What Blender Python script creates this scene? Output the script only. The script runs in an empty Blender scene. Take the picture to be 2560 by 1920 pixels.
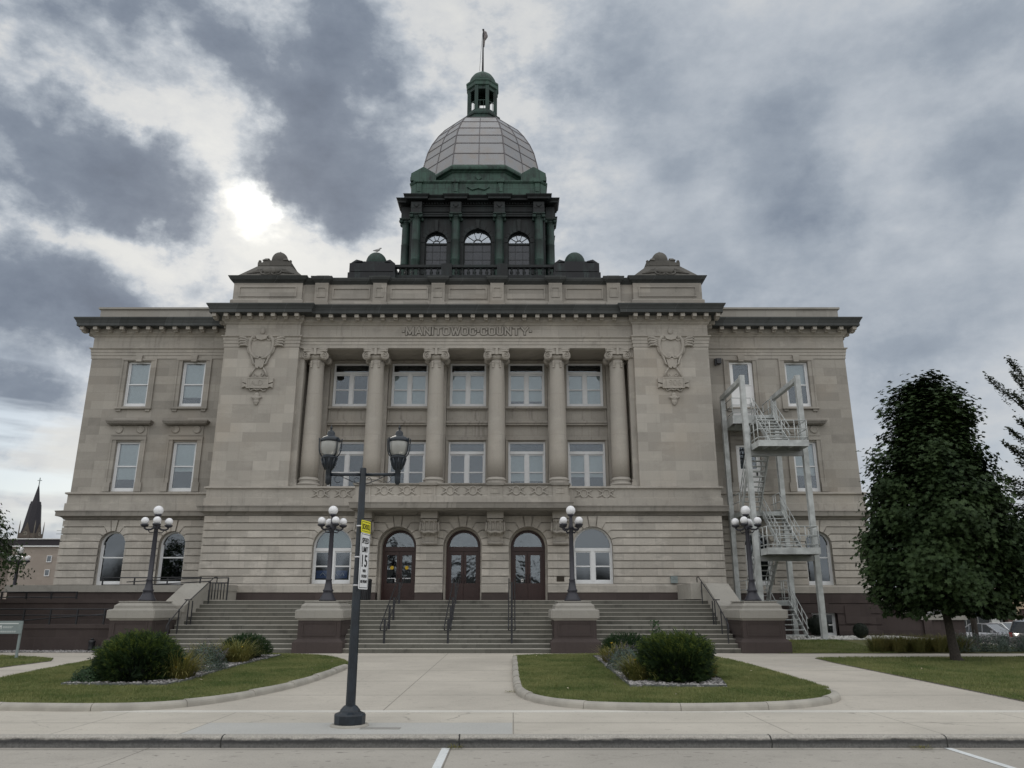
import bpy, bmesh, math, random
import numpy as np
from math import sin, cos, pi, radians, sqrt, atan2, hypot
from mathutils import Vector, Matrix, Euler

random.seed(7)
RNG = np.random.default_rng(11)
SC = bpy.context.scene
COL = SC.collection

# ------------------------------------------------------------------ camera
cam_data = bpy.data.cameras.new('camera')
cam = bpy.data.objects.new('camera', cam_data)
COL.objects.link(cam)
cam_data.sensor_width = 36.0
cam_data.lens = 36.0 * 1923.0 / 2560.0
cam_data.clip_start = 0.1
cam_data.clip_end = 3000.0
cam.location = (0.0, 0.0, 1.7)
cam.rotation_euler = (radians(90 + 16.15), 0.0, 0.0)
SC.camera = cam

# ------------------------------------------------------------------ colour management
SC.view_settings.view_transform = 'Standard'
SC.view_settings.look = 'None'
SC.view_settings.exposure = 0.0
SC.view_settings.gamma = 1.0
SC.view_settings.use_curve_mapping = False
SC.cycles.max_bounces = 6
SC.cycles.transparent_max_bounces = 12
SC.cycles.use_denoising = True
SC.cycles.caustics_reflective = False
SC.cycles.caustics_refractive = False

SUN_AZ, SUN_EL = -20.3, 27.7        # degrees: azimuth from +Y towards +X, elevation


# ------------------------------------------------------------------ node helper
class NT:
    def __init__(self, tree):
        self.t = tree

    def n(self, kind, **props):
        nd = self.t.nodes.new('ShaderNode' + kind)
        for k, v in props.items():
            setattr(nd, k, v)
        return nd

    def set(self, sock, v):
        if isinstance(v, bpy.types.NodeSocket):
            self.t.links.new(v, sock)
        elif v is not None:
            if sock.type == 'RGBA' and len(v) == 3:
                v = (*v, 1.0)
            sock.default_value = v

    def m(self, op, a, b=None, c=None, clamp=False):
        nd = self.n('Math', operation=op, use_clamp=clamp)
        self.set(nd.inputs[0], a)
        if b is not None:
            self.set(nd.inputs[1], b)
        if c is not None:
            self.set(nd.inputs[2], c)
        return nd.outputs[0]

    def v(self, op, a, b=None):
        nd = self.n('VectorMath', operation=op)
        self.set(nd.inputs[0], a)
        if b is not None:
            self.set(nd.inputs[1], b)
        return nd.outputs['Value'] if op in ('LENGTH', 'DOT_PRODUCT', 'DISTANCE') else nd.outputs['Vector']

    def sep(self, a):
        nd = self.n('SeparateXYZ')
        self.set(nd.inputs[0], a)
        return nd.outputs

    def comb(self, x, y, z=0.0):
        nd = self.n('CombineXYZ')
        for i, q in enumerate((x, y, z)):
            self.set(nd.inputs[i], q)
        return nd.outputs[0]

    def mix(self, fac, a, b, blend='MIX'):
        nd = self.n('Mix', data_type='RGBA', blend_type=blend)
        self.set(nd.inputs[0], fac)
        self.set(nd.inputs[6], a)
        self.set(nd.inputs[7], b)
        return nd.outputs[2]

    def rng(self, v, a, b, c, d, smooth=True):
        nd = self.n('MapRange')
        if smooth:
            nd.interpolation_type = 'SMOOTHSTEP'
        self.set(nd.inputs[0], v)
        for i, q in enumerate((a, b, c, d)):
            self.set(nd.inputs[i + 1], q)
        return nd.outputs[0]

    def noise(self, vec, scale, detail=4.0, rough=0.55, dist=0.0, col=False):
        nd = self.n('TexNoise')
        self.set(nd.inputs['Vector'], vec)
        nd.inputs['Scale'].default_value = scale
        nd.inputs['Detail'].default_value = detail
        nd.inputs['Roughness'].default_value = rough
        nd.inputs['Distortion'].default_value = dist
        return nd.outputs[1 if col else 0]

    def scale(self, vec, s):
        nd = self.n('Mapping')
        self.set(nd.inputs[0], vec)
        nd.inputs['Scale'].default_value = s
        return nd.outputs[0]


# ------------------------------------------------------------------ world: broken overcast
world = bpy.data.worlds.new('World')
SC.world = world
world.use_nodes = True
wt = world.node_tree
wt.nodes.clear()
g = NT(wt)
tc = g.n('TexCoord')
dirv = g.v('NORMALIZE', tc.outputs['Generated'])
dx, dy, dz = g.sep(dirv)
az = g.m('MULTIPLY', g.m('ARCTAN2', dx, dy), 180 / pi)
el = g.m('MULTIPLY', g.m('ARCSINE', dz), 180 / pi)
# cloud-sheet coordinates: directions met with a flat layer overhead
zc = g.m('ADD', g.m('MAXIMUM', dz, 0.0), 0.22)
sheet = g.comb(g.m('DIVIDE', dx, zc), g.m('DIVIDE', dy, zc), 0.0)
warp = g.noise(dirv, 5.5, 8.0, 0.6, col=True)
ws = g.sep(warp)
azw = g.m('ADD', az, g.m('MULTIPLY', g.m('SUBTRACT', ws[0], 0.5), 15.0))
elw = g.m('ADD', el, g.m('MULTIPLY', g.m('SUBTRACT', ws[1], 0.5), 13.0))
pos = g.comb(azw, elw, 0.0)
CLOUDS = [  # azimuth, elevation, half width, half height, turn, weight: the masses of this day's sky
    (-34.0, 27.6, 9.1, 3.0, 9, 0.78),
    (-27.5, 26.5, 3.9, 1.8, -13, 0.49),
    (-34.2, 19.6, 7.8, 2.8, -5, 0.78),
    (-28.8, 18.5, 4.9, 1.8, -14, 0.49),
    (-24.4, 36.4, 6.7, 2.3, -15, 0.51),
    (-29.4, 37.4, 5.0, 1.7, -2, 0.25),
    (-15.4, 38.0, 4.8, 3.7, -8, 0.61),
    (-16.1, 34.0, 4.7, 3.6, -48, 0.45),
    (-17.5, 29.8, 3.6, 3.1, -40, 0.49),
    (-14.5, 27.6, 2.5, 1.9, 6, 0.45),
    (-19.5, 34.4, 3.1, 1.9, -16, 0.25),
    (-32.1, 12.9, 2.8, 1.8, 8, 0.49),
    (-34.3, 15.5, 2.3, 1.4, 10, 0.29),
    (-36.4, 35.5, 5.7, 1.3, 19, 0.25),
    (-32.0, 34.5, 2.6, 1.3, -2, 0.18),
    (-36.6, 32.5, 1.7, 0.8, 19, 0.16),
    (-9.0, 35.0, 4.3, 5.5, 4, 0.20),
    (-11.0, 30.8, 3.8, 2.5, 5, 0.25),
    (1.8, 41.0, 5.8, 1.7, -1, 0.08),
    (10.7, 39.4, 5.6, 4.3, -13, 0.28),
    (4.2, 37.7, 2.4, 1.8, -2, 0.12),
    (22.1, 32.7, 3.3, 3.3, -10, 0.28),
    (23.1, 27.7, 3.6, 2.2, -10, 0.28),
    (14.4, 32.1, 3.0, 1.9, -7, 0.18),
    (36.0, 35.1, 4.9, 2.3, -19, 0.23),
    (35.3, 27.5, 4.5, 2.5, -1, 0.25),
    (27.9, 16.5, 4.3, 2.2, -8, 0.23),
    (17.7, 21.4, 4.1, 2.0, -6, 0.16),
    (29.4, 34.6, 6.4, 3.3, -15, 0.07),
    (33.0, 20.5, 4.0, 4.4, -12, 0.12),
    (-23.8, 22.5, 1.9, 1.3, 9, 0.29),
    (21.3, 23.8, 8.2, 3.8, -8, 0.10),
    (14.7, 26.6, 7.2, 3.2, -6, 0.10),
    (-32.0, 8.8, 2.0, 0.9, 5, 0.20),
    (-20.3, 27.6, 2.1, 1.6, 9, -0.50),
    (-21.8, 30.4, 2.7, 3.6, 10, -0.16),
    (-25.1, 24.5, 3.7, 1.9, -10, -0.20),
    (-28.2, 30.9, 5.2, 1.2, -5, -0.18),
    (-19.7, 24.0, 5.4, 2.2, 8, -0.16),
    (-4.3, 38.6, 4.5, 2.9, 2, -0.16),
    (-28.3, 15.2, 3.4, 1.8, 8, -0.25),
    (-32.4, 23.6, 5.5, 0.7, 0, -0.30),
    (-27.6, 9.5, 8.3, 1.8, 5, -0.10),
]
dens = None
for (ca, ce, sa, se, rot, w) in CLOUDS:
    mp = g.n('Mapping', vector_type='TEXTURE')
    g.set(mp.inputs[0], pos)
    mp.inputs['Location'].default_value = (ca, ce, 0)
    mp.inputs['Rotation'].default_value = (0, 0, radians(rot))
    mp.inputs['Scale'].default_value = (sa, se, 1)
    r2 = g.v('DOT_PRODUCT', mp.outputs[0], mp.outputs[0])
    e = g.m('MULTIPLY', g.m('EXPONENT', g.m('MULTIPLY', r2, -0.9)), w)
    dens = e if dens is None else g.m('ADD', dens, e)
low = g.rng(el, 6.0, 22.0, 0.0, 1.0)
squash = g.comb(g.m('MULTIPLY', dx, 1.0), g.m('MULTIPLY', dy, 1.0), g.m('MULTIPLY', dz, 1.75))
f1 = g.noise(g.v('ADD', squash, (3.1, 7.7, 0)), 5.0, 14.0, 0.60)
f2 = g.noise(g.v('ADD', squash, (1.0, 2.0, 5.0)), 13.0, 12.0, 0.60)
f3 = g.noise(g.v('ADD', squash, (7.0, 1.0, 2.0)), 34.0, 10.0, 0.62)
fb = g.m('ADD', g.m('MULTIPLY', g.m('SUBTRACT', f1, 0.5), 1.45), g.m('MULTIPLY', g.m('SUBTRACT', f2, 0.5), 0.95))
fb = g.m('ADD', fb, g.m('MULTIPLY', g.m('SUBTRACT', f3, 0.5), 0.42))
calm = g.rng(az, -4.0, 15.0, 1.0, 0.27)
base = g.rng(az, -14.0, 12.0, 0.17, 0.27)
dens = g.m('ADD', g.m('ADD', dens, base), g.m('MULTIPLY', fb, calm))
rampn = g.n('ValToRGB')
g.set(rampn.inputs[0], g.m('MULTIPLY', g.m('ADD', dens, 0.1), 0.625))
cr = rampn.color_ramp
cr.elements[0].position = 0.0
cr.elements[0].color = (0.71, 0.715, 0.70, 1)
cr.elements[1].position = 1.0
cr.elements[1].color = (0.125, 0.152, 0.20, 1)
for p_, c_ in ((0.16, (0.63, 0.645, 0.655)), (0.25, (0.475, 0.515, 0.565)), (0.35, (0.335, 0.38, 0.44)), (0.49, (0.215, 0.255, 0.318)), (0.74, (0.165, 0.20, 0.26))):
    q = cr.elements.new(p_)
    q.color = (*c_, 1)
cloud = rampn.outputs[0]
# sun glow through the thin parts
sd = (sin(radians(SUN_AZ)) * cos(radians(SUN_EL)), cos(radians(SUN_AZ)) * cos(radians(SUN_EL)), sin(radians(SUN_EL)))
ang = g.m('MULTIPLY', g.m('ARCCOSINE', g.v('DOT_PRODUCT', dirv, sd)), 180 / pi)
ang = g.m('MAXIMUM', g.m('ADD', ang, g.m('MULTIPLY', g.m('SUBTRACT', f2, 0.5), 4.5)), 0.0)
thin = g.rng(dens, 0.15, 0.85, 1.0, 0.10)
glow = g.m('ADD', g.m('MULTIPLY', g.m('EXPONENT', g.m('DIVIDE', ang, -6.5)), 0.20),
           g.m('MULTIPLY', g.m('EXPONENT', g.m('MULTIPLY', g.m('POWER', g.m('DIVIDE', ang, 1.7), 3.0), -1.0)), 0.9))
glow = g.m('MULTIPLY', glow, thin)
glowc = g.mix(1.0, (1.0, 0.95, 0.82), g.comb(glow, glow, glow), 'MULTIPLY')
cloud = g.mix(1.0, cloud, glowc, 'ADD')
# gaps of clear sky low on the left
sky = g.n('TexSky', sky_type='NISHITA', sun_disc=False)
sky.sun_elevation = radians(SUN_EL)
sky.sun_rotation = radians(SUN_AZ)
sky.altitude = 200
clear = g.mix(1.0, sky.outputs[0], (0.09, 0.09, 0.09), 'MULTIPLY')
gapn = g.noise(g.v('ADD', g.comb(g.m('MULTIPLY', az, 0.03), g.m('MULTIPLY', el, 0.22), 0.0), (4.0, 0, 0)), 1.6, 5.0, 0.5)
gap = g.m('MULTIPLY', g.rng(gapn, 0.46, 0.6, 0.0, 0.9), g.m('MULTIPLY', g.rng(el, 3.0, 7.0, 0.0, 1.0), g.rng(el, 11.0, 17.0, 1.0, 0.0)))
gap = g.m('MULTIPLY', gap, g.rng(az, -22.0, -10.0, 1.0, 0.15))
bluegap = g.mix(0.5, clear, (0.33, 0.47, 0.60))
front = g.mix(gap, cloud, bluegap)
front = g.mix(0.03, front, clear)
# unseen even cloud deck, brightened to fill the facade, overhead and behind the viewer, dark roofs and trees along that horizon
up = g.rng(el, 50.0, 75.0, 0.0, 1.0)
back = g.rng(dy, -0.15, 0.25, 1.0, 0.0)
rear = g.m('MAXIMUM', up, back)
soft = g.noise(sheet, 1.2, 4.0, 0.5)
deck = g.mix(g.rng(soft, 0.3, 0.7, 0.0, 1.0), (0.93, 0.95, 0.97), (1.25, 1.26, 1.26))
skyline = g.m('MULTIPLY', back, g.rng(g.m('ADD', el, g.m('MULTIPLY', g.noise(g.comb(g.m('MULTIPLY', az, 0.05), 0.0, 0.0), 3.0, 3.0), 14.0)), 9.0, 10.5, 1.0, 0.0, False))
deck = g.mix(skyline, deck, (0.10, 0.10, 0.095))
final = g.mix(rear, front, deck)
final = g.mix(g.rng(dz, -0.02, 0.0, 1.0, 0.0, False), final, (0.16, 0.16, 0.155))
bg = g.n('Background')
g.set(bg.inputs[0], final)
bg.inputs[1].default_value = 1.0
wo = g.n('OutputWorld')
wt.links.new(bg.outputs[0], wo.inputs[0])

# ------------------------------------------------------------------ sun behind the cloud
sun_data = bpy.data.lights.new('sun', 'SUN')
sun_data.energy = 0.9
sun_data.angle = radians(14)
sun_data.color = (1.0, 0.95, 0.87)
sun = bpy.data.objects.new('sun', sun_data)
COL.objects.link(sun)
sun.rotation_euler = Vector((-sd[0], -sd[1], -sd[2])).to_track_quat('-Z', 'Y').to_euler()


# ------------------------------------------------------------------ objects, things, parts
def tag(o, label=None, cat=None, group=None, kind=None):
    if label:
        o['label'] = label
    if cat:
        o['category'] = cat
    if group:
        o['group'] = group
    if kind:
        o['kind'] = kind
    return o


def thing(name, label, cat, loc=(0, 0, 0), rz=0.0, group=None):
    o = bpy.data.objects.new(name, None)
    COL.objects.link(o)
    o.location = loc
    o.rotation_euler = (0, 0, rz)
    return tag(o, label, cat, group)


def dup(root, loc=None, rz=None, label=None):
    def cp(o, parent):
        c = o.copy()
        COL.objects.link(c)
        c.parent = parent
        if parent is not None:
            c.matrix_parent_inverse = o.matrix_parent_inverse.copy()
        for ch in KIDS.get(o.name, []):
            KIDS.setdefault(c.name, []).append(cp(ch, c))
        return c
    r = cp(root, None)
    if loc is not None:
        r.location = loc
    if rz is not None:
        r.rotation_euler = (0, 0, rz)
    if label:
        r['label'] = label
    return r


KIDS = {}


def link_mesh(name, me, parent=None):
    o = bpy.data.objects.new(name, me)
    COL.objects.link(o)
    if parent is not None:
        o.parent = parent
        KIDS.setdefault(parent.name, []).append(o)
    return o


class MB:
    def __init__(self):
        self.v, self.f, self.mi, self.sm = [], [], [], []

    def add(self, vs, fs, mat=0, smooth=False):
        b = len(self.v)
        self.v.extend(tuple(p) for p in vs)
        for f in fs:
            self.f.append(tuple(i + b for i in f))
            self.mi.append(mat)
            self.sm.append(smooth)
        return self

    def box(self, x0, x1, y0, y1, z0, z1, mat=0):
        return self.add([(x0, y0, z0), (x1, y0, z0), (x1, y1, z0), (x0, y1, z0), (x0, y0, z1), (x1, y0, z1), (x1, y1, z1), (x0, y1, z1)],
                        [(0, 3, 2, 1), (4, 5, 6, 7), (0, 1, 5, 4), (1, 2, 6, 5), (2, 3, 7, 6), (3, 0, 4, 7)], mat)

    def taper(self, a, z0, b, z1, mat=0):
        """block from rectangle a=(x0,x1,y0,y1) at z0 to rectangle b at z1"""
        vs = []
        for (x0, x1, y0, y1), z in ((a, z0), (b, z1)):
            vs += [(x0, y0, z), (x1, y0, z), (x1, y1, z), (x0, y1, z)]
        return self.add(vs, [(0, 3, 2, 1), (4, 5, 6, 7), (0, 1, 5, 4), (1, 2, 6, 5), (2, 3, 7, 6), (3, 0, 4, 7)], mat)

    def prism(self, poly, ax, a0, a1, mat=0, smooth=False):
        """closed polygon pushed along an axis; ax 'y': poly is (x,z); 'z': (x,y); 'x': (y,z)"""
        n = len(poly)
        if ax == 'y':
            P = lambda p, a: (p[0], a, p[1])
        elif ax == 'z':
            P = lambda p, a: (p[0], p[1], a)
        else:
            P = lambda p, a: (a, p[0], p[1])
        vs = [P(p, a0) for p in poly] + [P(p, a1) for p in poly]
        self.add(vs, [tuple(range(n)), tuple(range(2 * n - 1, n - 1, -1))], mat)
        b = len(self.v) - 2 * n
        for i in range(n):
            j = (i + 1) % n
            self.f.append((b + i, b + j, b + n + j, b + n + i))
            self.mi.append(mat)
            self.sm.append(smooth)
        return self

    def lathe(self, prof, cx=0, cy=0, n=24, mat=0, smooth=True, a0=0.0, span=2 * pi, cap=True):
        full = abs(span - 2 * pi) < 1e-6
        m = n if full else n + 1
        vs = []
        for r, z in prof:
            for k in range(m):
                a = a0 + span * k / n
                vs.append((cx + r * cos(a), cy + r * sin(a), z))
        fs = []
        for i in range(len(prof) - 1):
            for k in range(n):
                k2 = (k + 1) % m
                fs.append((i * m + k, i * m + k2, (i + 1) * m + k2, (i + 1) * m + k))
        self.add(vs, fs, mat, smooth)
        if cap and full:
            b = len(self.v) - len(vs)
            if prof[0][0] > 1e-4:
                self.f.append(tuple(b + k for k in range(n - 1, -1, -1))); self.mi.append(mat); self.sm.append(False)
            if prof[-1][0] > 1e-4:
                q = b + (len(prof) - 1) * m
                self.f.append(tuple(q + k for k in range(n))); self.mi.append(mat); self.sm.append(False)
        return self

    def tube(self, pts, r, n=8, mat=0, smooth=True, closed=False):
        pts = [Vector(p) for p in pts]
        L = len(pts)
        rs = r if isinstance(r, (list, tuple)) else [r] * L
        vs = []
        prev = None
        for i, p in enumerate(pts):
            if closed:
                t = pts[(i + 1) % L] - pts[i - 1]
            else:
                t = pts[min(i + 1, L - 1)] - pts[max(i - 1, 0)]
            t.normalize()
            if prev is None:
                up = Vector((0, 0, 1)) if abs(t.z) < 0.9 else Vector((0, 1, 0))
                a = t.cross(up).normalized()
            else:
                a = (prev - t * prev.dot(t))
                a = a.normalized() if a.length > 1e-6 else t.orthogonal().normalized()
            prev = a
            b = t.cross(a)
            for k in range(n):
                an = 2 * pi * k / n
                vs.append(p + (a * cos(an) + b * sin(an)) * rs[i])
        fs = []
        for i in range(L if closed else L - 1):
            j = (i + 1) % L
            for k in range(n):
                k2 = (k + 1) % n
                fs.append((i * n + k, i * n + k2, j * n + k2, j * n + k))
        if not closed:
            fs.append(tuple(range(n - 1, -1, -1)))
            fs.append(tuple((L - 1) * n + k for k in range(n)))
        return self.add(vs, fs, mat, smooth)

    def bar(self, p0, p1, w, h, mat=0, up=(0, 0, 1)):
        p0, p1 = Vector(p0), Vector(p1)
        t = (p1 - p0).normalized()
        u = Vector(up)
        if abs(t.dot(u)) > 0.98:
            u = Vector((0, 1, 0))
        a = t.cross(u).normalized() * (w / 2)
        b = a.cross(t).normalized() * (h / 2)
        vs = [p0 - a - b, p0 + a - b, p0 + a + b, p0 - a + b, p1 - a - b, p1 + a - b, p1 + a + b, p1 - a + b]
        return self.add(vs, [(0, 3, 2, 1), (4, 5, 6, 7), (0, 1, 5, 4), (1, 2, 6, 5), (2, 3, 7, 6), (3, 0, 4, 7)], mat)

    def sweep(self, path, prof, mat=0, closed=False, capends=True, loop=False, smooth=False):
        """profile of (out, z) run along a plan path of (x, y); out is to the right of travel, corners mitred"""
        L = len(path)
        offs = []
        for i in range(L):
            def nrm(a, b):
                d = (b[0] - a[0], b[1] - a[1])
                l = hypot(*d)
                return (d[1] / l, -d[0] / l)
            ns = []
            if closed or i > 0:
                ns.append(nrm(path[i - 1], path[i]))
            if closed or i < L - 1:
                ns.append(nrm(path[i], path[(i + 1) % L]))
            if len(ns) == 2:
                mx, my = ns[0][0] + ns[1][0], ns[0][1] + ns[1][1]
                l2 = mx * mx + my * my
                k = 2.0 / max(l2, 0.2)
                offs.append((mx * k, my * k))
            else:
                offs.append(ns[0])
        m = len(prof)
        vs = [(p[0] + o[0] * q[0], p[1] + o[1] * q[0], q[1]) for p, o in zip(path, offs) for q in prof]
        fs = []
        mm = m if loop else m - 1
        for i in range(L if closed else L - 1):
            j = (i + 1) % L
            for k in range(mm):
                k2 = (k + 1) % m
                fs.append((i * m + k, j * m + k, j * m + k2, i * m + k2))
        self.add(vs, fs, mat, smooth)
        if capends and not closed:
            b = len(self.v) - len(vs)
            self.f.append(tuple(b + k for k in range(m - 1, -1, -1))); self.mi.append(mat); self.sm.append(False)
            self.f.append(tuple(b + (L - 1) * m + k for k in range(m))); self.mi.append(mat); self.sm.append(False)
        return self

    def ball(self, c, r, n=16, rings=10, mat=0, sq=1.0, z0=-1.0):
        prof = []
        t0 = math.asin(max(-1, z0))
        for i in range(rings + 1):
            t = t0 + (pi / 2 - t0) * i / rings
            prof.append((max(r * cos(t), 0.0), c[2] + r * sq * sin(t)))
        return self.lathe(prof, c[0], c[1], n, mat, True)

    def xform(self, M, start=0):
        for i in range(start, len(self.v)):
            self.v[i] = tuple(M @ Vector(self.v[i]))
        return self

    def build(self, name, mats, parent=None, fix=True):
        me = bpy.data.meshes.new(name)
        me.from_pydata(self.v, [], self.f)
        if not isinstance(mats, (list, tuple)):
            mats = [mats]
        for q in mats:
            me.materials.append(q)
        if len(mats) > 1:
            me.polygons.foreach_set('material_index', self.mi)
        me.polygons.foreach_set('use_smooth', self.sm)
        if fix:
            bm = bmesh.new()
            bm.from_mesh(me)
            bmesh.ops.recalc_face_normals(bm, faces=bm.faces[:])
            bm.to_mesh(me)
            bm.free()
        me.update()
        return link_mesh(name, me, parent)


def build_split(mb, name, mats, parent, anchors):
    """one object per anchor x: every loose piece goes to the nearest"""
    n = len(mb.v)
    par = list(range(n))

    def find(i):
        while par[i] != i:
            par[i] = par[par[i]]
            i = par[i]
        return i
    for f in mb.f:
        r = find(f[0])
        for k in f[1:]:
            par[find(k)] = r
    sx, cnt = {}, {}
    for i in range(n):
        r = find(i)
        sx[r] = sx.get(r, 0) + mb.v[i][0]
        cnt[r] = cnt.get(r, 0) + 1
    pick = {r: min(range(len(anchors)), key=lambda k: abs(sx[r] / cnt[r] - anchors[k])) for r in sx}
    out = []
    for k in range(len(anchors)):
        m2, mp = MB(), {}
        for f, mi, sm in zip(mb.f, mb.mi, mb.sm):
            if pick[find(f[0])] != k:
                continue
            for i in f:
                if i not in mp:
                    mp[i] = len(m2.v)
                    m2.v.append(mb.v[i])
            m2.f.append(tuple(mp[i] for i in f)); m2.mi.append(mi); m2.sm.append(sm)
        if m2.f:
            out.append(m2.build(name, mats, parent))
    return out


def raw_mesh(name, verts, faces, mats, parent=None, midx=None, smooth=False):
    """verts (n,3) array, faces (m,k) array of equal sided faces"""
    me = bpy.data.meshes.new(name)
    nv, (nf, k) = len(verts), faces.shape
    me.vertices.add(nv)
    me.vertices.foreach_set('co', np.ascontiguousarray(verts, dtype=np.float32).ravel())
    me.loops.add(nf * k)
    me.loops.foreach_set('vertex_index', np.ascontiguousarray(faces, dtype=np.int32).ravel())
    me.polygons.add(nf)
    me.polygons.foreach_set('loop_start', np.arange(0, nf * k, k, dtype=np.int32))
    if not isinstance(mats, (list, tuple)):
        mats = [mats]
    for q in mats:
        me.materials.append(q)
    if midx is not None:
        me.polygons.foreach_set('material_index', np.ascontiguousarray(midx, dtype=np.int32))
    me.polygons.foreach_set('use_smooth', np.full(nf, smooth, dtype=bool))
    me.update(calc_edges=True)
    me.validate()
    return link_mesh(name, me, parent)


def text_mesh(body, width, height, depth, bold=0.0):
    cu = bpy.data.curves.new('lettering', 'FONT')
    cu.body = body
    cu.align_x = 'CENTER'
    cu.extrude = 0.01
    cu.offset = bold
    cu.resolution_u = 3
    ob = bpy.data.objects.new('lettering', cu)
    COL.objects.link(ob)
    dg = bpy.context.evaluated_depsgraph_get()
    me = bpy.data.meshes.new_from_object(ob.evaluated_get(dg))
    bpy.data.objects.remove(ob)
    bpy.data.curves.remove(cu)
    n = len(me.vertices)
    co = np.empty(n * 3, dtype=np.float32)
    me.vertices.foreach_get('co', co)
    co = co.reshape(-1, 3)
    lo, hi = co.min(0), co.max(0)
    faces = [tuple(p.vertices) for p in me.polygons]
    bpy.data.meshes.remove(me)
    out = []
    for x, y, z in co:
        out.append(((x - (lo[0] + hi[0]) / 2) / (hi[0] - lo[0]) * width,
                    -(z - lo[2]) / max(hi[2] - lo[2], 1e-6) * depth,
                    (y - lo[1]) / (hi[1] - lo[1]) * height))
    return out, faces     # stands upright in the XZ plane, faces -Y, foot at z=0


def arc(cx, cz, r, a0, a1, n, y=0.0):
    return [(cx + r * cos(radians(a0 + (a1 - a0) * i / n)), y, cz + r * sin(radians(a0 + (a1 - a0) * i / n))) for i in range(n + 1)]


def spiral(cx, cz, r0, r1, a0, a1, n, y=0.0):
    return [(cx + (r0 + (r1 - r0) * i / n) * cos(radians(a0 + (a1 - a0) * i / n)), y,
             cz + (r0 + (r1 - r0) * i / n) * sin(radians(a0 + (a1 - a0) * i / n))) for i in range(n + 1)]

# ------------------------------------------------------------------ materials
def new_mat(name):
    m = bpy.data.materials.new(name)
    m.use_nodes = True
    m.node_tree.nodes.clear()
    g = NT(m.node_tree)
    out = g.n('OutputMaterial')
    b = g.n('BsdfPrincipled')
    m.node_tree.links.new(b.outputs[0], out.inputs[0])
    return m, g, b


def scl(c, k):
    return tuple(min(1.0, q * k) for q in c)


def plain(name, color, rough=0.6, metal=0.0, var=0.15, scale=6.0, bump=0.0, bscale=40.0, spec=0.5, coat=0.0, world_pos=False):
    m, g, b = new_mat(name)
    if world_pos:
        P = g.n('NewGeometry').outputs['Position']
    else:
        P = g.n('TexCoord').outputs['Object']
    nz = g.noise(P, scale, 5.0, 0.6)
    c = g.mix(g.rng(nz, 0.3, 0.7, 0.0, 1.0), scl(color, 1 - var), scl(color, 1 + var))
    g.set(b.inputs['Base Color'], c)
    g.set(b.inputs['Roughness'], g.rng(nz, 0.2, 0.8, max(0.02, rough - 0.08), min(1, rough + 0.08)))
    b.inputs['Metallic'].default_value = metal
    b.inputs['Specular IOR Level'].default_value = spec
    b.inputs['Coat Weight'].default_value = coat
    if bump:
        bn = g.n('Bump')
        bn.inputs['Strength'].default_value = bump
        bn.inputs['Distance'].default_value = 0.02
        g.set(bn.inputs['Height'], g.noise(P, bscale, 4.0, 0.6))
        m.node_tree.links.new(bn.outputs[0], b.inputs['Normal'])
    return m


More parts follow.
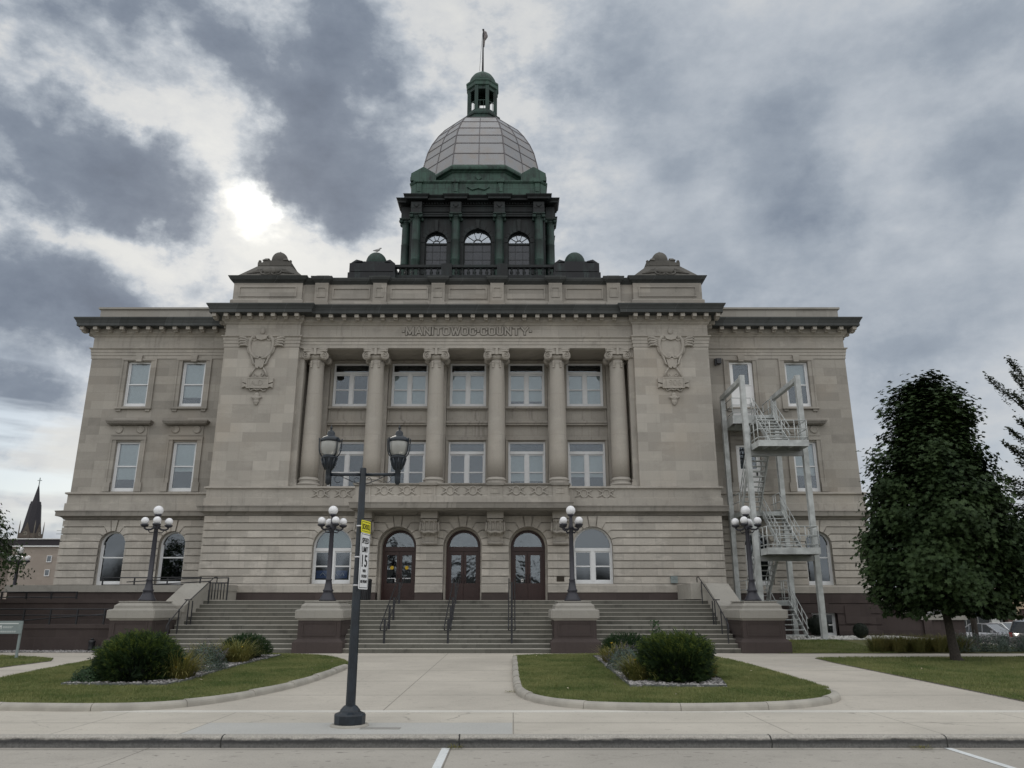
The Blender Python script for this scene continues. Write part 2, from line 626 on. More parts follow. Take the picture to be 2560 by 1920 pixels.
def stone(name, color, bw=1.15, bh=0.42, var=0.16, mortar=0.006, mdark=0.72, stain=0.35, rough=0.85, off=(0, 0, 0), streak=0.25, warm=0.05, pale=0.15):
    """ashlar: each block its own tone, thin joints, blotches and rain streaks of the stone"""
    m, g, b = new_mat(name)
    P = g.v('ADD', g.n('TexCoord').outputs['Object'], off)
    x, y, z = g.sep(P)
    uv = g.comb(g.m('ADD', x, g.m('MULTIPLY', y, 1.0)), z, 0.0)
    br = g.n('TexBrick', offset=0.5, squash=1.0)
    g.set(br.inputs['Vector'], uv)
    br.inputs['Color1'].default_value = (0, 0, 0, 1)
    br.inputs['Color2'].default_value = (1, 1, 1, 1)
    br.inputs['Mortar'].default_value = (0.5, 0.5, 0.5, 1)
    br.inputs['Scale'].default_value = 1.0
    br.inputs['Mortar Size'].default_value = mortar
    br.inputs['Mortar Smooth'].default_value = 0.3
    br.inputs['Brick Width'].default_value = bw
    br.inputs['Row Height'].default_value = bh
    tone = g.sep(br.outputs['Color'])[0]
    # second, wider tone so neighbours differ by more than one step
    tone2 = g.noise(g.comb(g.m('SNAP', g.sep(uv)[0], bw), g.m('SNAP', z, bh), 0.0), 0.9, 1.0, 0.5)
    t = g.m('ADD', g.m('MULTIPLY', tone, 0.6), g.m('MULTIPLY', tone2, 0.5))
    base = g.mix(g.rng(t, 0.15, 0.95, 0.0, 1.0, False), scl(color, 1 - var), scl(color, 1 + var))
    wn = g.noise(uv, 0.35, 3.0, 0.5)
    base = g.mix(g.m('MULTIPLY', g.rng(wn, 0.45, 0.75, 0.0, 1.0), warm * 4), base, (color[0] * 1.08, color[1] * 0.97, color[2] * 0.86))
    blot = g.noise(P, 1.3, 7.0, 0.62)
    base = g.mix(g.m('MULTIPLY', g.rng(blot, 0.5, 0.78, 0.0, 1.0), stain), base, scl(color, 0.45))
    pn = g.noise(g.v('ADD', g.scale(P, (0.8, 0.8, 1.8)), (5.0, 3.0, 9.0)), 1.1, 8.0, 0.66)
    base = g.mix(g.m('MULTIPLY', g.rng(pn, 0.52, 0.66, 0.0, 1.0), pale), base, scl(color, 1.5))
    sv = g.comb(g.m('MULTIPLY', g.sep(uv)[0], 5.0), g.m('MULTIPLY', z, 0.35), 0.0)
    st = g.noise(sv, 1.2, 5.0, 0.6)
    base = g.mix(g.m('MULTIPLY', g.rng(st, 0.52, 0.75, 0.0, 1.0), streak), base, scl(color, 0.5))
    fine = g.noise(P, 22.0, 5.0, 0.65)
    base = g.mix(0.35, base, g.mix(1.0, base, g.comb(g.rng(fine, 0.2, 0.8, 0.7, 1.3, False), g.rng(fine, 0.2, 0.8, 0.7, 1.3, False), g.rng(fine, 0.2, 0.8, 0.7, 1.3, False)), 'MULTIPLY'))
    base = g.mix(br.outputs['Fac'], base, scl(color, mdark))
    g.set(b.inputs['Base Color'], base)
    b.inputs['Roughness'].default_value = rough
    b.inputs['Specular IOR Level'].default_value = 0.25
    bn = g.n('Bump')
    bn.inputs['Strength'].default_value = 0.25
    bn.inputs['Distance'].default_value = 0.012
    g.set(bn.inputs['Height'], g.m('SUBTRACT', g.m('MULTIPLY', fine, 0.5), br.outputs['Fac']))
    m.node_tree.links.new(bn.outputs[0], b.inputs['Normal'])
    return m


LIME = (0.392, 0.366, 0.328)
M = {}
M['ashlar'] = stone('limestone ashlar', LIME, 1.25, 0.463, var=0.20, mdark=0.9, stain=0.25, streak=0.16, warm=0.09)
M['ashlar_wing'] = stone('limestone ashlar of the wings', scl(LIME, 0.84), 1.25, 0.44, var=0.22, mdark=0.88, stain=0.28, streak=0.16, warm=0.09, off=(0.4, 0, 0.1))
M['rustic'] = stone('channelled limestone', scl(LIME, 1.10), 1.5, 0.3422, var=0.17, mdark=0.7, stain=0.5, streak=0.35, pale=0.45, off=(0.3, 0, -2.68 + 0.3422 * 20))
M['trim'] = stone('dressed limestone', LIME, 1.9, 5.0, var=0.12, stain=0.45, streak=0.45, pale=0.3, mdark=0.75)
M['spandrel'] = stone('rain streaked limestone', scl(LIME, 0.97), 1.5, 5.0, var=0.10, stain=0.35, streak=0.75, mdark=0.75)
M['trim_dark'] = stone('weathered limestone', scl(LIME, 0.66), 1.9, 5.0, var=0.2, stain=0.75, streak=0.75, pale=0.25, mdark=0.7)
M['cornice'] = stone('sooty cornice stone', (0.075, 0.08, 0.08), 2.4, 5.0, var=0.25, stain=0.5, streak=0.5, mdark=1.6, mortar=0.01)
M['column'] = stone('column limestone', scl(LIME, 0.98), 9.0, 2.05, var=0.07, stain=0.18, streak=0.12, mdark=0.8, off=(4.5, 0, 0.55))
M['brown'] = stone('brownstone', (0.066, 0.052, 0.049), 1.5, 0.62, var=0.2, mortar=0.008, mdark=1.25, stain=0.4, streak=0.3)
M['brown_plain'] = stone('brownstone slab', (0.070, 0.056, 0.053), 1.5, 3.0, var=0.15, mdark=1.2, stain=0.35, streak=0.3)
M['coping'] = stone('grey coping stone', (0.33, 0.315, 0.285), 1.6, 5.0, var=0.10, stain=0.45, streak=0.25)
M['attic_dark'] = stone('dark roofing stone', (0.115, 0.11, 0.10), 1.9, 5.0, var=0.2, stain=0.5, streak=0.5)
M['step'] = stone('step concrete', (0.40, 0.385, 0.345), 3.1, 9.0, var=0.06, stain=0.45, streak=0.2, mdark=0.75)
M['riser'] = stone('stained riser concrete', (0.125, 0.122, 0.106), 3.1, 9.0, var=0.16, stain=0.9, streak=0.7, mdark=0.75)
M['wframe'] = plain('white window paint', (0.72, 0.73, 0.74), 0.45, var=0.04)
M['white'] = plain('white metal paint', (0.8, 0.8, 0.8), 0.4, var=0.03)
M['blind'] = plain('pale roller blind', (0.66, 0.68, 0.64), 0.8, var=0.05)
M['blind_green'] = plain('grey green blind', (0.30, 0.36, 0.33), 0.8, var=0.05)
M['dark'] = plain('dark room', (0.02, 0.022, 0.026), 0.9, var=0.3, scale=1.5)
M['wood'] = None
M['iron'] = plain('black painted iron', (0.018, 0.019, 0.023), 0.42, var=0.25, scale=14)
M['lampiron'] = plain('dark plum grey lamp paint', (0.026, 0.026, 0.036), 0.45, var=0.15, scale=10)
M['post'] = plain('blue black post paint', (0.011, 0.017, 0.025), 0.35, var=0.3, scale=9, bump=0.12, bscale=30)
M['escape'] = plain('pale grey escape paint', (0.45, 0.47, 0.465), 0.5, var=0.22, scale=2.2)
M['escape_under'] = plain('grey escape steel', (0.30, 0.31, 0.31), 0.55, var=0.15, scale=3)
M['red'] = plain('red metal roof edge', (0.20, 0.02, 0.035), 0.5, var=0.15)
M['concrete_curb'] = plain('curb concrete', (0.36, 0.34, 0.30), 0.85, var=0.14, scale=2.2, bump=0.3, bscale=60, world_pos=True)
M['bark'] = plain('grey bark', (0.045, 0.038, 0.032), 0.9, var=0.4, scale=18, bump=0.7, bscale=30)
M['stones'] = plain('river stones', (0.25, 0.24, 0.235), 0.8, var=0.75, scale=9)
M['white_stones'] = plain('white chippings', (0.62, 0.61, 0.58), 0.85, var=0.3, scale=14)
M['mulch'] = plain('gravel underlay', (0.16, 0.15, 0.14), 0.95, var=0.4, scale=30)
M['tan'] = stone('tan brick', (0.36, 0.31, 0.27), 0.9, 0.28, var=0.08, mdark=0.9, stain=0.1, streak=0.05)
M['slate'] = plain('dark slate', (0.022, 0.02, 0.026), 0.7, var=0.3, scale=4)
M['roofdark'] = plain('dark roof band', (0.035, 0.03, 0.036), 0.8, var=0.2, scale=1)
M['edging'] = plain('weathered edging strip', (0.10, 0.11, 0.10), 0.7, var=0.3)
M['bluegrey'] = plain('grey sign paint', (0.22, 0.26, 0.26), 0.5, var=0.06)
M['signtext'] = plain('pale sign lettering', (0.62, 0.65, 0.64), 0.5, var=0.03)
M['yellow'] = plain('fluorescent yellow sheeting', (0.86, 0.80, 0.02), 0.4, var=0.02)
M['signwhite'] = plain('white sign sheeting', (0.80, 0.81, 0.83), 0.4, var=0.02)
M['black'] = plain('black lettering', (0.012, 0.012, 0.014), 0.5, var=0.1)
M['steelband'] = plain('bright steel band', (0.6, 0.6, 0.62), 0.3, metal=0.7, var=0.05)
M['blue'] = plain('blue poster', (0.012, 0.06, 0.22), 0.5, var=0.1)
M['bronze'] = plain('bronze plaque', (0.03, 0.022, 0.015), 0.4, metal=0.5, var=0.2)
M['rubber'] = plain('tyre rubber', (0.015, 0.015, 0.016), 0.8, var=0.2)
M['rim'] = plain('alloy rim', (0.45, 0.46, 0.48), 0.3, metal=0.8, var=0.05)
M['gullbody'] = plain('gull feathers', (0.5, 0.5, 0.5), 0.8, var=0.2)


def wood_mat():
    m, g, b = new_mat('dark red door wood')
    P = g.n('TexCoord').outputs['Object']
    gr = g.noise(g.scale(P, (14.0, 14.0, 1.2)), 2.0, 5.0, 0.6, 1.0)
    g.set(b.inputs['Base Color'], g.mix(gr, (0.018, 0.0065, 0.0055), (0.062, 0.019, 0.014)))
    b.inputs['Roughness'].default_value = 0.38
    return m


M['wood'] = wood_mat()


def copper_mat(name, green, dark, bias):
    m, g, b = new_mat(name)
    P = g.n('TexCoord').outputs['Object']
    x, y, z = g.sep(P)
    n1 = g.noise(P, 1.1, 6.0, 0.65)
    st = g.noise(g.comb(g.m('MULTIPLY', g.m('ADD', x, y), 6.0), g.m('MULTIPLY', z, 0.45), 0.0), 1.0, 5.0, 0.6)
    f = g.rng(g.m('ADD', g.m('MULTIPLY', n1, 0.6), g.m('MULTIPLY', st, 0.55)), bias - 0.14, bias + 0.16, 0.0, 1.0)
    c = g.mix(f, green, dark)
    pale = g.rng(g.noise(g.comb(g.m('MULTIPLY', g.m('SUBTRACT', x, y), 9.0), g.m('MULTIPLY', z, 0.4), 3.0), 1.3, 4.0, 0.6), 0.62, 0.72, 0.0, 0.5)
    c = g.mix(pale, c, scl(green, 2.0))
    # tall sheets, soldered seams
    br = g.n('TexBrick', offset=0.5)
    g.set(br.inputs['Vector'], g.comb(g.m('ADD', x, y), z, 0.0))
    br.inputs['Scale'].default_value = 1.0
    br.inputs['Brick Width'].default_value = 0.9
    br.inputs['Row Height'].default_value = 1.3
    br.inputs['Mortar Size'].default_value = 0.012
    c = g.mix(g.m('MULTIPLY', br.outputs['Fac'], 0.6), c, scl(dark, 0.6))
    g.set(b.inputs['Base Color'], c)
    b.inputs['Roughness'].default_value = 0.6
    b.inputs['Metallic'].default_value = 0.1
    return m


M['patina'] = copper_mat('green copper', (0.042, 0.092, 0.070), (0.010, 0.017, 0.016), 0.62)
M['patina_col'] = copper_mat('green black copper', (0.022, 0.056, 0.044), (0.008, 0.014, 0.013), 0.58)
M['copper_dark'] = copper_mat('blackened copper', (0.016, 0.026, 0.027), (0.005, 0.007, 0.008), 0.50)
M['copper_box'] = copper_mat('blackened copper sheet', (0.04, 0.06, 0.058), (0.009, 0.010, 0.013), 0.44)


def dome_mat():
    m, g, b = new_mat('silvery rose glass panels')
    P = g.n('TexCoord').outputs['Object']
    n1 = g.noise(P, 0.45, 3.0, 0.5)
    n2 = g.noise(P, 1.6, 4.0, 0.6)
    c = g.mix(n1, (0.225, 0.232, 0.245), (0.31, 0.307, 0.312))
    g.set(b.inputs['Base Color'], g.mix(g.rng(n2, 0.4, 0.8, 0.0, 0.5), c, (0.29, 0.24, 0.20)))
    b.inputs['Metallic'].default_value = 0.35
    g.set(b.inputs['Roughness'], g.rng(n2, 0.3, 0.7, 0.22, 0.42))
    return m


M['dome'] = dome_mat()
M['rib'] = plain('dome rib metal', (0.12, 0.11, 0.115), 0.45, metal=0.5, var=0.1)


def glass_mat(name, tint, refl, rough=0.02, trans=True, wav=0.02):
    """window pane: a mirror share of the surroundings over what stands behind it"""
    m = bpy.data.materials.new(name)
    m.use_nodes = True
    t = m.node_tree
    t.nodes.clear()
    g = NT(t)
    out = g.n('OutputMaterial')
    gl = g.n('BsdfGlossy')
    gl.inputs['Color'].default_value = (0.87, 0.93, 1.0, 1)
    gl.inputs['Roughness'].default_value = rough
    P = g.n('TexCoord').outputs['Object']
    bn = g.n('Bump')
    bn.inputs['Strength'].default_value = wav
    bn.inputs['Distance'].default_value = 0.05
    g.set(bn.inputs['Height'], g.noise(P, 1.1, 3.0, 0.5))
    t.links.new(bn.outputs[0], gl.inputs['Normal'])
    tr = g.n('BsdfTransparent')
    tr.inputs['Color'].default_value = (*tint, 1)
    fr = g.n('Fresnel')
    fr.inputs['IOR'].default_value = 1.5
    f = g.m('ADD', g.m('MULTIPLY', fr.outputs[0], 0.9), refl, clamp=True)
    mx = g.n('MixShader')
    g.set(mx.inputs[0], f)
    t.links.new(tr.outputs[0], mx.inputs[1])
    t.links.new(gl.outputs[0], mx.inputs[2])
    t.links.new(mx.outputs[0], out.inputs[0])
    return m


M['glass'] = glass_mat('window glass', (0.85, 0.89, 0.91), 0.035)
M['glass_dark'] = glass_mat('dark window glass', (0.35, 0.40, 0.42), 0.07)
M['glass_door'] = glass_mat('door glass', (0.55, 0.6, 0.6), 0.08, wav=0.3)
M['glass_fan'] = glass_mat('old wavy glass', (0.5, 0.52, 0.55), 0.30, rough=0.1, wav=0.3)


def globe_mat():
    m, g, b = new_mat('white milk glass')
    g.set(b.inputs['Base Color'], (0.82, 0.82, 0.84))
    b.inputs['Roughness'].default_value = 0.18
    b.inputs['Subsurface Weight'].default_value = 0.4
    b.inputs['Subsurface Radius'].default_value = (0.2, 0.2, 0.2)
    return m


M['globe'] = globe_mat()


def frost_mat():
    m, g, b = new_mat('ribbed lamp glass')
    P = g.n('TexCoord').outputs['Object']
    z = g.sep(P)[2]
    bands = g.n('TexWave', wave_type='BANDS', bands_direction='Z')
    g.set(bands.inputs['Vector'], P)
    bands.inputs['Scale'].default_value = 30.0
    g.set(b.inputs['Base Color'], g.mix(bands.outputs['Fac'], (0.40, 0.41, 0.39), (0.58, 0.58, 0.55)))
    b.inputs['Roughness'].default_value = 0.2
    b.inputs['Transmission Weight'].default_value = 0.35
    b.inputs['Subsurface Weight'].default_value = 0.3
    b.inputs['Subsurface Radius'].default_value = (0.1, 0.1, 0.1)
    return m


M['frost'] = frost_mat()


def paving(name, color, lx=(), ly=(), w=0.012, var=0.08, blot=0.25, cracks=0.0, spots=0.3, jcol=0.35):
    """cast concrete with sawn joints at the given x and y (metres in the place)"""
    m, g, b = new_mat(name)
    P = g.n('NewGeometry').outputs['Position']
    x, y, z = g.sep(P)
    n1 = g.noise(P, 0.35, 5.0, 0.6)
    n2 = g.noise(g.scale(P, (1.0, 2.2, 1.0)), 1.7, 6.0, 0.62)
    n3 = g.noise(P, 45.0, 3.0, 0.6)
    c = g.mix(g.rng(n1, 0.3, 0.7, 0.0, 1.0), scl(color, 1 - var), scl(color, 1 + var))
    c = g.mix(g.m('MULTIPLY', g.rng(n2, 0.52, 0.8, 0.0, 1.0), blot), c, scl(color, 0.6))
    k = g.rng(n3, 0.2, 0.8, 0.86, 1.14, False)
    c = g.mix(1.0, c, g.comb(k, k, k), 'MULTIPLY')
    if spots:
        s1 = g.noise(g.scale(P, (1.0, 1.7, 1.0)), 6.0, 2.0, 0.5)
        c = g.mix(g.rng(s1, 0.655, 0.70, 0.0, spots), c, scl(color, 0.4))
    jw = g.noise(P, 3.0, 2.0, 0.5)
    mask = None
    for q, s, ww in [(q, x, w) for q in lx] + [(q, y, w * 2.2) for q in ly]:
        d = g.m('ABSOLUTE', g.m('SUBTRACT', s, q))
        e = g.rng(d, ww * 0.5, ww, 1.0, 0.0)
        mask = e if mask is None else g.m('MAXIMUM', mask, e)
    if mask is not None:
        c = g.mix(g.m('MULTIPLY', mask, g.rng(jw, 0.2, 0.8, 0.65, 1.0)), c, scl(color, jcol))
    if cracks:
        vo = g.n('TexVoronoi', feature='DISTANCE_TO_EDGE')
        g.set(vo.inputs['Vector'], g.v('ADD', P, g.v('MULTIPLY', g.noise(P, 2.5, 5.0, 0.6, col=True), (0.5, 0.5, 0.0))))
        vo.inputs['Scale'].default_value = 0.33
        ck = g.m('MULTIPLY', g.rng(vo.outputs['Distance'], 0.0, 0.008, 1.0, 0.0), g.rng(g.noise(P, 0.5, 2.0), 0.5, 0.6, 0.0, cracks))
        c = g.mix(ck, c, scl(color, 0.45))
    g.set(b.inputs['Base Color'], c)
    b.inputs['Roughness'].default_value = 0.88
    b.inputs['Specular IOR Level'].default_value = 0.25
    bn = g.n('Bump')
    bn.inputs['Strength'].default_value = 0.2
    bn.inputs['Distance'].default_value = 0.01
    g.set(bn.inputs['Height'], n3)
    m.node_tree.links.new(bn.outputs[0], b.inputs['Normal'])
    return m


def leaf_mat(name, c0, c1, trans=0.25, rough=0.55, spec=0.25, patch=1.2):
    m, g, b = new_mat(name)
    P = g.n('NewGeometry').outputs['Position']
    n1 = g.noise(P, patch, 4.0, 0.65)
    oi = g.noise(P, 14.0, 2.0, 0.5)
    f = g.m('ADD', g.m('MULTIPLY', n1, 0.6), g.m('MULTIPLY', oi, 0.4))
    c = g.mix(g.rng(f, 0.32, 0.68, 0.0, 1.0), c0, c1)
    g.set(b.inputs['Base Color'], c)
    b.inputs['Roughness'].default_value = rough
    b.inputs['Specular IOR Level'].default_value = spec
    if trans:
        tl = g.n('BsdfTranslucent')
        g.set(tl.inputs['Color'], c)
        mx = g.n('MixShader')
        mx.inputs[0].default_value = trans
        t = m.node_tree
        out = [n for n in t.nodes if n.type == 'OUTPUT_MATERIAL'][0]
        t.links.new(b.outputs[0], mx.inputs[1])
        t.links.new(tl.outputs[0], mx.inputs[2])
        t.links.new(mx.outputs[0], out.inputs[0])
    return m


M['maple'] = leaf_mat('dark maple leaf', (0.014, 0.027, 0.012), (0.046, 0.074, 0.027), 0.1, spec=0.12)
M['elm'] = leaf_mat('small elm leaf', (0.020, 0.032, 0.016), (0.05, 0.06, 0.032), 0.12)
M['yew'] = leaf_mat('yew needles', (0.015, 0.030, 0.014), (0.042, 0.075, 0.022), 0.1)
M['yew_tip'] = leaf_mat('yew young tips', (0.045, 0.078, 0.018), (0.13, 0.165, 0.036), 0.12)
M['peony'] = leaf_mat('broad green leaf', (0.022, 0.05, 0.022), (0.05, 0.095, 0.035), 0.15)
M['lily'] = leaf_mat('yellowing lily blade', (0.10, 0.125, 0.035), (0.27, 0.235, 0.075), 0.25)
M['catmint'] = leaf_mat('grey green leaf', (0.055, 0.085, 0.068), (0.11, 0.145, 0.115), 0.1)
M['catflower'] = leaf_mat('faded violet spikes', (0.12, 0.11, 0.13), (0.17, 0.15, 0.17), 0.1)
M['ornamental'] = leaf_mat('ornamental grass blade', (0.07, 0.085, 0.025), (0.19, 0.17, 0.06), 0.2)
M['flower'] = plain('yellow petals', (0.75, 0.50, 0.03), 0.6, var=0.1)
M['boxwood'] = leaf_mat('clipped dark shrub', (0.010, 0.016, 0.012), (0.022, 0.032, 0.020), 0.05)


def turf(name, c0, c1, c2):
    m, g, b = new_mat(name)
    P = g.n('NewGeometry').outputs['Position']
    n1 = g.noise(P, 0.45, 4.0, 0.6)
    n2 = g.noise(g.scale(P, (1, 1.6, 1)), 3.0, 5.0, 0.65)
    n3 = g.noise(P, 40.0, 3.0, 0.7)
    c = g.mix(g.rng(g.m('ADD', g.m('MULTIPLY', n1, 0.6), g.m('MULTIPLY', n2, 0.4)), 0.35, 0.65, 0.0, 1.0), c0, c1)
    c = g.mix(g.rng(n3, 0.4, 0.75, 0.0, 0.55), c, c2)
    g.set(b.inputs['Base Color'], c)
    b.inputs['Roughness'].default_value = 0.9
    b.inputs['Specular IOR Level'].default_value = 0.15
    bn = g.n('Bump')
    bn.inputs['Strength'].default_value = 0.6
    bn.inputs['Distance'].default_value = 0.04
    g.set(bn.inputs['Height'], n3)
    m.node_tree.links.new(bn.outputs[0], b.inputs['Normal'])
    return m


M['turf'] = turf('lawn soil and thatch', (0.080, 0.095, 0.036), (0.135, 0.135, 0.062), (0.17, 0.16, 0.085))
M['blade'] = leaf_mat('lawn blades', (0.085, 0.132, 0.036), (0.265, 0.27, 0.11), 0.2, patch=0.75)


def car_paint(name, c, metal=0.4):
    m, g, b = new_mat(name)
    g.set(b.inputs['Base Color'], c)
    b.inputs['Metallic'].default_value = metal
    b.inputs['Roughness'].default_value = 0.32
    b.inputs['Coat Weight'].default_value = 0.8
    b.inputs['Coat Roughness'].default_value = 0.05
    return m


# ------------------------------------------------------------------ the ground
X0 = -2.26            # the courthouse's axis
YF = 36.0             # its pavilion fronts
SLOPE = 0.16 / 14.1


def ss(a, b, t):
    t = min(1.0, max(0.0, (t - a) / (b - a)))
    return t * t * (3 - 2 * t)


def gz(y):
    return 0.0 if y < 14.17 else min(SLOPE * (y - 14.17), 0.17)


def hz(x, y):
    """the lie of the land under everything"""
    if y < 11.75:
        return -0.22
    h = gz(y)
    if x > 6.0:
        h += 0.20 * ss(28.2, 33.0, y) * (1 - ss(17.5, 21.0, x)) * ss(6.0, 8.0, x)
    h -= 1.25 * ss(17.5, 27.0, x) * ss(26.0, 40.0, y)
    return h - 0.02


def structure(o):
    o['kind'] = 'structure'
    return o


xs = sorted(set([-700, -300, -150, -80, -50, 50, 80, 150, 300, 700] + [round(-40 + 2 * i, 2) for i in range(41)]))
ys = sorted(set([-500, -100, -30, 0, 11.7, 11.78, 14.17, 150, 250, 400, 900] + [round(14.17 + 1.43 * i, 2) for i in range(30)] + [60, 70, 80, 100]))
gb = MB()
vs = [(x, y, hz(x, y)) for y in ys for x in xs]
nx = len(xs)
gb.add(vs, [(j * nx + i, j * nx + i + 1, (j + 1) * nx + i + 1, (j + 1) * nx + i) for j in range(len(ys) - 1) for i in range(nx - 1)], 0, True)
M['earth'] = paving('far ground', (0.20, 0.195, 0.18), var=0.2, spots=0)
structure(gb.build('ground', M['earth'], fix=False))

# road, gutter, curb, pavement
M['road'] = paving('road concrete', (0.385, 0.36, 0.32), lx=(-4.95, -0.83, 5.87 + 0.12), ly=(11.32, 7.4), w=0.014, var=0.10, blot=0.35, spots=0.6, cracks=0.25, jcol=0.45)
structure(MB().box(-60, 60, -14.0, 11.47, -0.6, -0.15).build('road', M['road']))


def kerb_face():
    m, g, b = new_mat('stained curb face')
    P = g.n('NewGeometry').outputs['Position']
    x, y, z = g.sep(P)
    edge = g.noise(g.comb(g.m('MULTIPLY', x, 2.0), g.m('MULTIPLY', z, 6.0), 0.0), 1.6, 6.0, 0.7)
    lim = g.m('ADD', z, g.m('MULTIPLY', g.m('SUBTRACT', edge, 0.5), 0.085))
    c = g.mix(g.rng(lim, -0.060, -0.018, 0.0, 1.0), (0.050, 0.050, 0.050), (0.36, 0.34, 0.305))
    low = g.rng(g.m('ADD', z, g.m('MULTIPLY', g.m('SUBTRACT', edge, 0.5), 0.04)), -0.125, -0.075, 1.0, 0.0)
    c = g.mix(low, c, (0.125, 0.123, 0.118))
    n3 = g.noise(P, 38.0, 4.0, 0.65)
    k = g.rng(n3, 0.25, 0.75, 0.62, 1.38, False)
    c = g.mix(1.0, c, g.comb(k, k, k), 'MULTIPLY')
    jm = None
    for q in (-3.98, -0.72, 3.55, 5.95, -7.6):
        d = g.m('ABSOLUTE', g.m('SUBTRACT', g.m('ADD', x, g.m('MULTIPLY', edge, 0.05)), q + 0.025))
        e = g.rng(d, 0.006, 0.014, 1.0, 0.0)
        jm = e if jm is None else g.m('MAXIMUM', jm, e)
    c = g.mix(jm, c, (0.03, 0.03, 0.028))
    g.set(b.inputs['Base Color'], c)
    b.inputs['Roughness'].default_value = 0.9
    bn = g.n('Bump')
    bn.inputs['Strength'].default_value = 0.5
    bn.inputs['Distance'].default_value = 0.02
    g.set(bn.inputs['Height'], edge)
    m.node_tree.links.new(bn.outputs[0], b.inputs['Normal'])
    return m


M['kerbface'] = kerb_face()
kp = MB()
n = 240
prof = [(11.46, -0.2), (11.465, -0.06), (11.475, -0.025), (11.505, -0.004), (11.545, 0.002), (11.60, 0.004), (11.60, -0.2)]
rows = []
for i in range(n + 1):
    x = -60 + 120 * i / n
    j = [random.gauss(0, 0.0045) for _ in prof]
    rows.append([(x, p[0] + j[k] * (0 < k < 5), p[1] + 0.6 * j[-k] * (0 < k < 5)) for k, p in enumerate(prof)])
m_ = len(prof)
kp.add([p for r in rows for p in r], [(i * m_ + k, (i + 1) * m_ + k, (i + 1) * m_ + k + 1, i * m_ + k + 1) for i in range(n) for k in range(m_ - 1)], 0, False)
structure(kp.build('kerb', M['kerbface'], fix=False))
M['walk'] = paving('pavement concrete', (0.50, 0.465, 0.405), lx=(-8.6, -6.42, -4.62, 0.02, 3.9, 6.0, 8.1), ly=(12.70,), w=0.013, var=0.10, blot=0.35, spots=0.4, cracks=0.6, jcol=0.5)
structure(MB().box(-60, 60, 11.605, 13.9, -0.4, 0.0).build('pavement', M['walk']))
M['walk_new'] = paving('newer grey concrete', (0.452, 0.448, 0.425), var=0.05, blot=0.12, spots=0.05)
structure(MB().box(-4.60, 0.005, 11.612, 12.685, -0.1, 0.004).build('pavement_slab', M['walk_new']))
M['strip'] = paving('pale worn strip', (0.60, 0.58, 0.53), var=0.12, blot=0.4, spots=0.2)
structure(MB().box(-6.9, 60, 13.905, 14.165, -0.4, 0.003).build('path_edge', M['strip']))
structure(MB().box(-60, -6.905, 13.905, 14.165, -0.4, 0.0).build('path_edge', M['walk']))
M['patch'] = paving('rough pavement patch', (0.30, 0.29, 0.27), var=0.15, blot=0.5, spots=0.5)
structure(MB().box(-2.20, -1.62, 12.02, 12.20, -0.1, 0.0075).build('pavement_patch', M['patch']))
# plaza and garden walks, one sloping sheet
M['plaza'] = paving('plaza concrete', (0.47, 0.435, 0.38), lx=(-2.2,), ly=(16.3, 18.9, 21.6, 24.4, 26.6), w=0.015, var=0.09, blot=0.38, spots=0.35, cracks=0.2, jcol=0.5)
structure(MB().add([(-60, 14.17, 0.0), (30, 14.17, 0.0), (30, 28.35, gz(28.35)), (-60, 28.35, gz(28.35)),
                    (-60, 14.17, -0.4), (30, 14.17, -0.4), (30, 28.35, -0.2), (-60, 28.35, -0.2)],
                   [(0, 1, 2, 3), (0, 4, 5, 1), (3, 2, 6, 7), (0, 3, 7, 4), (1, 5, 6, 2), (4, 7, 6, 5)]).build('path', M['plaza']))
structure(MB().add([(6.4, 22.80, gz(22.8) + 0.004), (9.45, 22.72, gz(22.72) + 0.004), (9.45, 22.80, gz(22.8) + 0.004), (6.4, 22.88, gz(22.88) + 0.004)], [(0, 1, 2, 3)]).build('path_joint', M['strip']))
# parking stripes
M['paint'] = paving('road paint', (0.66, 0.68, 0.68), var=0.08, blot=0.5, spots=0.5)
for a in ((-0.955, -0.845, -0.96, -0.86), (5.875, 5.985, 6.03, 6.14)):
    structure(MB().add([(a[0], 11.44, -0.146), (a[1], 11.44, -0.146), (a[3], 5.5, -0.146), (a[2], 5.5, -0.146)], [(0, 3, 2, 1)]).build('road_marking', M['paint']))

# ------------------------------------------------------------------ the courthouse
CH = thing('courthouse', 'grey limestone courthouse with green copper dome, colonnade and carved county name', 'courthouse', (X0, YF, 0))


def half(op, z):
    if z <= op['spring'] + 1e-6:
        return op['hw']
    if not op['r']:
        return 0.0
    d = op['r'] ** 2 - (z - op['spring']) ** 2
    return sqrt(d) if d > 0 else 0.0


def opening(cx, hw, bot, top, arch=False, extra=0.0):
    """extra widens the arched part only, where a ring of voussoirs sits"""
    if arch:
        return dict(cx=cx, hw=hw, bot=bot, spring=top - hw, r=hw + extra, top=top + extra)
    return dict(cx=cx, hw=hw, bot=bot, spring=top, r=None, top=top)


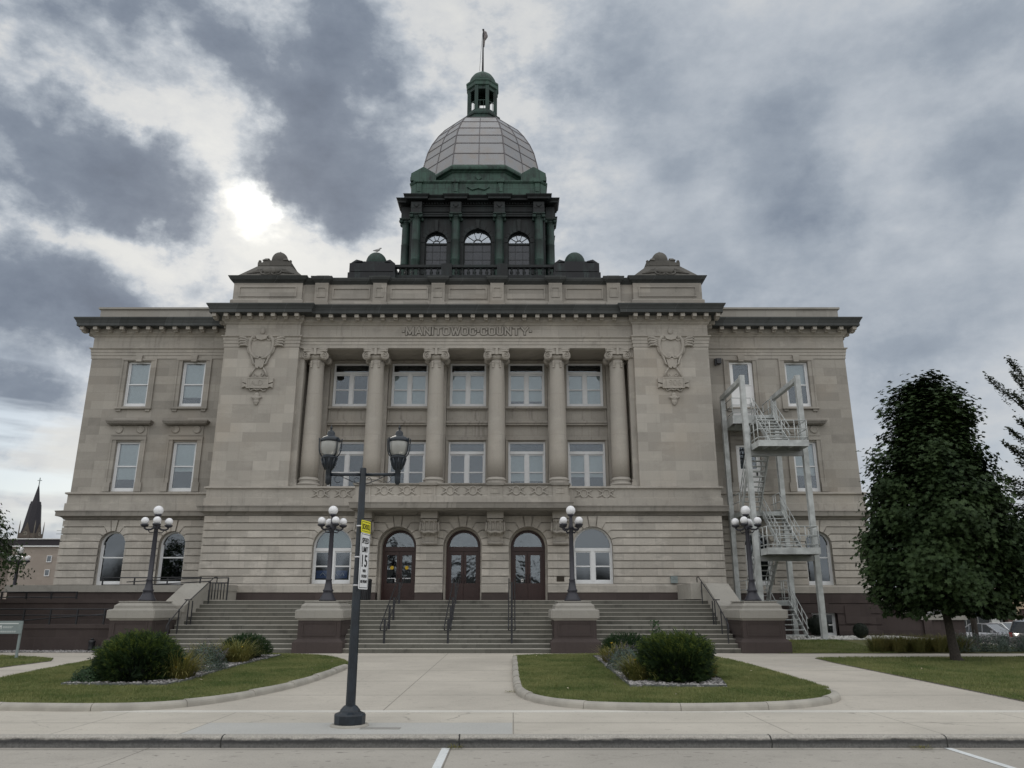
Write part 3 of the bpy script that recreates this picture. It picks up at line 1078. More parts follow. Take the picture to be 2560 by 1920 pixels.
def wall(mb, x0, x1, z0, z1, yf, yb, ops, courses=None, gap=0.0, mat=0):
    cs = courses or [z0, z1]
    for a, b in zip(cs[:-1], cs[1:]):
        a2, b2 = a + gap / 2, b - gap / 2
        br = {a2, b2}
        for o in ops:
            for q in (o['bot'], o['spring'], o['top']):
                if a2 < q < b2:
                    br.add(q)
            if o['r']:
                for k in range(1, 12):
                    q = o['spring'] + o['r'] * sin(pi / 2 * k / 12)
                    if a2 < q < b2:
                        br.add(q)
        br = sorted(br)
        for za, zb in zip(br[:-1], br[1:]):
            zm = (za + zb) / 2
            act = sorted([o for o in ops if o['bot'] < zm < o['top']], key=lambda o: o['cx'])
            eps = 1e-5
            left = (x0, x0)
            for o in act + [None]:
                if o is None:
                    right = (x1, x1)
                else:
                    right = (o['cx'] - half(o, za + eps) if za < o['spring'] - eps else o['cx'] - half(o, za + eps), o['cx'] - half(o, zb - eps))
                if right[0] - left[0] > 0.01 or right[1] - left[1] > 0.01:
                    mb.prism([(left[0], za), (right[0], za), (right[1], zb), (left[1], zb)], 'y', yf, yb, mat)
                if o is not None:
                    left = (o['cx'] + half(o, za + eps), o['cx'] + half(o, zb - eps))


def voussoirs(mb, cx, zs, r, R, yf, yb, n=9, gap=0.03, key=0.12, mat=0):
    for k in range(n):
        a0, a1 = pi * k / n, pi * (k + 1) / n
        g0 = gap / 2 / r
        Rk = R + (key if k == n // 2 else 0)
        poly = []
        for i in range(4):
            a = a0 + g0 + (a1 - a0 - 2 * g0) * i / 3
            poly.append((cx + r * cos(a), zs + r * sin(a)))
        for i in range(3, -1, -1):
            a = a0 + g0 * r / Rk + (a1 - a0 - 2 * g0 * r / Rk) * i / 3
            poly.append((cx + Rk * cos(a), zs + Rk * sin(a)))
        mb.prism(poly, 'y', yf, yb, mat)


def ring(mb, cx, zs, r0, r1, y0, y1, n=24, mat=0, a0=0.0, a1=pi):
    for k in range(n):
        p, q = a0 + (a1 - a0) * k / n, a0 + (a1 - a0) * (k + 1) / n
        mb.prism([(cx + r0 * cos(p), zs + r0 * sin(p)), (cx + r1 * cos(p), zs + r1 * sin(p)), (cx + r1 * cos(q), zs + r1 * sin(q)), (cx + r0 * cos(q), zs + r0 * sin(q))], 'y', y0, y1, mat)


def halfdisc(cx, zs, r, n=24):
    return [(cx + r * cos(pi * k / n), zs + r * sin(pi * k / n)) for k in range(n + 1)]


COURSES = [2.68 + 0.3422 * k for k in range(10)]      # 2.68 .. 5.76
CF, WF = -0.15, 1.75                                  # lower front planes: middle block, wings
DOORX = (-3.0, 0.0, 3.0)
mids = [opening(x, 0.88, 1.9, 5.25, True) for x in DOORX] + [opening(s * 5.97, 0.9, 2.70, 5.25, True) for s in (-1, 1)]
wings = [opening(s * c, 0.64, 2.69, 5.22, True) for s in (-1, 1) for c in (14.13, 17.03)]


def rusticated(mb, x0, x1, yf, yb, ops, gap=0.052):
    """channelled courses that bend down round each arch as radiating stones"""
    ops = sorted(ops, key=lambda o: o['cx'])
    r, zs = ops[0]['hw'], ops[0]['spring']
    j0 = next(k for k, z in enumerate(COURSES) if z > zs + 0.05) - 1
    wall(mb, x0, x1, COURSES[0], COURSES[j0], yf, yb, ops, COURSES[:j0 + 1], gap)
    rows = COURSES[j0:]
    n = len(rows) - 1
    lim = [x0] + [(a['cx'] + b['cx']) / 2 for a, b in zip(ops[:-1], ops[1:])] + [x1]
    h = gap / 2
    for i, o in enumerate(ops):
        r, zs, cx = o['hw'], o['spring'], o['cx']
        th = []
        for k in range(n + 1):
            rel = rows[k] - zs
            if k == 0:
                th.append(max(0.0, math.asin(min(1, max(0, rel) / r))))
            else:
                rel_ = 0.82 * rel / r
                th.append(min(radians(80) * (k / n) ** 0.92, math.asin(rel_) if rel_ < 1 else 9.0) if k < n else radians(80))
        for s, far in ((-1, lim[i]), (1, lim[i + 1])):
            fx = abs(far - cx)
            if (s < 0 and i > 0) or (s > 0 and i < len(ops) - 1):
                fx += 0.0
            for k in range(n):
                za, zb = rows[k] + h, rows[k + 1] - h
                poly = []
                if k == 0:
                    poly.append((sqrt(max(0, r * r - max(0, za - zs) ** 2)), za - zs))
                    a0 = math.asin(max(0, za - zs) / r)
                else:
                    a0 = th[k] + h / r
                    d = h / sin(th[k])
                    xo = (za - zs) / math.tan(th[k]) + 0.0
                    poly.append((xo + h * 0.6, za - zs))
                a1 = th[k + 1] - h / r
                arcp = [(r * cos(a0 + (a1 - a0) * q / 5), r * sin(a0 + (a1 - a0) * q / 5)) for q in range(6)]
                if k == 0 and za < zs:
                    poly.append((r, 0.0))
                poly += arcp
                xo2 = (rows[k + 1] - zs) / math.tan(th[k + 1])
                poly.append((xo2 + h * 0.2, zb - zs))
                poly.append((fx, zb - zs))
                poly.append((fx, za - zs))
                mb.prism([(cx + s * q[0], zs + q[1]) for q in poly], 'y', yf, yb)
        a = radians(80) + h / r
        t = rows[-1] - h - zs
        mb.prism([(cx + r * cos(a), zs + r * sin(a)), (cx + t / math.tan(a), zs + t), (cx - t / math.tan(a), zs + t), (cx - r * cos(a), zs + r * sin(a)), (cx, zs + r)], 'y', yf - 0.03, yb)


mb = MB()
rusticated(mb, -11.95, 11.95, CF, CF + 0.12, mids)
wall(mb, -11.9, 11.9, 1.95, 5.8, CF + 0.075, CF + 0.62, mids)
wall(mb, -4.6, 4.6, 1.95, 5.8, CF + 0.62, CF + 1.05, [opening(x, 0.80, 1.9, 5.17, True) for x in DOORX])
for s in (-1, 1):
    xa, xb = sorted((s * 11.95, s * 19.55))
    oi = [o for o in wings if o['cx'] * s > 0]
    rusticated(mb, xa, xb, WF, WF + 0.12, oi)
    wall(mb, xa + 0.05, xb - 0.05, 2.3, 5.8, WF + 0.075, WF + 0.6, oi)
    mb.box(*sorted((s * 19.55, s * 19.0)), WF + 0.6, 26, 2.3, 5.8)       # flank walls
    mb.box(*sorted((s * 11.95, s * 11.4)), CF + 0.62, WF + 0.05, 2.0, 5.8)
mb.build('channelled_wall', M['rustic'], CH)

base = [opening(s * c, 0.60, 0.33, 1.42) for s in (-1, 1) for c in (14.13, 16.95)]
# brownstone base of the wings, with basement windows, and sill course
mb = MB()
BC = [0.0, 0.42, 0.88, 1.38, 1.84, 2.3]
for s in (-1, 1):
    xa, xb = sorted((s * 11.9, s * 19.6))
    oi = [o for o in base if o['cx'] * s > 0]
    wall(mb, xa, xb, -0.6, 2.3, WF - 0.05, WF + 0.1, oi, [-0.6] + BC[1:], 0.045)
    wall(mb, xa, xb, -0.6, 2.3, WF, WF + 0.6, oi)
    mb.box(*sorted((s * 19.6, s * 19.1)), WF + 0.6, 26, -1.5, 2.3)
    for c in (14.13, 16.95):
        mb.prism([(s * c - 0.16, 1.44), (s * c + 0.16, 1.44), (s * c + 0.30, 2.2), (s * c - 0.30, 2.2)], 'y', WF - 0.08, WF, 0)
    mb.box(*sorted((s * 17.9, s * 19.1)), WF - 0.09, WF - 0.04, 0.95, 1.75)
build_split(mb, 'brownstone_base', M['brown'], CH, (-15.5, 15.5))
mb = MB()
pier = [(-11.95, -3.88), (-2.12, -0.88), (0.88, 2.12), (3.88, 11.95)]
for xa, xb in pier:
    mb.box(xa, xb, CF - 0.03, CF + 0.4, 1.90, 2.31)
build_split(mb, 'plinth', M['brown_plain'], CH, (-8, -1.5, 1.5, 8))
mb = MB()
sp = [(0.0, 2.315), (0.06, 2.32), (0.06, 2.6), (0.0, 2.68)]
for xa, xb in pier:
    mb.sweep([(xa, CF), (xb, CF)], sp, loop=True)
for s in (-1, 1):
    pts = [(s * 19.55, 26), (s * 19.55, WF), (s * 11.95, WF)]
    mb.sweep(pts if s < 0 else pts[::-1], sp, loop=True)
build_split(mb, 'sill_course', M['trim'], CH, (-16, -8, -1.5, 1.5, 8, 16))

# horizontal mouldings
UP = [(-19.5, 26), (-19.5, 1.9), (-11.95, 1.9), (-11.95, 0.0), (-8.27, 0.0), (-8.27, 0.2), (8.27, 0.2), (8.27, 0.0), (11.95, 0.0), (11.95, 1.9), (19.5, 1.9), (19.5, 26)]
LOW = [(-19.55, 26), (-19.55, WF), (-11.95, WF), (-11.95, CF), (11.95, CF), (11.95, WF), (19.55, WF), (19.55, 26)]
mb = MB().sweep(LOW, [(-0.1, 5.77), (0.0, 5.77), (0.04, 5.84), (0.10, 5.88), (0.26, 5.92), (0.28, 5.92), (0.28, 6.10), (0.31, 6.13), (0.31, 6.17), (0.02, 6.22), (-0.1, 6.22)])
mb.build('water_table', M['trim_dark'], CH)
mb = MB().sweep([(p[0], p[1] if abs(p[0]) > 8.3 else 0.0) for p in UP if abs(p[0]) > 8.3], [(-0.1, 6.18), (0.13, 6.18), (0.13, 6.56), (0.07, 6.58), (0.07, 6.98), (0.17, 7.02), (0.17, 7.09), (0.02, 7.13), (-0.1, 7.13)])
mb.box(-8.27, 8.27, 0.05, 2.1, 6.9, 7.10)
mb.build('string_course', M['trim'], CH)

# upper walls: pavilions, wings, wall behind the columns
mb = MB()
for s in (-1, 1):
    mb.box(*sorted((s * 8.27, s * 11.95)), 0.0, 2.5, 7.05, 14.02)
build_split(mb, 'pavilion_wall', M['ashlar'], CH, (-10, 10))
mb = MB()
WX = (14.14, 16.98)
for s in (-1, 1):
    xa, xb = sorted((s * 11.95, s * 19.5))
    ops = [opening(s * c, 0.605, 11.49, 13.88) for c in WX] + [opening(s * c, 0.605, 7.16, 9.66) for c in WX]
    if s > 0:
        ops = [opening(14.07, 0.605, 10.70, 13.87), opening(16.92, 0.605, 11.49, 13.86), opening(14.07, 0.605, 7.16, 9.50), opening(16.92, 0.605, 7.16, 9.66)]
    wall(mb, xa, xb, 7.05, 14.02, 1.9, 2.35, ops)
    mb.box(*sorted((s * 19.5, s * 19.0)), 2.35, 26, 7.05, 14.2)
build_split(mb, 'wing_wall', M['ashlar_wing'], CH, (-16, 16))
WINX = (-6.0, -3.0, 0.0, 3.0, 6.0)
mb = MB()
wall(mb, -8.27, 8.27, 7.1, 14.02, 2.0, 2.4, [opening(x, 0.93, 11.49, 13.81) for x in WINX] + [opening(x, 0.93, 7.12, 9.68) for x in WINX])
for x in (-7.5, -4.5, -1.5, 1.5, 4.5, 7.5):
    mb.box(x - 0.42, x + 0.42, 1.72, 2.0, 7.1, 13.95)
    mb.box(x - 0.50, x + 0.50, 1.66, 2.0, 13.55, 13.8)
build_split(mb, 'colonnade_wall', M['trim'], CH, (0,))
mb = MB()
for x in WINX:
    mb.box(x - 1.0, x + 1.0, 1.985, 2.0, 9.92, 10.50)
    mb.box(x - 0.97, x + 0.97, 1.975, 2.0, 10.81, 11.27)
    mb.box(x - 1.07, x + 1.07, 1.80, 2.0, 11.36, 11.47)
    mb.box(x - 1.05, x + 1.05, 1.90, 2.0, 10.72, 10.80)
    mb.box(x - 1.05, x + 1.05, 1.93, 2.0, 11.28, 11.36)
    for s in (-1, 1):
        mb.box(*sorted((x + s * 1.05, x + s * 0.98)), 1.93, 2.0, 10.80, 11.28)
        mb.box(*sorted((x + s * 1.06, x + s * 0.945)), 1.90, 2.0, 7.12, 9.74)
        mb.box(*sorted((x + s * 1.06, x + s * 0.945)), 1.92, 2.0, 11.49, 13.84)
    mb.box(x - 1.07, x + 1.07, 1.76, 2.0, 10.60, 10.70)
    mb.box(x - 1.07, x + 1.07, 1.82, 2.0, 10.50, 10.60)
    mb.box(x - 1.06, x + 1.06, 1.88, 2.0, 9.74, 9.90)
    mb.box(x - 1.06, x + 1.06, 1.92, 2.0, 13.84, 13.93)
build_split(mb, 'spandrel', M['spandrel'], CH, WINX)

# window surrounds, hoods and sills on the wings
mb = MB()
for s in (-1, 1):
    for i, c in enumerate(WX if s < 0 else (14.07, 16.92)):
        x = s * c
        f = 1.9
        for k in (-1, 1):
            mb.box(*sorted((x + k * 0.61, x + k * 0.86)), f - 0.05, f, 11.45, 13.99)
            mb.box(*sorted((x + k * 0.80, x + k * 0.90)), f - 0.08, f, 11.45, 13.97)
            mb.box(*sorted((x + k * 0.62, x + k * 0.85)), f - 0.07, f, 11.22, 11.34)
            mb.box(*sorted((x + k * 0.61, x + k * 0.84)), f - 0.05, f, 7.14, 9.86)
            mb.box(*sorted((x + k * 0.80, x + k * 0.88)), f - 0.08, f, 7.6, 9.90)
            mb.box(*sorted((x + k * 0.61, x + k * 0.95)), f - 0.10, f, 7.14, 7.6)
            b0 = len(mb.v)
            mb.lathe([(0.20, 0.0), (0.20, 0.03), (0.15, 0.04), (0.13, 0.015), (0.0, 0.04)], 0, 0, 20)
            mb.xform(Matrix.Translation((x + k * 0.54, f - 0.06, 10.28)) @ Matrix.Rotation(radians(90), 4, 'X'), b0)
        mb.box(x - 0.905, x + 0.905, f - 0.085, f, 13.92, 14.02)
        mb.prism([(x - 0.13, 13.84), (x + 0.13, 13.84), (x + 0.17, 14.19), (x - 0.17, 14.19)], 'y', f - 0.16, f)
        mb.box(x - 0.92, x + 0.92, f - 0.14, f, 11.34, 11.44)
        mb.box(x - 0.885, x + 0.885, f - 0.086, f, 9.74, 9.92)
        mb.box(x - 0.86, x + 0.86, f - 0.045, f, 9.96, 10.48)
build_split(mb, 'window_surround', M['ashlar_wing'], CH, (-17, -14.1, 14.1, 17))
mb = MB()
for s in (-1, 1):
    for c in (WX if s < 0 else (14.07, 16.92)):
        x = s * c
        mb.box(x - 1.04, x + 1.04, 1.62, 1.9, 10.50, 10.56)
        mb.box(x - 1.10, x + 1.10, 1.54, 1.9, 10.56, 10.64)
        mb.box(x - 1.14, x + 1.14, 1.50, 1.9, 10.64, 10.70)
build_split(mb, 'window_hood', M['trim_dark'], CH, (-17, -14.1, 14.1, 17))

# entablature
mb = MB()
mb.sweep(UP, [(-0.4, 14.03), (0.03, 14.03), (0.03, 14.20), (0.055, 14.205), (0.055, 14.37), (0.08, 14.375), (0.08, 14.50), (0.15, 14.56), (0.15, 14.60), (0.02, 14.62), (0.02, 15.20), (0.08, 15.24), (0.10, 15.30), (0.20, 15.38), (0.20, 15.66), (-0.4, 15.66)])
mb.box(-8.27, 8.27, 0.25, 2.3, 14.00, 14.06)
mb.build('entablature', M['trim'], CH)
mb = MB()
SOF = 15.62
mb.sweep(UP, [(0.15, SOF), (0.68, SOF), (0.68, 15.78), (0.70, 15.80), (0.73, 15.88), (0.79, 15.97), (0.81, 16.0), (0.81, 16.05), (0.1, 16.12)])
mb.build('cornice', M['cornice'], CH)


def row(x0, x1, y, step=0.64):
    n = max(1, round((x1 - x0) / step))
    return [(x0 + (x1 - x0) * i / n, y) for i in range(n + 1)]


mods = []
for s in (-1, 1):
    mods += [(s * x, y) for x, y in row(8.35, 12.42, 0.0, 0.62)]
    mods += [(s * x, y) for x, y in row(13.1, 19.95, 1.9, 0.66)]
mods += row(-7.35, 7.35, 0.2, 0.64)
for s in (-1, 1):
    for k in range(3):
        mods.append((s * 12.53, 0.62 + 0.62 * k, s))
    for k in range(4):
        mods.append((s * 20.08, 2.4 + 0.66 * k, s))
md = MB()
md.box(-0.10, 0.10, -0.58, -0.1, -0.17, -0.002)
md.box(-0.085, 0.085, -0.40, -0.1, -0.24, -0.17)
md0 = md.build('modillion', M['trim'], CH)
for i, q in enumerate(mods):
    o = md0 if i == 0 else dup(md0)
    o.parent = CH
    if len(q) == 2:
        o.location = (q[0], q[1], SOF)
    else:
        o.location = (q[0] - q[2] * 0.58, q[1], SOF)
        o.rotation_euler = (0, 0, pi / 2 * q[2])
# carved name on the frieze: raised block letters, shadow outline painted as dark copies behind
RR = [(0.0, 0.16), (0.0, 0.84), (0.05, 0.95), (0.16, 1.0), (0.64, 1.0), (0.75, 0.95), (0.8, 0.84), (0.8, 0.16), (0.75, 0.05), (0.64, 0.0), (0.16, 0.0), (0.05, 0.05), (0.0, 0.16)]
GLY = {'M': (1.0, [[(0, 0), (0, 1)], [(0, 1), (0.5, 0.1)], [(0.5, 0.1), (1, 1)], [(1, 1), (1, 0)]]),
       'A': (0.9, [[(0, 0), (0.45, 1)], [(0.45, 1), (0.9, 0)], [(0.2, 0.3), (0.7, 0.3)]]),
       'N': (0.8, [[(0, 0), (0, 1)], [(0, 1), (0.8, 0)], [(0.8, 0), (0.8, 1)]]),
       'I': (0.0, [[(0, 0), (0, 1)]]), 'T': (0.84, [[(0, 1), (0.84, 1)], [(0.42, 1), (0.42, 0)]]),
       'O': (0.8, [RR]), 'C': (0.8, [[(0.8, 0.70), (0.8, 0.84), (0.75, 0.95), (0.64, 1.0), (0.16, 1.0), (0.05, 0.95), (0.0, 0.84), (0.0, 0.16), (0.05, 0.05), (0.16, 0.0), (0.64, 0.0), (0.75, 0.05), (0.8, 0.16), (0.8, 0.30)]]),
       'U': (0.8, [[(0, 1), (0, 0.16), (0.05, 0.05), (0.16, 0.0), (0.64, 0.0), (0.75, 0.05), (0.8, 0.16), (0.8, 1)]]),
       'W': (1.15, [[(0, 1), (0.28, 0)], [(0.28, 0), (0.575, 0.9)], [(0.575, 0.9), (0.87, 0)], [(0.87, 0), (1.15, 1)]]),
       'Y': (0.9, [[(0, 1), (0.45, 0.45)], [(0.9, 1), (0.45, 0.45)], [(0.45, 0.45), (0.45, 0)]]), '.': (0.0, [[(-0.05, 0.45), (0.05, 0.45)]])}


def block_letters(mb, words, width, h, x0, z0, y, wd, dep):
    tot, pen = 0.0, []
    for c in words:
        pen.append(tot)
        tot += GLY[c][0] + (0.42 if c != '.' else 0.46)
    tot -= 0.42
    k = width / tot
    q = 0
    for c, p0 in zip(words, pen):
        for st in GLY[c][1]:
            P = [(x0 - width / 2 + (p0 + a) * k, z0 + b_ * h) for a, b_ in st]
            q += 1
            vs = []
            for i, p_ in enumerate(P):
                closed = P[0] == P[-1]
                pa = P[i - 1] if i > 0 else (P[-2] if closed else p_)
                pb_ = P[i + 1] if i < len(P) - 1 else (P[1] if closed else p_)
                l = hypot(pb_[0] - pa[0], pb_[1] - pa[1])
                nx_, nz_ = -(pb_[1] - pa[1]) / l, (pb_[0] - pa[0]) / l
                ex, ez = 0, 0
                if not closed and i in (0, len(P) - 1):
                    s_ = -1 if i == 0 else 1
                    ex, ez = (pb_[0] - pa[0]) / l * s_ * wd / 2, (pb_[1] - pa[1]) / l * s_ * wd / 2
                yy = y - 0.0009 * (q % 4)
                for sd_ in (-1, 1):
                    for d_ in (0, dep):
                        vs.append((p_[0] + ex + sd_ * nx_ * wd / 2, yy + d_, p_[1] + ez + sd_ * nz_ * wd / 2))
            n_ = len(P)
            fs = []
            for i in range(n_ - 1):
                a4, b4 = 4 * i, 4 * i + 4
                fs += [(a4, a4 + 2, b4 + 2, b4), (a4 + 1, b4 + 1, b4 + 3, a4 + 3), (a4, b4, b4 + 1, a4 + 1), (a4 + 2, a4 + 3, b4 + 3, b4 + 2)]
            fs += [(0, 1, 3, 2), (4 * n_ - 4, 4 * n_ - 2, 4 * n_ - 1, 4 * n_ - 3)]
            mb.add(vs, fs)
    return mb


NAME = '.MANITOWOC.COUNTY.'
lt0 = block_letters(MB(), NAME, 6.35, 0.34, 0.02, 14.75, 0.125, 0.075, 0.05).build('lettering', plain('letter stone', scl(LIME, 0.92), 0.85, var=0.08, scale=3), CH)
block_letters(MB(), NAME, 6.35, 0.34, 0.02, 14.75, 0.174, 0.135, 0.02).build('letter_shadow', plain('painted letter shadow', scl(LIME, 0.40), 0.9, var=0.15, scale=3), lt0)

# wing parapets, roofs
mb = MB()
for s in (-1, 1):
    pts = [(s * 19.45, 26), (s * 19.45, 1.95), (s * 11.9, 1.95)]
    mb.sweep(pts if s < 0 else pts[::-1], [(-0.45, 15.85), (0.0, 15.85), (0.0, 16.74), (0.09, 16.78), (0.09, 16.88), (-0.45, 16.88)], loop=True)
build_split(mb, 'wing_parapet', M['coping'], CH, (-16, 16))
mb = MB()
for s in (-1, 1):
    mb.box(*sorted((s * 11.9, s * 18.2)), 2.6, 3.2, 16.85, 17.16)
    mb.box(*sorted((s * 18.2, s * 19.2)), 2.6, 3.0, 16.85, 17.04)
build_split(mb, 'red_roof_edge', M['red'], CH, (-16, 16))
mb = MB()
mb.box(-19.2, 19.2, 2.2, 26, 15.7, 15.9)
mb.box(-12.0, 12.0, 0.8, 26, 15.9, 16.3)
mb.box(-19.55, 19.55, 25.6, 26.1, -1.0, 15.9)
mb.build('roof', M['roofdark'], CH)
mb = MB()
mb.box(-8.2, 8.2, 3.3, 3.4, 6.9, 14.2)
mb.box(-11.8, 11.8, 2.1, 2.2, 1.9, 6.0)
mb.box(-11.8, 11.8, 0.5, 2.1, 5.82, 6.0)
mb.box(-11.8, 11.8, 0.5, 2.1, 1.80, 1.90)
for s in (-1, 1):
    mb.box(*sorted((s * 11.95, s * 19.1)), 3.4, 3.5, -0.5, 15.7)
    for z in (2.2, 6.2, 10.2):
        mb.box(*sorted((s * 11.95, s * 19.1)), 2.36, 3.4, z, z + 0.1)
mb.build('room_interior', M['dark'], CH)

# attic over the middle block
mb = MB()
mb.box(-8.45, 8.45, 0.45, 1.0, 15.85, 17.55)
mb.sweep([(-8.4, 0.45), (8.4, 0.45)], [(-0.1, 15.9), (0.10, 15.9), (0.10, 16.52), (0.04, 16.62), (0.0, 16.64), (-0.1, 16.64)], loop=True)
AP = (-7.43, -4.47, -1.5, 1.5, 4.47, 7.43)
for x in AP:
    mb.box(x - 0.34, x + 0.34, 0.25, 0.5, 15.85, 17.58)
    mb.box(x - 0.40, x + 0.40, 0.20, 0.5, 15.85, 16.50)
    for a in ((x - 0.22, x + 0.22, 17.28, 17.33), (x - 0.22, x + 0.22, 16.78, 16.83)):
        mb.box(a[0], a[1], 0.215, 0.25, a[2], a[3])
    for k in (-1, 1):
        mb.box(*sorted((x + k * 0.22, x + k * 0.17)), 0.217, 0.25, 16.83, 17.28)
for xa, xb in zip(AP[:-1], AP[1:]):
    a, b = xa + 0.52, xb - 0.52
    for q in ((a, b, 17.30, 17.37), (a, b, 16.76, 16.83)):
        mb.box(q[0], q[1], 0.40, 0.45, q[2], q[3])
    for q in ((a, a + 0.07), (b - 0.07, b)):
        mb.box(q[0], q[1], 0.402, 0.45, 16.83, 17.30)
for s in (-1, 1):
    xa, xb = sorted((s * 8.42, s * 11.92))
    mb.box(xa, xb, 0.3, 3.6, 15.85, 17.6)
    mb.box(xa - 0.09, xb + 0.09, 0.2, 3.7, 15.85, 16.62)
    mb.taper((xa - 0.09, xb + 0.09, 0.2, 3.7), 16.62, (xa, xb, 0.3, 3.6), 16.70)
    a, b = xa + 0.28, xb - 0.28
    for q in ((a, b, 17.32, 17.38), (a, b, 16.82, 16.88)):
        mb.box(q[0], q[1], 0.25, 0.3, q[2], q[3])
    for q in ((a, a + 0.06), (b - 0.06, b)):
        mb.box(q[0], q[1], 0.252, 0.3, 16.88, 17.32)
mb.build('attic_wall', M['ashlar_wing'], CH)
mb = MB()
mb.sweep([(-8.4, 0.45), (8.4, 0.45)], [(-0.6, 17.55), (0.0, 17.55), (0.05, 17.60), (0.16, 17.70), (0.20, 17.80), (0.20, 17.86), (-0.6, 17.9)], loop=True)
for x in AP:
    mb.sweep([(x - 0.34, 0.5), (x - 0.34, 0.25), (x + 0.34, 0.25), (x + 0.34, 0.5)], [(-0.1, 17.57), (0.0, 17.57), (0.05, 17.62), (0.16, 17.72), (0.20, 17.82), (0.20, 17.875), (-0.1, 17.89)], loop=True)
    mb.box(x - 0.32, x + 0.32, 0.3, 0.9, 17.87, 18.0)
for s in (-1, 1):
    xa, xb = sorted((s * 8.42, s * 11.92))
    mb.sweep([(xa, 3.6), (xa, 0.3), (xb, 0.3), (xb, 3.6)], [(-0.3, 17.58), (0.0, 17.58), (0.05, 17.64), (0.17, 17.72), (0.24, 17.84), (0.27, 17.90), (-0.3, 17.95)], loop=True)
mb.build('attic_cornice', M['cornice'], CH)
for s in (-1, 1):
    xc = s * 10.17
    mb = MB()
    mb.taper((xc - 1.78, xc + 1.78, 0.25, 3.6), 17.93, (xc - 1.70, xc + 1.70, 0.33, 3.5), 18.02)
    mb.taper((xc - 1.66, xc + 1.66, 0.36, 3.5), 18.02, (xc - 0.84, xc + 0.84, 0.95, 2.9), 18.84)
    mb.box(xc - 0.88, xc + 0.88, 0.92, 2.95, 18.84, 19.03)
    mb.box(xc - 0.66, xc + 0.66, 1.05, 2.8, 19.03, 19.2)
    # shell cartouche lying on the slope
    b0 = len(mb.v)
    mb.ball((0, 0, 0), 0.48, 20, 6, sq=0.35, z0=0.0)
    for k in (-1, 1):
        mb.tube(spiral(k * 0.22, -0.16, 0.36, 0.05, 90 if k > 0 else 90, (-450 if k > 0 else 630), 30, 0.0), 0.05, 6)
        for j in range(3):
            mb.tube([(k * (0.45 + 0.02 * j), 0, -0.12 + 0.13 * j), (k * 0.75, -0.03, -0.22 + 0.12 * j), (k * (1.22 - 0.2 * j), 0, -0.30 + 0.1 * j)], [0.06, 0.045, 0.015], 6)
    for i in range(b0, len(mb.v)):
        x, y, z = mb.v[i]
        if i < b0 + 20 * 7:
            mb.v[i] = (x, -z, y * 0.62)
    mb.xform(Matrix.Translation((xc, 0.62, 18.42)) @ Matrix.Rotation(radians(-36), 4, 'X'), b0)
    mb.ball((xc, 1.75, 19.48), 0.43, 24, 10, sq=1.12, z0=-0.5)
    mb.lathe([(0.05, 19.95), (0.05, 19.98), (0.0, 20.04)], xc, 1.75, 8)
    for k in (-1, 1):
        mb.taper((xc + k * 0.55 - 0.14, xc + k * 0.55 + 0.14, 1.0, 2.6), 19.2, (xc + k * 0.48 - 0.10, xc + k * 0.48 + 0.10, 1.15, 2.4), 19.36)
        b1 = len(mb.v)
        mb.ball((xc + k * 0.80, 1.0, 19.10), 0.085, 8, 6)
    mb.build('roof_ornament', M['attic_dark'], CH)

# ------------------------------------------------------------------ columns
cols = []
mb = MB()
prof = [(0.425, 7.62), (0.43, 8.6), (0.424, 9.6), (0.412, 10.6), (0.395, 11.6), (0.375, 12.6), (0.36, 13.25), (0.36, 13.30), (0.385, 13.33), (0.385, 13.37), (0.355, 13.40), (0.355, 13.55)]
mb.lathe([(r, z) for r, z in prof], 0, 0, 36)
shaft = mb.build('column', M['column'], None)
mb = MB()
mb.box(-0.58, 0.58, -0.58, 0.58, 7.10, 7.22)
mb.lathe([(0.50, 7.22)] + [(0.50 + 0.075 * sin(pi * i / 8), 7.22 + 0.14 * i / 8) for i in range(9)] + [(0.475, 7.38), (0.455, 7.42), (0.475, 7.46)] + [(0.465 + 0.05 * sin(pi * i / 6), 7.46 + 0.1 * i / 6) for i in range(7)] + [(0.45, 7.58), (0.428, 7.63)], 0, 0, 36)
basem = mb.build('base', M['trim'], shaft)
mb = MB()
mb.lathe([(0.36, 13.50), (0.42, 13.56), (0.46, 13.64), (0.45, 13.72), (0.40, 13.74)], 0, 0, 28)
for sx in (-1, 1):
    for f in (-1, 1):
        b0 = len(mb.v)
        mb.lathe([(0.20, -0.10), (0.21, 0.0), (0.19, 0.10), (0.15, 0.12), (0.0, 0.10)], 0, 0, 20)
        mb.xform(Matrix.Translation((sx * 0.44, f * 0.40, 13.66)) @ Matrix.Rotation(radians(-sx * f * 20), 4, 'Z') @ Matrix.Rotation(radians(90 * f * -1 * -1), 4, 'X'), b0)
        mb.tube([(p[0], f * 0.545, p[2]) for p in spiral(sx * 0.45, 13.66, 0.20, 0.03, 90, 90 - sx * 640, 34)], 0.022, 5)
        b0 = len(mb.v)
        for j in range(4):
            mb.box(sx * 0.18 - 0.055, sx * 0.18 + 0.055, f * 0.365 - 0.03, f * 0.365 + 0.03, 13.36 - 0.09 * j, 13.40 - 0.09 * j)
        mb.box(sx * 0.18 - 0.025, sx * 0.18 + 0.025, f * 0.36 - 0.02, f * 0.36 + 0.02, 13.1, 13.45)
for f in (-1, 1):
    mb.box(-0.42, 0.42, f * 0.46 - 0.06, f * 0.46 + 0.06, 13.74, 13.87)
    mb.box(-0.06, 0.06, f * 0.50 - 0.08, f * 0.50 + 0.08, 13.70, 14.02)
ab = []
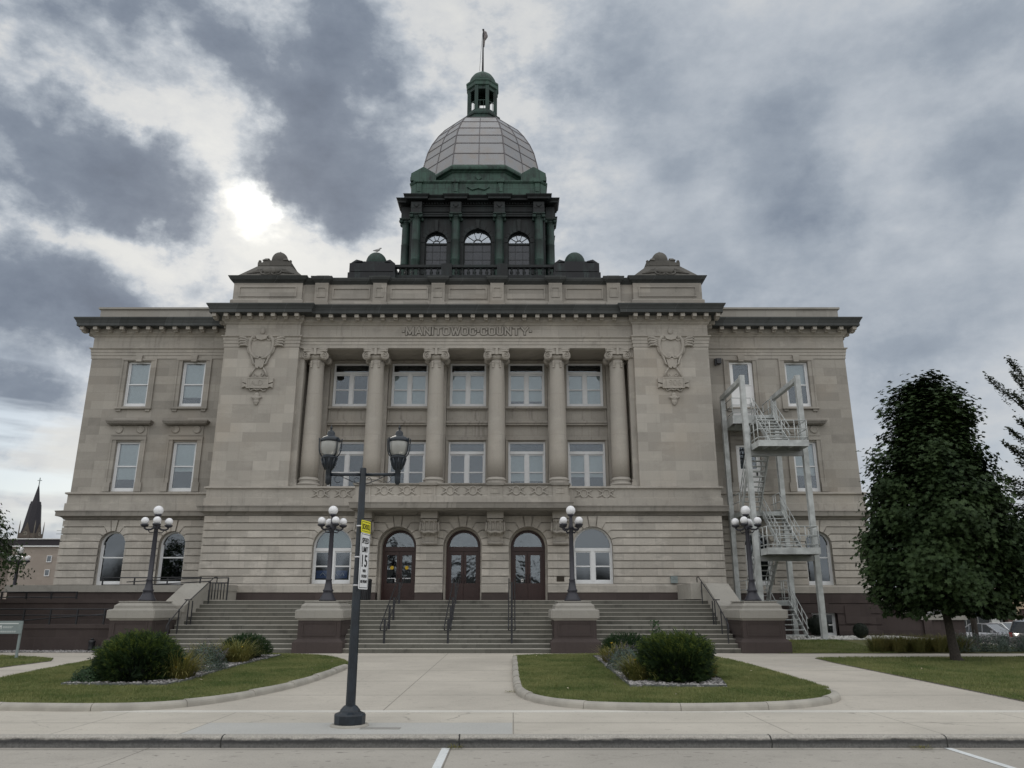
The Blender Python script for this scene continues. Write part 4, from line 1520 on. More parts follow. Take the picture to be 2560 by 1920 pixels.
for k in range(4):
    a = radians(45 + 90 * k)
    cx_, cy_ = cos(a), sin(a)
    a2 = radians(90 + 90 * k)
    ab += [(0.80 * cx_ + 0.05 * cy_, 0.80 * cy_ - 0.05 * cx_), (0.80 * cx_ - 0.05 * cy_, 0.80 * cy_ + 0.05 * cx_), (0.47 * cos(a2), 0.47 * sin(a2))]
mb.prism(ab, 'z', 13.86, 13.96)
mb.prism([(x * 1.03, y * 1.03) for x, y in ab], 'z', 13.96, 14.025)
capm = mb.build('capital', M['trim'], shaft)
shaft.parent = CH
KIDS.setdefault(CH.name, []).append(shaft)
for i, x in enumerate((-7.5, -4.5, -1.5, 1.5, 4.5, 7.5)):
    o = shaft if i == 0 else dup(shaft)
    o.parent = CH
    o.location = (x, 0.72, 0)
# antae between pavilion and outer column
mb = MB()
for s in (-1, 1):
    mb.box(*sorted((s * 8.02, s * 8.30)), 0.28, 0.78, 7.1, 14.03)
    mb.box(*sorted((s * 7.96, s * 8.30)), 0.22, 0.84, 13.55, 13.8)
    mb.box(*sorted((s * 7.94, s * 8.30)), 0.20, 0.86, 7.1, 7.35)
    mb.box(*sorted((s * 7.97, s * 8.30)), 0.23, 0.83, 7.35, 7.5)
build_split(mb, 'anta', M['trim'], CH, (-8, 8))


# ------------------------------------------------------------------ windows
def window(cx, y, z0, z1, hw, kind, blind=None, arch=False, glass='glass', bm='blind', trans=None, name='window', frame='wframe'):
    mb, pn = MB(), MB()
    zs = z1 - hw if arch else z1
    fw = 0.085
    d0, d1 = y, y + 0.10
    for s in (-1, 1):
        mb.box(*sorted((cx + s * hw, cx + s * (hw - fw))), d0, d1, z0, zs)
    mb.box(cx - hw + fw, cx + hw - fw, d0, d1, z0, z0 + 0.12)
    if arch:
        ring(mb, cx, zs, hw - fw, hw, d0, d1, 24)
    else:
        mb.box(cx - hw + fw, cx + hw - fw, d0, d1, z1 - 0.09, z1)
    iw = hw - fw
    pg = 0.045
    if kind == 'double':
        zt = trans
        mb.box(cx - iw, cx + iw, d0 - 0.02, d1, zt - 0.14, zt)
        mb.box(cx - 0.085, cx + 0.085, d0 - 0.01, d1, z0 + 0.12, zt - 0.14)
        zm = (z0 + 0.1 + zt - 0.14) / 2
        for s in (-1, 1):
            xa, xb = sorted((cx + s * 0.085, cx + s * iw))
            mb.box(xa, xb, d0 + 0.02, d1, zm - 0.03, zm + 0.03)
            for q in ((xa, xa + 0.045), (xb - 0.045, xb)):
                mb.box(q[0], q[1], d0 + 0.03, d1, z0 + 0.12, zt - 0.14)
            mb.box(xa + 0.045, xb - 0.045, d0 + 0.03, d1, z0 + 0.12, z0 + 0.18)
            mb.box(xa + 0.045, xb - 0.045, d0 + 0.03, d1, zt - 0.2, zt - 0.14)
        top_sash = zt - 0.14
    else:
        zm = trans if trans else (z0 + z1) / 2
        mb.box(cx - iw, cx + iw, d0 + 0.015, d1, zm - 0.03, zm + 0.03)
        for s in (-1, 1):
            mb.box(*sorted((cx + s * iw, cx + s * (iw - 0.05))), d0 + 0.03, d1, z0 + 0.12, zs)
        mb.box(cx - iw + 0.05, cx + iw - 0.05, d0 + 0.03, d1, z0 + 0.12, z0 + 0.19)
        top_sash = z1 - 0.09
    w = mb.build(name, M[frame], CH)
    poly = [(cx + iw, z0 + 0.12), (cx + iw, zs)] + (halfdisc(cx, zs, iw)[1:-1] if arch else [(cx + iw, z1 - 0.09), (cx - iw, z1 - 0.09)]) + [(cx - iw, zs), (cx - iw, z0 + 0.12)]
    if not arch:
        poly = [(cx + iw, z0 + 0.12), (cx + iw, z1 - 0.09), (cx - iw, z1 - 0.09), (cx - iw, z0 + 0.12)]
    pn.prism(poly, 'y', y + 0.055, y + 0.062)
    pn.build('pane', M[glass], w)
    if blind is not None:
        bb = MB()
        zb, zt_ = blind
        if arch and zt_ > zs:
            bb.prism([(cx + iw - 0.03, zb)] + [(cx + iw - 0.03, max(zb, zs))] + [p for p in halfdisc(cx, zs, iw - 0.03)[1:-1] if p[1] > zb] + [(cx - iw + 0.03, max(zb, zs)), (cx - iw + 0.03, zb)], 'y', y + 0.16, y + 0.165)
        else:
            bb.box(cx - iw + 0.02, cx + iw - 0.02, y + 0.16, y + 0.165, zb, min(zt_, z1 - 0.09))
        bb.box(cx - iw + 0.02, cx + iw - 0.02, y + 0.15, y + 0.175, zb - 0.03, zb)
        bb.build('blind', M[bm], w)
    return w


ub = [None, (11.6, 13.3), (11.6, 13.3), (11.86, 13.3), (11.6, 13.3)]
lb = [None, None, None, (7.75, 9.2), (7.95, 9.2)]
for i, x in enumerate(WINX):
    window(x, 2.06, 11.49, 13.81, 0.925, 'double', ub[i], trans=13.36)
    window(x, 2.06, 7.12, 9.68, 0.925, 'double', lb[i], trans=9.19)
for i, c in enumerate(WX):
    window(-c, 2.02, 11.49, 13.88, 0.60, 'single', (12.05, 13.8) if i == 0 else (11.72, 13.8), trans=12.68)
    window(-c, 2.02, 7.16, 9.66, 0.60, 'single', (8.22, 9.6) if i == 0 else (7.82, 9.6), trans=8.43)
    window(-(14.13, 17.03)[i], WF + 0.30, 2.69, 5.22, 0.64, 'single', None, True, 'glass_dark', trans=3.98)
window(16.92, 2.02, 11.49, 13.86, 0.60, 'single', (12.66, 13.8), trans=12.66)
window(16.92, 2.02, 7.16, 9.66, 0.60, 'single', (8.02, 9.6), trans=8.43)
window(14.13, WF + 0.30, 2.69, 5.22, 0.64, 'single', None, True, 'glass_dark', trans=3.98)
window(17.03, WF + 0.30, 2.69, 5.22, 0.64, 'single', (3.38, 3.95), True, 'glass_dark', 'blind_green', trans=3.98)
w = window(-5.97, CF + 0.33, 2.70, 5.25, 0.9, 'double', (4.35, 5.2), True, 'glass', 'blind_green', trans=4.30)
pb = MB()
pb.box(-6.75, -5.3, CF + 0.50, CF + 0.51, 2.95, 3.30)
pb.build('blue_poster', M['blue'], w)
pb = MB()
for k, (a, b) in enumerate(((-6.55, -6.3), (-6.0, -5.75), (-5.6, -5.45))):
    pb.tube([(a, CF + 0.493, 3.08), ((a + b) / 2, CF + 0.493, 3.2), (b, CF + 0.493, 3.06)], 0.012, 4)
pb.build('poster_script', M['white'], w)
window(5.97, CF + 0.33, 2.70, 5.25, 0.9, 'double', (4.35, 5.2), True, 'glass_dark', 'blind', trans=4.30)
for s, c in ((1, 16.95), (1, 14.13), (-1, 14.13), (-1, 16.95)):
    window(s * c, WF + 0.25, 0.33, 1.42, 0.58, 'single', None, False, 'glass_dark', name='basement_window')
# escape doors on the right wing
for z0, z1, zg in ((10.70, 13.87, 12.62), (7.16, 9.50, 8.25)):
    mb = MB()
    x = 14.07
    for s in (-1, 1):
        mb.box(*sorted((x + s * 0.60, x + s * 0.50)), 2.0, 2.12, z0, z1)
    mb.box(x - 0.5, x + 0.5, 2.0, 2.12, z1 - 0.1, z1)
    mb.box(x - 0.5, x + 0.5, 2.02, 2.1, z0, zg)
    mb.box(x - 0.5, x + 0.5, 1.99, 2.11, zg, zg + 0.05)
    for s in (-1, 1):
        mb.box(*sorted((x + s * 0.5, x + s * 0.40)), 2.02, 2.1, zg + 0.05, z1 - 0.1)
    d = mb.build('escape_door', M['white'], CH)
    MB().box(x - 0.4, x + 0.4, 2.055, 2.063, zg + 0.05, z1 - 0.1).build('pane', M['glass'], d)
    MB().box(x + 0.36, x + 0.42, 1.96, 2.02, z0 + 0.75, z0 + 1.0).build('handle', M['iron'], d)

# ------------------------------------------------------------------ entrance doors
for i, x in enumerate(DOORX):
    yd = CF + 0.98
    zs = 4.37
    mb = MB()
    hw = 0.80
    for s in (-1, 1):
        mb.box(*sorted((x + s * hw, x + s * (hw - 0.11))), yd, yd + 0.12, 1.95, zs)
    ring(mb, x, zs, hw - 0.12, hw, yd, yd + 0.12, 28)
    mb.box(x - hw + 0.11, x + hw - 0.11, yd - 0.03, yd + 0.12, 4.20, 4.40)
    fr = mb.build('entrance_door', M['wood'], CH)
    MB().prism(halfdisc(x, 4.40, 0.66), 'y', yd + 0.05, yd + 0.06).build('fanlight', M['glass_door'], fr)
    for s in (-1, 1):
        xa, xb = sorted((x + s * 0.008, x + s * 0.685))
        lm = MB()
        for q in ((xa, xa + 0.12), (xb - 0.12, xb)):
            lm.box(q[0], q[1], yd + 0.03, yd + 0.09, 1.96, 4.2)
        lm.box(xa + 0.12, xb - 0.12, yd + 0.03, yd + 0.09, 4.02, 4.2)
        lm.box(xa + 0.12, xb - 0.12, yd + 0.03, yd + 0.09, 2.62, 2.75)
        lm.box(xa + 0.12, xb - 0.12, yd + 0.05, yd + 0.09, 1.96, 2.62)
        lm.box(xa + 0.2, xb - 0.2, yd + 0.035, yd + 0.05, 2.12, 2.55)
        lm.build('door_leaf', M['wood'], fr)
        MB().box(xa + 0.12, xb - 0.12, yd + 0.06, yd + 0.066, 2.75, 4.02).build('pane', M['glass_door'], fr)
        if i < 2 or True:
            MB().tube([(x + s * 0.07, yd + 0.03, 2.75), (x + s * 0.07, yd - 0.03, 2.80), (x + s * 0.07, yd - 0.03, 3.1), (x + s * 0.07, yd + 0.03, 3.15)], 0.014, 6).build('handle', M['iron'], fr)
        if i == 0:
            st = MB().lathe([(0.085, 0), (0.085, 0.006)], 0, 0, 20)
            st.xform(Matrix.Translation(((xa + xb) / 2, yd + 0.055, 3.45)) @ Matrix.Rotation(radians(90), 4, 'X'))
            st.build('round_sticker', M['flower'], fr)
            MB().box(xa + 0.15, xb - 0.15, yd + 0.052, yd + 0.058, 2.95, 2.985).build('push_bar', M['steelband'], fr)
    if i != 1:
        a = x - 0.14 if i == 0 else x - 0.27
        MB().box(a - 0.05, a + 0.06, yd + 0.045, yd + 0.05, 2.80, 2.95).build('notice', M['white'], fr)
        MB().box(a - 0.02, a + 0.03, yd + 0.04, yd + 0.044, 2.85, 2.90).build('notice_print', M['black'], fr)

# ------------------------------------------------------------------ balcony on consoles
mb = MB()
mb.sweep([(-4.92, CF), (-4.92, -1.62), (4.92, -1.62), (4.92, CF)], [(-1.2, 5.86), (-0.12, 5.86), (-0.10, 5.90), (0.05, 5.92), (0.07, 6.10), (0.10, 6.17), (-1.2, 6.18)])
mb.box(-4.8, 4.8, -1.5, CF, 5.88, 6.17)
bal = mb.build('balcony', M['trim_dark'], CH)
mb = MB()
mb.sweep([(-4.80, CF), (-4.80, -1.48), (4.80, -1.48), (4.80, CF)], [(-0.3, 6.18), (0.05, 6.18), (0.05, 6.46), (0.0, 6.50), (0.0, 6.94), (-0.3, 6.94)], loop=True)
BP = (-4.42, -1.5, 1.5, 4.42)
for x in BP:
    mb.box(x - 0.36, x + 0.36, -1.56, -1.3, 6.18, 6.48)
    mb.box(x - 0.33, x + 0.33, -1.53, -1.3, 6.48, 6.94)
    for q in ((x - 0.2, x + 0.2, 6.80, 6.84), (x - 0.2, x + 0.2, 6.58, 6.62), (x - 0.2, x - 0.16, 6.62, 6.80), (x + 0.16, x + 0.2, 6.62, 6.80)):
        mb.box(q[0], q[1], -1.555, -1.53, q[2], q[3])
mb.build('balcony_parapet', M['trim'], bal)
mb = MB()
mb.sweep([(-4.80, CF), (-4.80, -1.48), (4.80, -1.48), (4.80, CF)], [(-0.34, 6.94), (0.03, 6.94), (0.09, 6.98), (0.09, 7.04), (-0.34, 7.05)], loop=True)
for x in BP:
    mb.box(x - 0.40, x + 0.40, -1.64, -1.3, 6.945, 7.06)
mb.build('balcony_coping', M['trim_dark'], bal)


def knot(mb, cx, cz, y, w=0.40, h=0.19):
    """carved strap motif: ring with four curling arms"""
    mb.tube([(cx + w * 0.42 * cos(a), y, cz + h * cos(a * 0) * sin(a)) for a in [2 * pi * i / 20 for i in range(20)]], 0.034, 6, closed=True)
    for s in (-1, 1):
        for t in (-1, 1):
            mb.tube([(cx + s * w * 0.36, y, cz + t * h * 0.15), (cx + s * w * 0.7, y, cz + t * h * 0.55), (cx + s * w * 1.0, y, cz + t * h * 0.95), (cx + s * w * 0.85, y, cz + t * h * 1.15)], [0.03, 0.038, 0.03, 0.012], 5)
        mb.tube([(cx + s * w * 0.62, y, cz - h * 0.3), (cx + s * w * 0.78, y, cz), (cx + s * w * 0.62, y, cz + h * 0.3)], 0.02, 5)


mb = MB()
for a, b in zip(BP[:-1], BP[1:]):
    m0 = (a + b) / 2
    for k in (-1, 1):
        knot(mb, m0 + k * 0.51, 6.72, -1.50)
build_split(mb, 'balcony_carving', M['trim'], bal, (-3.47, -2.45, -0.51, 0.51, 2.45, 3.47))
mb = MB()
for s in (-1, 1):
    for c in (5.62, 6.66):
        knot(mb, s * c, 6.78, -0.095)
build_split(mb, 'band_carving', M['trim'], CH, (-6.66, -5.62, 5.62, 6.66))
# consoles
mb = MB()
b0 = 0
prof = [(CF, 4.42), (CF - 0.16, 4.42), (CF - 0.22, 4.50), (CF - 0.16, 4.58), (CF - 0.14, 4.70), (CF - 0.26, 4.84), (CF - 0.42, 4.92), (CF - 0.52, 5.06), (CF - 0.55, 5.24), (CF - 0.50, 5.38), (CF - 0.60, 5.44), (CF - 0.62, 5.52), (CF - 0.5, 5.56), (CF, 5.56)]
mb.prism(prof, 'x', -0.34, 0.34)
mb.box(-0.38, 0.38, CF - 0.70, CF, 5.56, 5.86)
for k in (-0.22, 0.0, 0.22):
    mb.tube([(k, q[0] - 0.01, q[1]) for q in prof[5:11]], 0.05, 6)
for k in (-1, 1):
    mb.tube([(k * 0.36, CF - 0.22, 5.5), (k * 0.40, CF - 0.45, 5.35), (k * 0.42, CF - 0.45, 5.05), (k * 0.37, CF - 0.25, 4.88)], [0.03, 0.06, 0.06, 0.03], 6)
mb.tube([(-0.36, CF - 0.50, 5.02), (-0.2, CF - 0.56, 4.94), (0.0, CF - 0.58, 4.98), (0.2, CF - 0.56, 4.94), (0.36, CF - 0.50, 5.02)], 0.06, 8)
mb.tube([(-0.36, CF - 0.58, 5.48), (0.36, CF - 0.58, 5.48)], 0.06, 8)
mb.tube([(-0.36, CF - 0.15, 4.5), (0.36, CF - 0.15, 4.5)], 0.075, 8)
mb.box(-0.2, 0.2, CF - 0.2, CF - 0.1, 4.58, 4.8)
con = mb.build('console', M['trim'], CH)
for i, x in enumerate((-4.48, -1.5, 1.5, 4.48)):
    o = con if i == 0 else dup(con)
    o.parent = CH
    o.location = (x, 0, 0)

# ------------------------------------------------------------------ carved cartouches with the date
for s, words in ((-1, 'A.D.'), (1, '1906')):
    xc = s * 10.11
    y = -0.075
    mb = MB()
    out = []
    for k in range(-1, 2, 2):
        pts = [(k * 0.30, 14.50), (k * 0.46, 14.52), (k * 0.56, 14.35), (k * 0.58, 14.1), (k * 0.54, 13.82), (k * 0.44, 13.62), (k * 0.26, 13.46), (k * 0.10, 13.44), (k * 0.06, 13.52)]
        mb.tube([(xc + p[0], y, p[1]) for p in pts], [0.06, 0.085, 0.09, 0.085, 0.08, 0.085, 0.075, 0.06, 0.03], 7)
        mb.tube([(xc + p[0] * 1.16, y + 0.02, p[1] - 0.02) for p in pts[1:6]], 0.05, 6)
        mb.tube([(p[0] + xc, y, p[2]) for p in spiral(k * 0.34, 14.46, 0.16, 0.04, 90, 90 - k * 500, 22)], 0.04, 6)
        for j in range(4):
            mb.tube([(xc + k * 0.60, y, 14.02 + 0.10 * j), (xc + k * (0.78 + 0.02 * j), y - 0.03, 14.12 + 0.12 * j), (xc + k * (1.02 + 0.02 * j), y - 0.02, 14.10 + 0.14 * j), (xc + k * (1.10 + 0.02 * j), y, 14.00 + 0.14 * j)], [0.06, 0.065, 0.06, 0.02], 6)
        mb.tube([(p[0] + xc, y, p[2]) for p in spiral(k * 1.0, 14.50, 0.13, 0.03, 200 if k > 0 else -20, 200 - 460 if k > 0 else 440, 20)], 0.035, 6)
        mb.tube([(xc + k * 0.50, y, 13.68), (xc + k * 0.38, y, 13.40), (xc + k * 0.32, y, 13.15), (xc + k * 0.20, y, 13.06), (xc + k * 0.14, y, 13.12), (xc + k * 0.20, y, 13.18)], [0.06, 0.055, 0.06, 0.06, 0.05, 0.03], 6)
        mb.tube([(xc + k * 0.20, y, 12.92), (xc + k * 0.34, y, 12.70), (xc + k * 0.42, y, 12.48)], [0.04, 0.05, 0.045], 6)
        mb.tube([(p[0] + xc, y, p[2]) for p in spiral(k * 0.16, 12.56, 0.10, 0.03, 0, k * 420, 18)], 0.025, 5)
        mb.prism([(xc + k * 0.50, 12.40), (xc + k * 0.76, 12.40), (xc + k * 0.74, 12.20), (xc + k * 0.50, 12.12)], 'y', y - 0.05, y + 0.08)
        mb.prism([(xc + k * 0.50, 12.06), (xc + k * 0.74, 12.14), (xc + k * 0.76, 11.90), (xc + k * 0.62, 11.97), (xc + k * 0.50, 11.92)], 'y', y - 0.05, y + 0.08)
        mb.tube([(p[0] + xc, y, p[2]) for p in spiral(k * 0.30, 11.84, 0.11, 0.03, 0, -k * 400, 18)], 0.03, 5)
        mb.tube([(xc, y, 11.80), (xc + k * 0.14, y, 11.86), (xc + k * 0.34, y, 11.74)], [0.06, 0.05, 0.02], 6)
        mb.tube([(xc + k * 0.04, y, 11.38), (xc + k * 0.16, y, 11.42), (xc + k * 0.27, y, 11.46)], [0.07, 0.06, 0.02], 6)
    mb.prism([(xc + a, b) for a, b in ((-0.42, 14.42), (0.42, 14.42), (0.50, 14.1), (0.46, 13.8), (0.30, 13.55), (0.0, 13.5), (-0.30, 13.55), (-0.46, 13.8), (-0.50, 14.1))], 'y', y - 0.0, y + 0.08)
    mb.prism([(xc + a, b) for a, b in ((-0.30, 14.56), (-0.1, 14.62), (0.1, 14.62), (0.30, 14.56), (0.22, 14.40), (0.0, 14.34), (-0.22, 14.40))], 'y', y - 0.10, y + 0.12)
    b0 = len(mb.v)
    mb.ball((0, 0, 0), 0.17, 14, 8)
    mb.xform(Matrix.Translation((xc, y + 0.02, 14.84)) @ Matrix.Diagonal((0.75, 0.4, 1.0, 1)), b0)
    mb.prism([(xc + a, b) for a, b in ((-0.24, 13.18), (0.24, 13.18), (0.18, 12.94), (0.06, 12.90), (0.0, 13.0), (-0.06, 12.90), (-0.18, 12.94))], 'y', y - 0.06, y + 0.08)
    mb.prism([(xc + a, b) for a, b in ((-0.30, 13.44), (0.30, 13.44), (0.22, 13.2), (-0.22, 13.2))], 'y', y - 0.0, y + 0.08)
    mb.box(xc - 0.53, xc + 0.53, y - 0.06, y + 0.08, 11.88, 12.44)
    for q in ((xc - 0.53, xc + 0.53, 12.39, 12.44), (xc - 0.53, xc + 0.53, 11.88, 11.93), (xc - 0.53, xc - 0.48, 11.93, 12.39), (xc + 0.48, xc + 0.53, 11.93, 12.39)):
        mb.box(q[0], q[1], y - 0.085, y - 0.06, q[2], q[3])
    for dz_, r in ((11.56, 0.12), (11.40, 0.17), (11.24, 0.14), (11.14, 0.09)):
        b0 = len(mb.v)
        mb.ball((0, 0, 0), r, 12, 8)
        mb.xform(Matrix.Translation((xc, y + 0.02, dz_)) @ Matrix.Diagonal((1.0, 0.5, 1.0, 1)), b0)
    ct = mb.build('cartouche', M['trim'], CH)
    vs, fs = text_mesh(words, 0.70 if s < 0 else 0.76, 0.29, 0.02)
    MB().add([(a + xc, b + y - 0.058, c + 12.02) for a, b, c in vs], fs).build('lettering', M['ashlar_wing'], ct)
# small wall fittings
mb = MB().box(9.42, 9.72, CF - 0.14, CF, 2.72, 3.02)
mb.box(9.40, 9.74, CF - 0.15, CF, 3.0, 3.03)
for k in (-1, 1):
    b0 = len(mb.v)
    mb.lathe([(0.04, 0), (0.04, 0.03)], 0, 0, 10)
    mb.xform(Matrix.Translation((9.57 + k * 0.07, CF - 0.14, 2.93)) @ Matrix.Rotation(radians(90), 4, 'X'), b0)
mb.build('standpipe_box', M['bluegrey'], CH)
MB().box(4.28, 4.62, CF - 0.03, CF, 2.80, 3.03).build('wall_plaque', M['bronze'], CH)
mb = MB().box(12.78, 13.02, 1.62, 1.9, 13.72, 13.98)
mb.box(12.72, 12.80, 1.72, 1.9, 13.66, 14.0)
mb.build('wall_light', M['iron'], CH)

# ------------------------------------------------------------------ copper platform, drum and dome of the courthouse
YD = 14.4       # dome axis behind the pavilion fronts
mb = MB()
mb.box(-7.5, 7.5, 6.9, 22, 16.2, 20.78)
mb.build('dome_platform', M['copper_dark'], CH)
for s in (-1, 1):
    mb = MB()
    xa, xb = sorted((s * 4.78, s * 7.50))
    mb.box(xa - 0.06, xb + 0.06, 6.3, 9.1, 20.55, 20.90)
    mb.box(xa, xb, 6.4, 9.0, 20.90, 21.55)
    mb.box(xa + 0.1, xb - 0.1, 6.36, 9.0, 21.0, 21.10)
    mb.taper((xa, xb, 6.4, 9.0), 21.55, (xa + 0.45, xb - 0.45, 6.9, 8.5), 21.75)
    mb.box(xa + 0.55, xb - 0.55, 6.95, 8.45, 21.75, 21.92)
    for k in (-1, 1):
        mb.tube([((xa + xb) / 2 + k * 1.25, 6.6, 21.55), ((xa + xb) / 2 + k * 1.0, 6.7, 21.80), ((xa + xb) / 2 + k * 0.7, 6.9, 21.86)], [0.12, 0.12, 0.06], 6)
    p = mb.build('copper_pedestal', M['copper_box'], CH)
    MB().ball(((xa + xb) / 2, 7.7, 22.12), 0.64, 28, 12, sq=1.1, z0=-0.35).build('ball', M['patina_col'], p)
mb = MB()
mb.box(-4.78, 4.78, 6.62, 6.88, 20.72, 20.86)
mb.box(-4.78, 4.78, 6.60, 6.90, 21.38, 21.54)
mb.box(-4.78, 4.78, 6.66, 6.84, 21.34, 21.38)
for x in (-1.68, 1.68):
    mb.box(x - 0.32, x + 0.32, 6.52, 6.96, 20.72, 21.58)
rails = mb.build('balustrade', M['copper_dark'], CH)
prof = [(0.08, 20.86), (0.085, 20.90), (0.06, 20.94), (0.10, 21.03), (0.105, 21.09), (0.06, 21.20), (0.05, 21.26), (0.08, 21.31), (0.08, 21.34)]
mb = MB()
for a, b, n in ((-4.7, -2.05, 7), (-1.3, 1.3, 7), (2.05, 4.7, 7)):
    for k in range(n):
        mb.lathe(prof, a + (b - a) * (k + 0.5) / n, 6.75, 8)
mb.build('baluster_row', M['copper_dark'], rails)

# drum: windowed front, plain flanks
DW = ((0.0, 0.92, 25.67), (-2.72, 0.74, 25.46), (2.72, 0.74, 25.46))
ops = [opening(x, h, 22.4, t, True) for x, h, t in DW]
mb = MB()
yf = YD - 4.4
wall(mb, -4.3, 4.3, 20.78, 27.0, yf, yf + 0.4, ops)
mb.box(-4.45, -3.85, yf - 0.12, YD + 4.4, 20.78, 27.4)
mb.box(3.85, 4.45, yf - 0.12, YD + 4.4, 20.78, 27.4)
mb.box(-4.4, 4.4, YD + 4.0, YD + 4.4, 20.78, 27.4)
mb.box(-4.3, 4.3, yf + 0.9, YD + 4.0, 26.6, 27.4)
for x in (-1.43, 1.43, -4.02, 4.02):
    mb.box(x - 0.36, x + 0.36, yf - 0.10, yf, 20.78, 26.6)
for o in ops:
    voussoirs(mb, o['cx'], o['spring'], o['hw'], o['hw'] + 0.26, yf - 0.08, yf, 9, 0.02, 0.0)
    mb.prism([(o['cx'] - 0.09, o['top'] + 0.02), (o['cx'] + 0.09, o['top'] + 0.02), (o['cx'] + 0.12, 26.3), (o['cx'] - 0.12, 26.3)], 'y', yf - 0.16, yf)
    for s in (-1, 1):
        mb.box(*sorted((o['cx'] + s * o['hw'], o['cx'] + s * (o['hw'] + 0.2))), yf - 0.08, yf, 22.4, o['spring'] - 0.06)
        mb.box(*sorted((o['cx'] + s * o['hw'], o['cx'] + s * (o['hw'] + 0.26))), yf - 0.12, yf, o['spring'] - 0.06, o['spring'] + 0.04)
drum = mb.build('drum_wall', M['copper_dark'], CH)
MB().box(-3.8, 3.8, YD - 1.0, YD - 0.9, 20.8, 24.3).build('drum_interior', M['dark'], CH)
for x, h, t in DW:
    mb = MB()
    zs = t - h
    y = yf + 0.2
    for s in (-1, 1):
        mb.box(*sorted((x + s * h, x + s * (h - 0.07))), y, y + 0.08, 22.4, zs)
    ring(mb, x, zs, h - 0.07, h, y, y + 0.08, 20)
    mb.box(x - h, x + h, y - 0.03, y + 0.08, zs - 0.10, zs + 0.02)
    ring(mb, x, zs, 0.26 * h, 0.33 * h, y, y + 0.06, 12)
    for k in range(1, 5):
        a = pi * k / 5
        mb.bar((x + 0.3 * h * cos(a), y + 0.03, zs + 0.3 * h * sin(a)), (x + (h - 0.05) * cos(a), y + 0.03, zs + (h - 0.05) * sin(a)), 0.035, 0.045, up=(0, 1, 0))
    w = mb.build('drum_window', M['copper_dark'], CH)
    MB().prism(halfdisc(x, zs + 0.02, h - 0.06), 'y', y + 0.04, y + 0.047).build('fanlight', M['glass_fan'], w)
    MB().box(x - h + 0.06, x + h - 0.06, y + 0.05, y + 0.057, 22.4, zs - 0.1).build('pane', plain('dusty dark glass', (0.045, 0.05, 0.062), 0.25, var=0.2), w)
    gm = MB()
    for k in (1, 2):
        gm.box(x - h + 2 * h * k / 3 - 0.012, x - h + 2 * h * k / 3 + 0.012, y + 0.03, y + 0.05, 22.4, zs - 0.1)
    for k in range(1, 4):
        gm.box(x - h + 0.06, x + h - 0.06, y + 0.032, y + 0.05, 22.4 + 0.58 * k - 0.012, 22.4 + 0.58 * k + 0.012)
    gm.build('glazing_bars', M['copper_dark'], w)

mb = MB()
mb.lathe([(0.38, 20.78), (0.38, 21.0), (0.30, 21.08), (0.295, 22.0), (0.295, 23.2), (0.305, 23.22), (0.305, 23.26), (0.29, 23.28), (0.28, 24.6), (0.29, 24.62), (0.29, 24.66), (0.275, 24.68), (0.262, 26.0), (0.262, 26.12), (0.29, 26.15), (0.27, 26.2)], 0, 0, 22)
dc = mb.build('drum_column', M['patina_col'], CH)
mb = MB()
mb.lathe([(0.27, 26.18), (0.31, 26.24), (0.33, 26.32)], 0, 0, 20)
for sx in (-1, 1):
    for f in (-1, 1):
        b0 = len(mb.v)
        mb.lathe([(0.13, -0.09), (0.14, 0.0), (0.12, 0.09), (0.0, 0.08)], 0, 0, 14)
        mb.xform(Matrix.Translation((sx * 0.31, f * 0.26, 26.30)) @ Matrix.Rotation(radians(90), 4, 'X'), b0)
mb.box(-0.34, 0.34, -0.34, 0.34, 26.36, 26.43)
mb.box(-0.40, 0.40, -0.40, 0.40, 26.43, 26.50)
mb.build('capital', M['patina_col'], dc)
spots = [(-4.02, YD - 4.8), (-1.43, YD - 4.8), (1.43, YD - 4.8), (4.02, YD - 4.8)]
spots += [(s * 4.8, YD + k) for s in (-1, 1) for k in (-4.02, -1.43, 1.43, 4.02)]
for i, (x, y) in enumerate(spots):
    o = dc if i == 0 else dup(dc)
    o.parent = CH
    o.location = (x, y, 0)


def chsq(h, c, y=YD):
    """square plan of half width h with corners cut by c, clockwise seen from above so that out is outward"""
    return [(-h, y + h - c), (-h, y - h + c), (-h + c, y - h), (h - c, y - h), (h, y - h + c), (h, y + h - c), (h - c, y + h), (-h + c, y + h)]


mb = MB()
mb.sweep(chsq(4.62, 0.72), [(-0.4, 26.50), (0.0, 26.50), (0.0, 26.62), (0.03, 26.63), (0.03, 26.74), (0.09, 26.80), (0.0, 26.83), (0.0, 27.20), (0.06, 27.23), (0.10, 27.32), (-0.4, 27.32)], closed=True, loop=True)
for x, y in spots:
    ax = abs(y - (YD - 4.8)) < 0.01
    if ax:
        mb.box(x - 0.36, x + 0.36, y - 0.30, YD - 4.5, 26.50, 27.32)
        mb.box(x - 0.31, x + 0.31, y - 0.32, y - 0.3, 26.86, 27.18)
        mb.tube([(x - 0.18, y - 0.33, 27.1), (x, y - 0.35, 26.92), (x + 0.18, y - 0.33, 27.1)], 0.03, 5)
    else:
        s = 1 if x > 0 else -1
        mb.box(*sorted((x + s * 0.30, s * 4.5)), y - 0.36, y + 0.36, 26.50, 27.32)
n = 44
for k in range(n):
    x = -3.95 + 7.9 * k / (n - 1)
    mb.box(x - 0.05, x + 0.05, YD - 4.62 - 0.2, YD - 4.62, 27.30, 27.44)
mb.build('drum_entablature', M['copper_dark'], CH)
mb = MB()
CPROF = [(-0.3, 27.42), (0.30, 27.42), (0.48, 27.46), (0.50, 27.58), (0.53, 27.60), (0.62, 27.70), (0.64, 27.75), (-0.3, 27.86)]
mb.sweep(chsq(4.62, 0.72), CPROF, closed=True, loop=True)
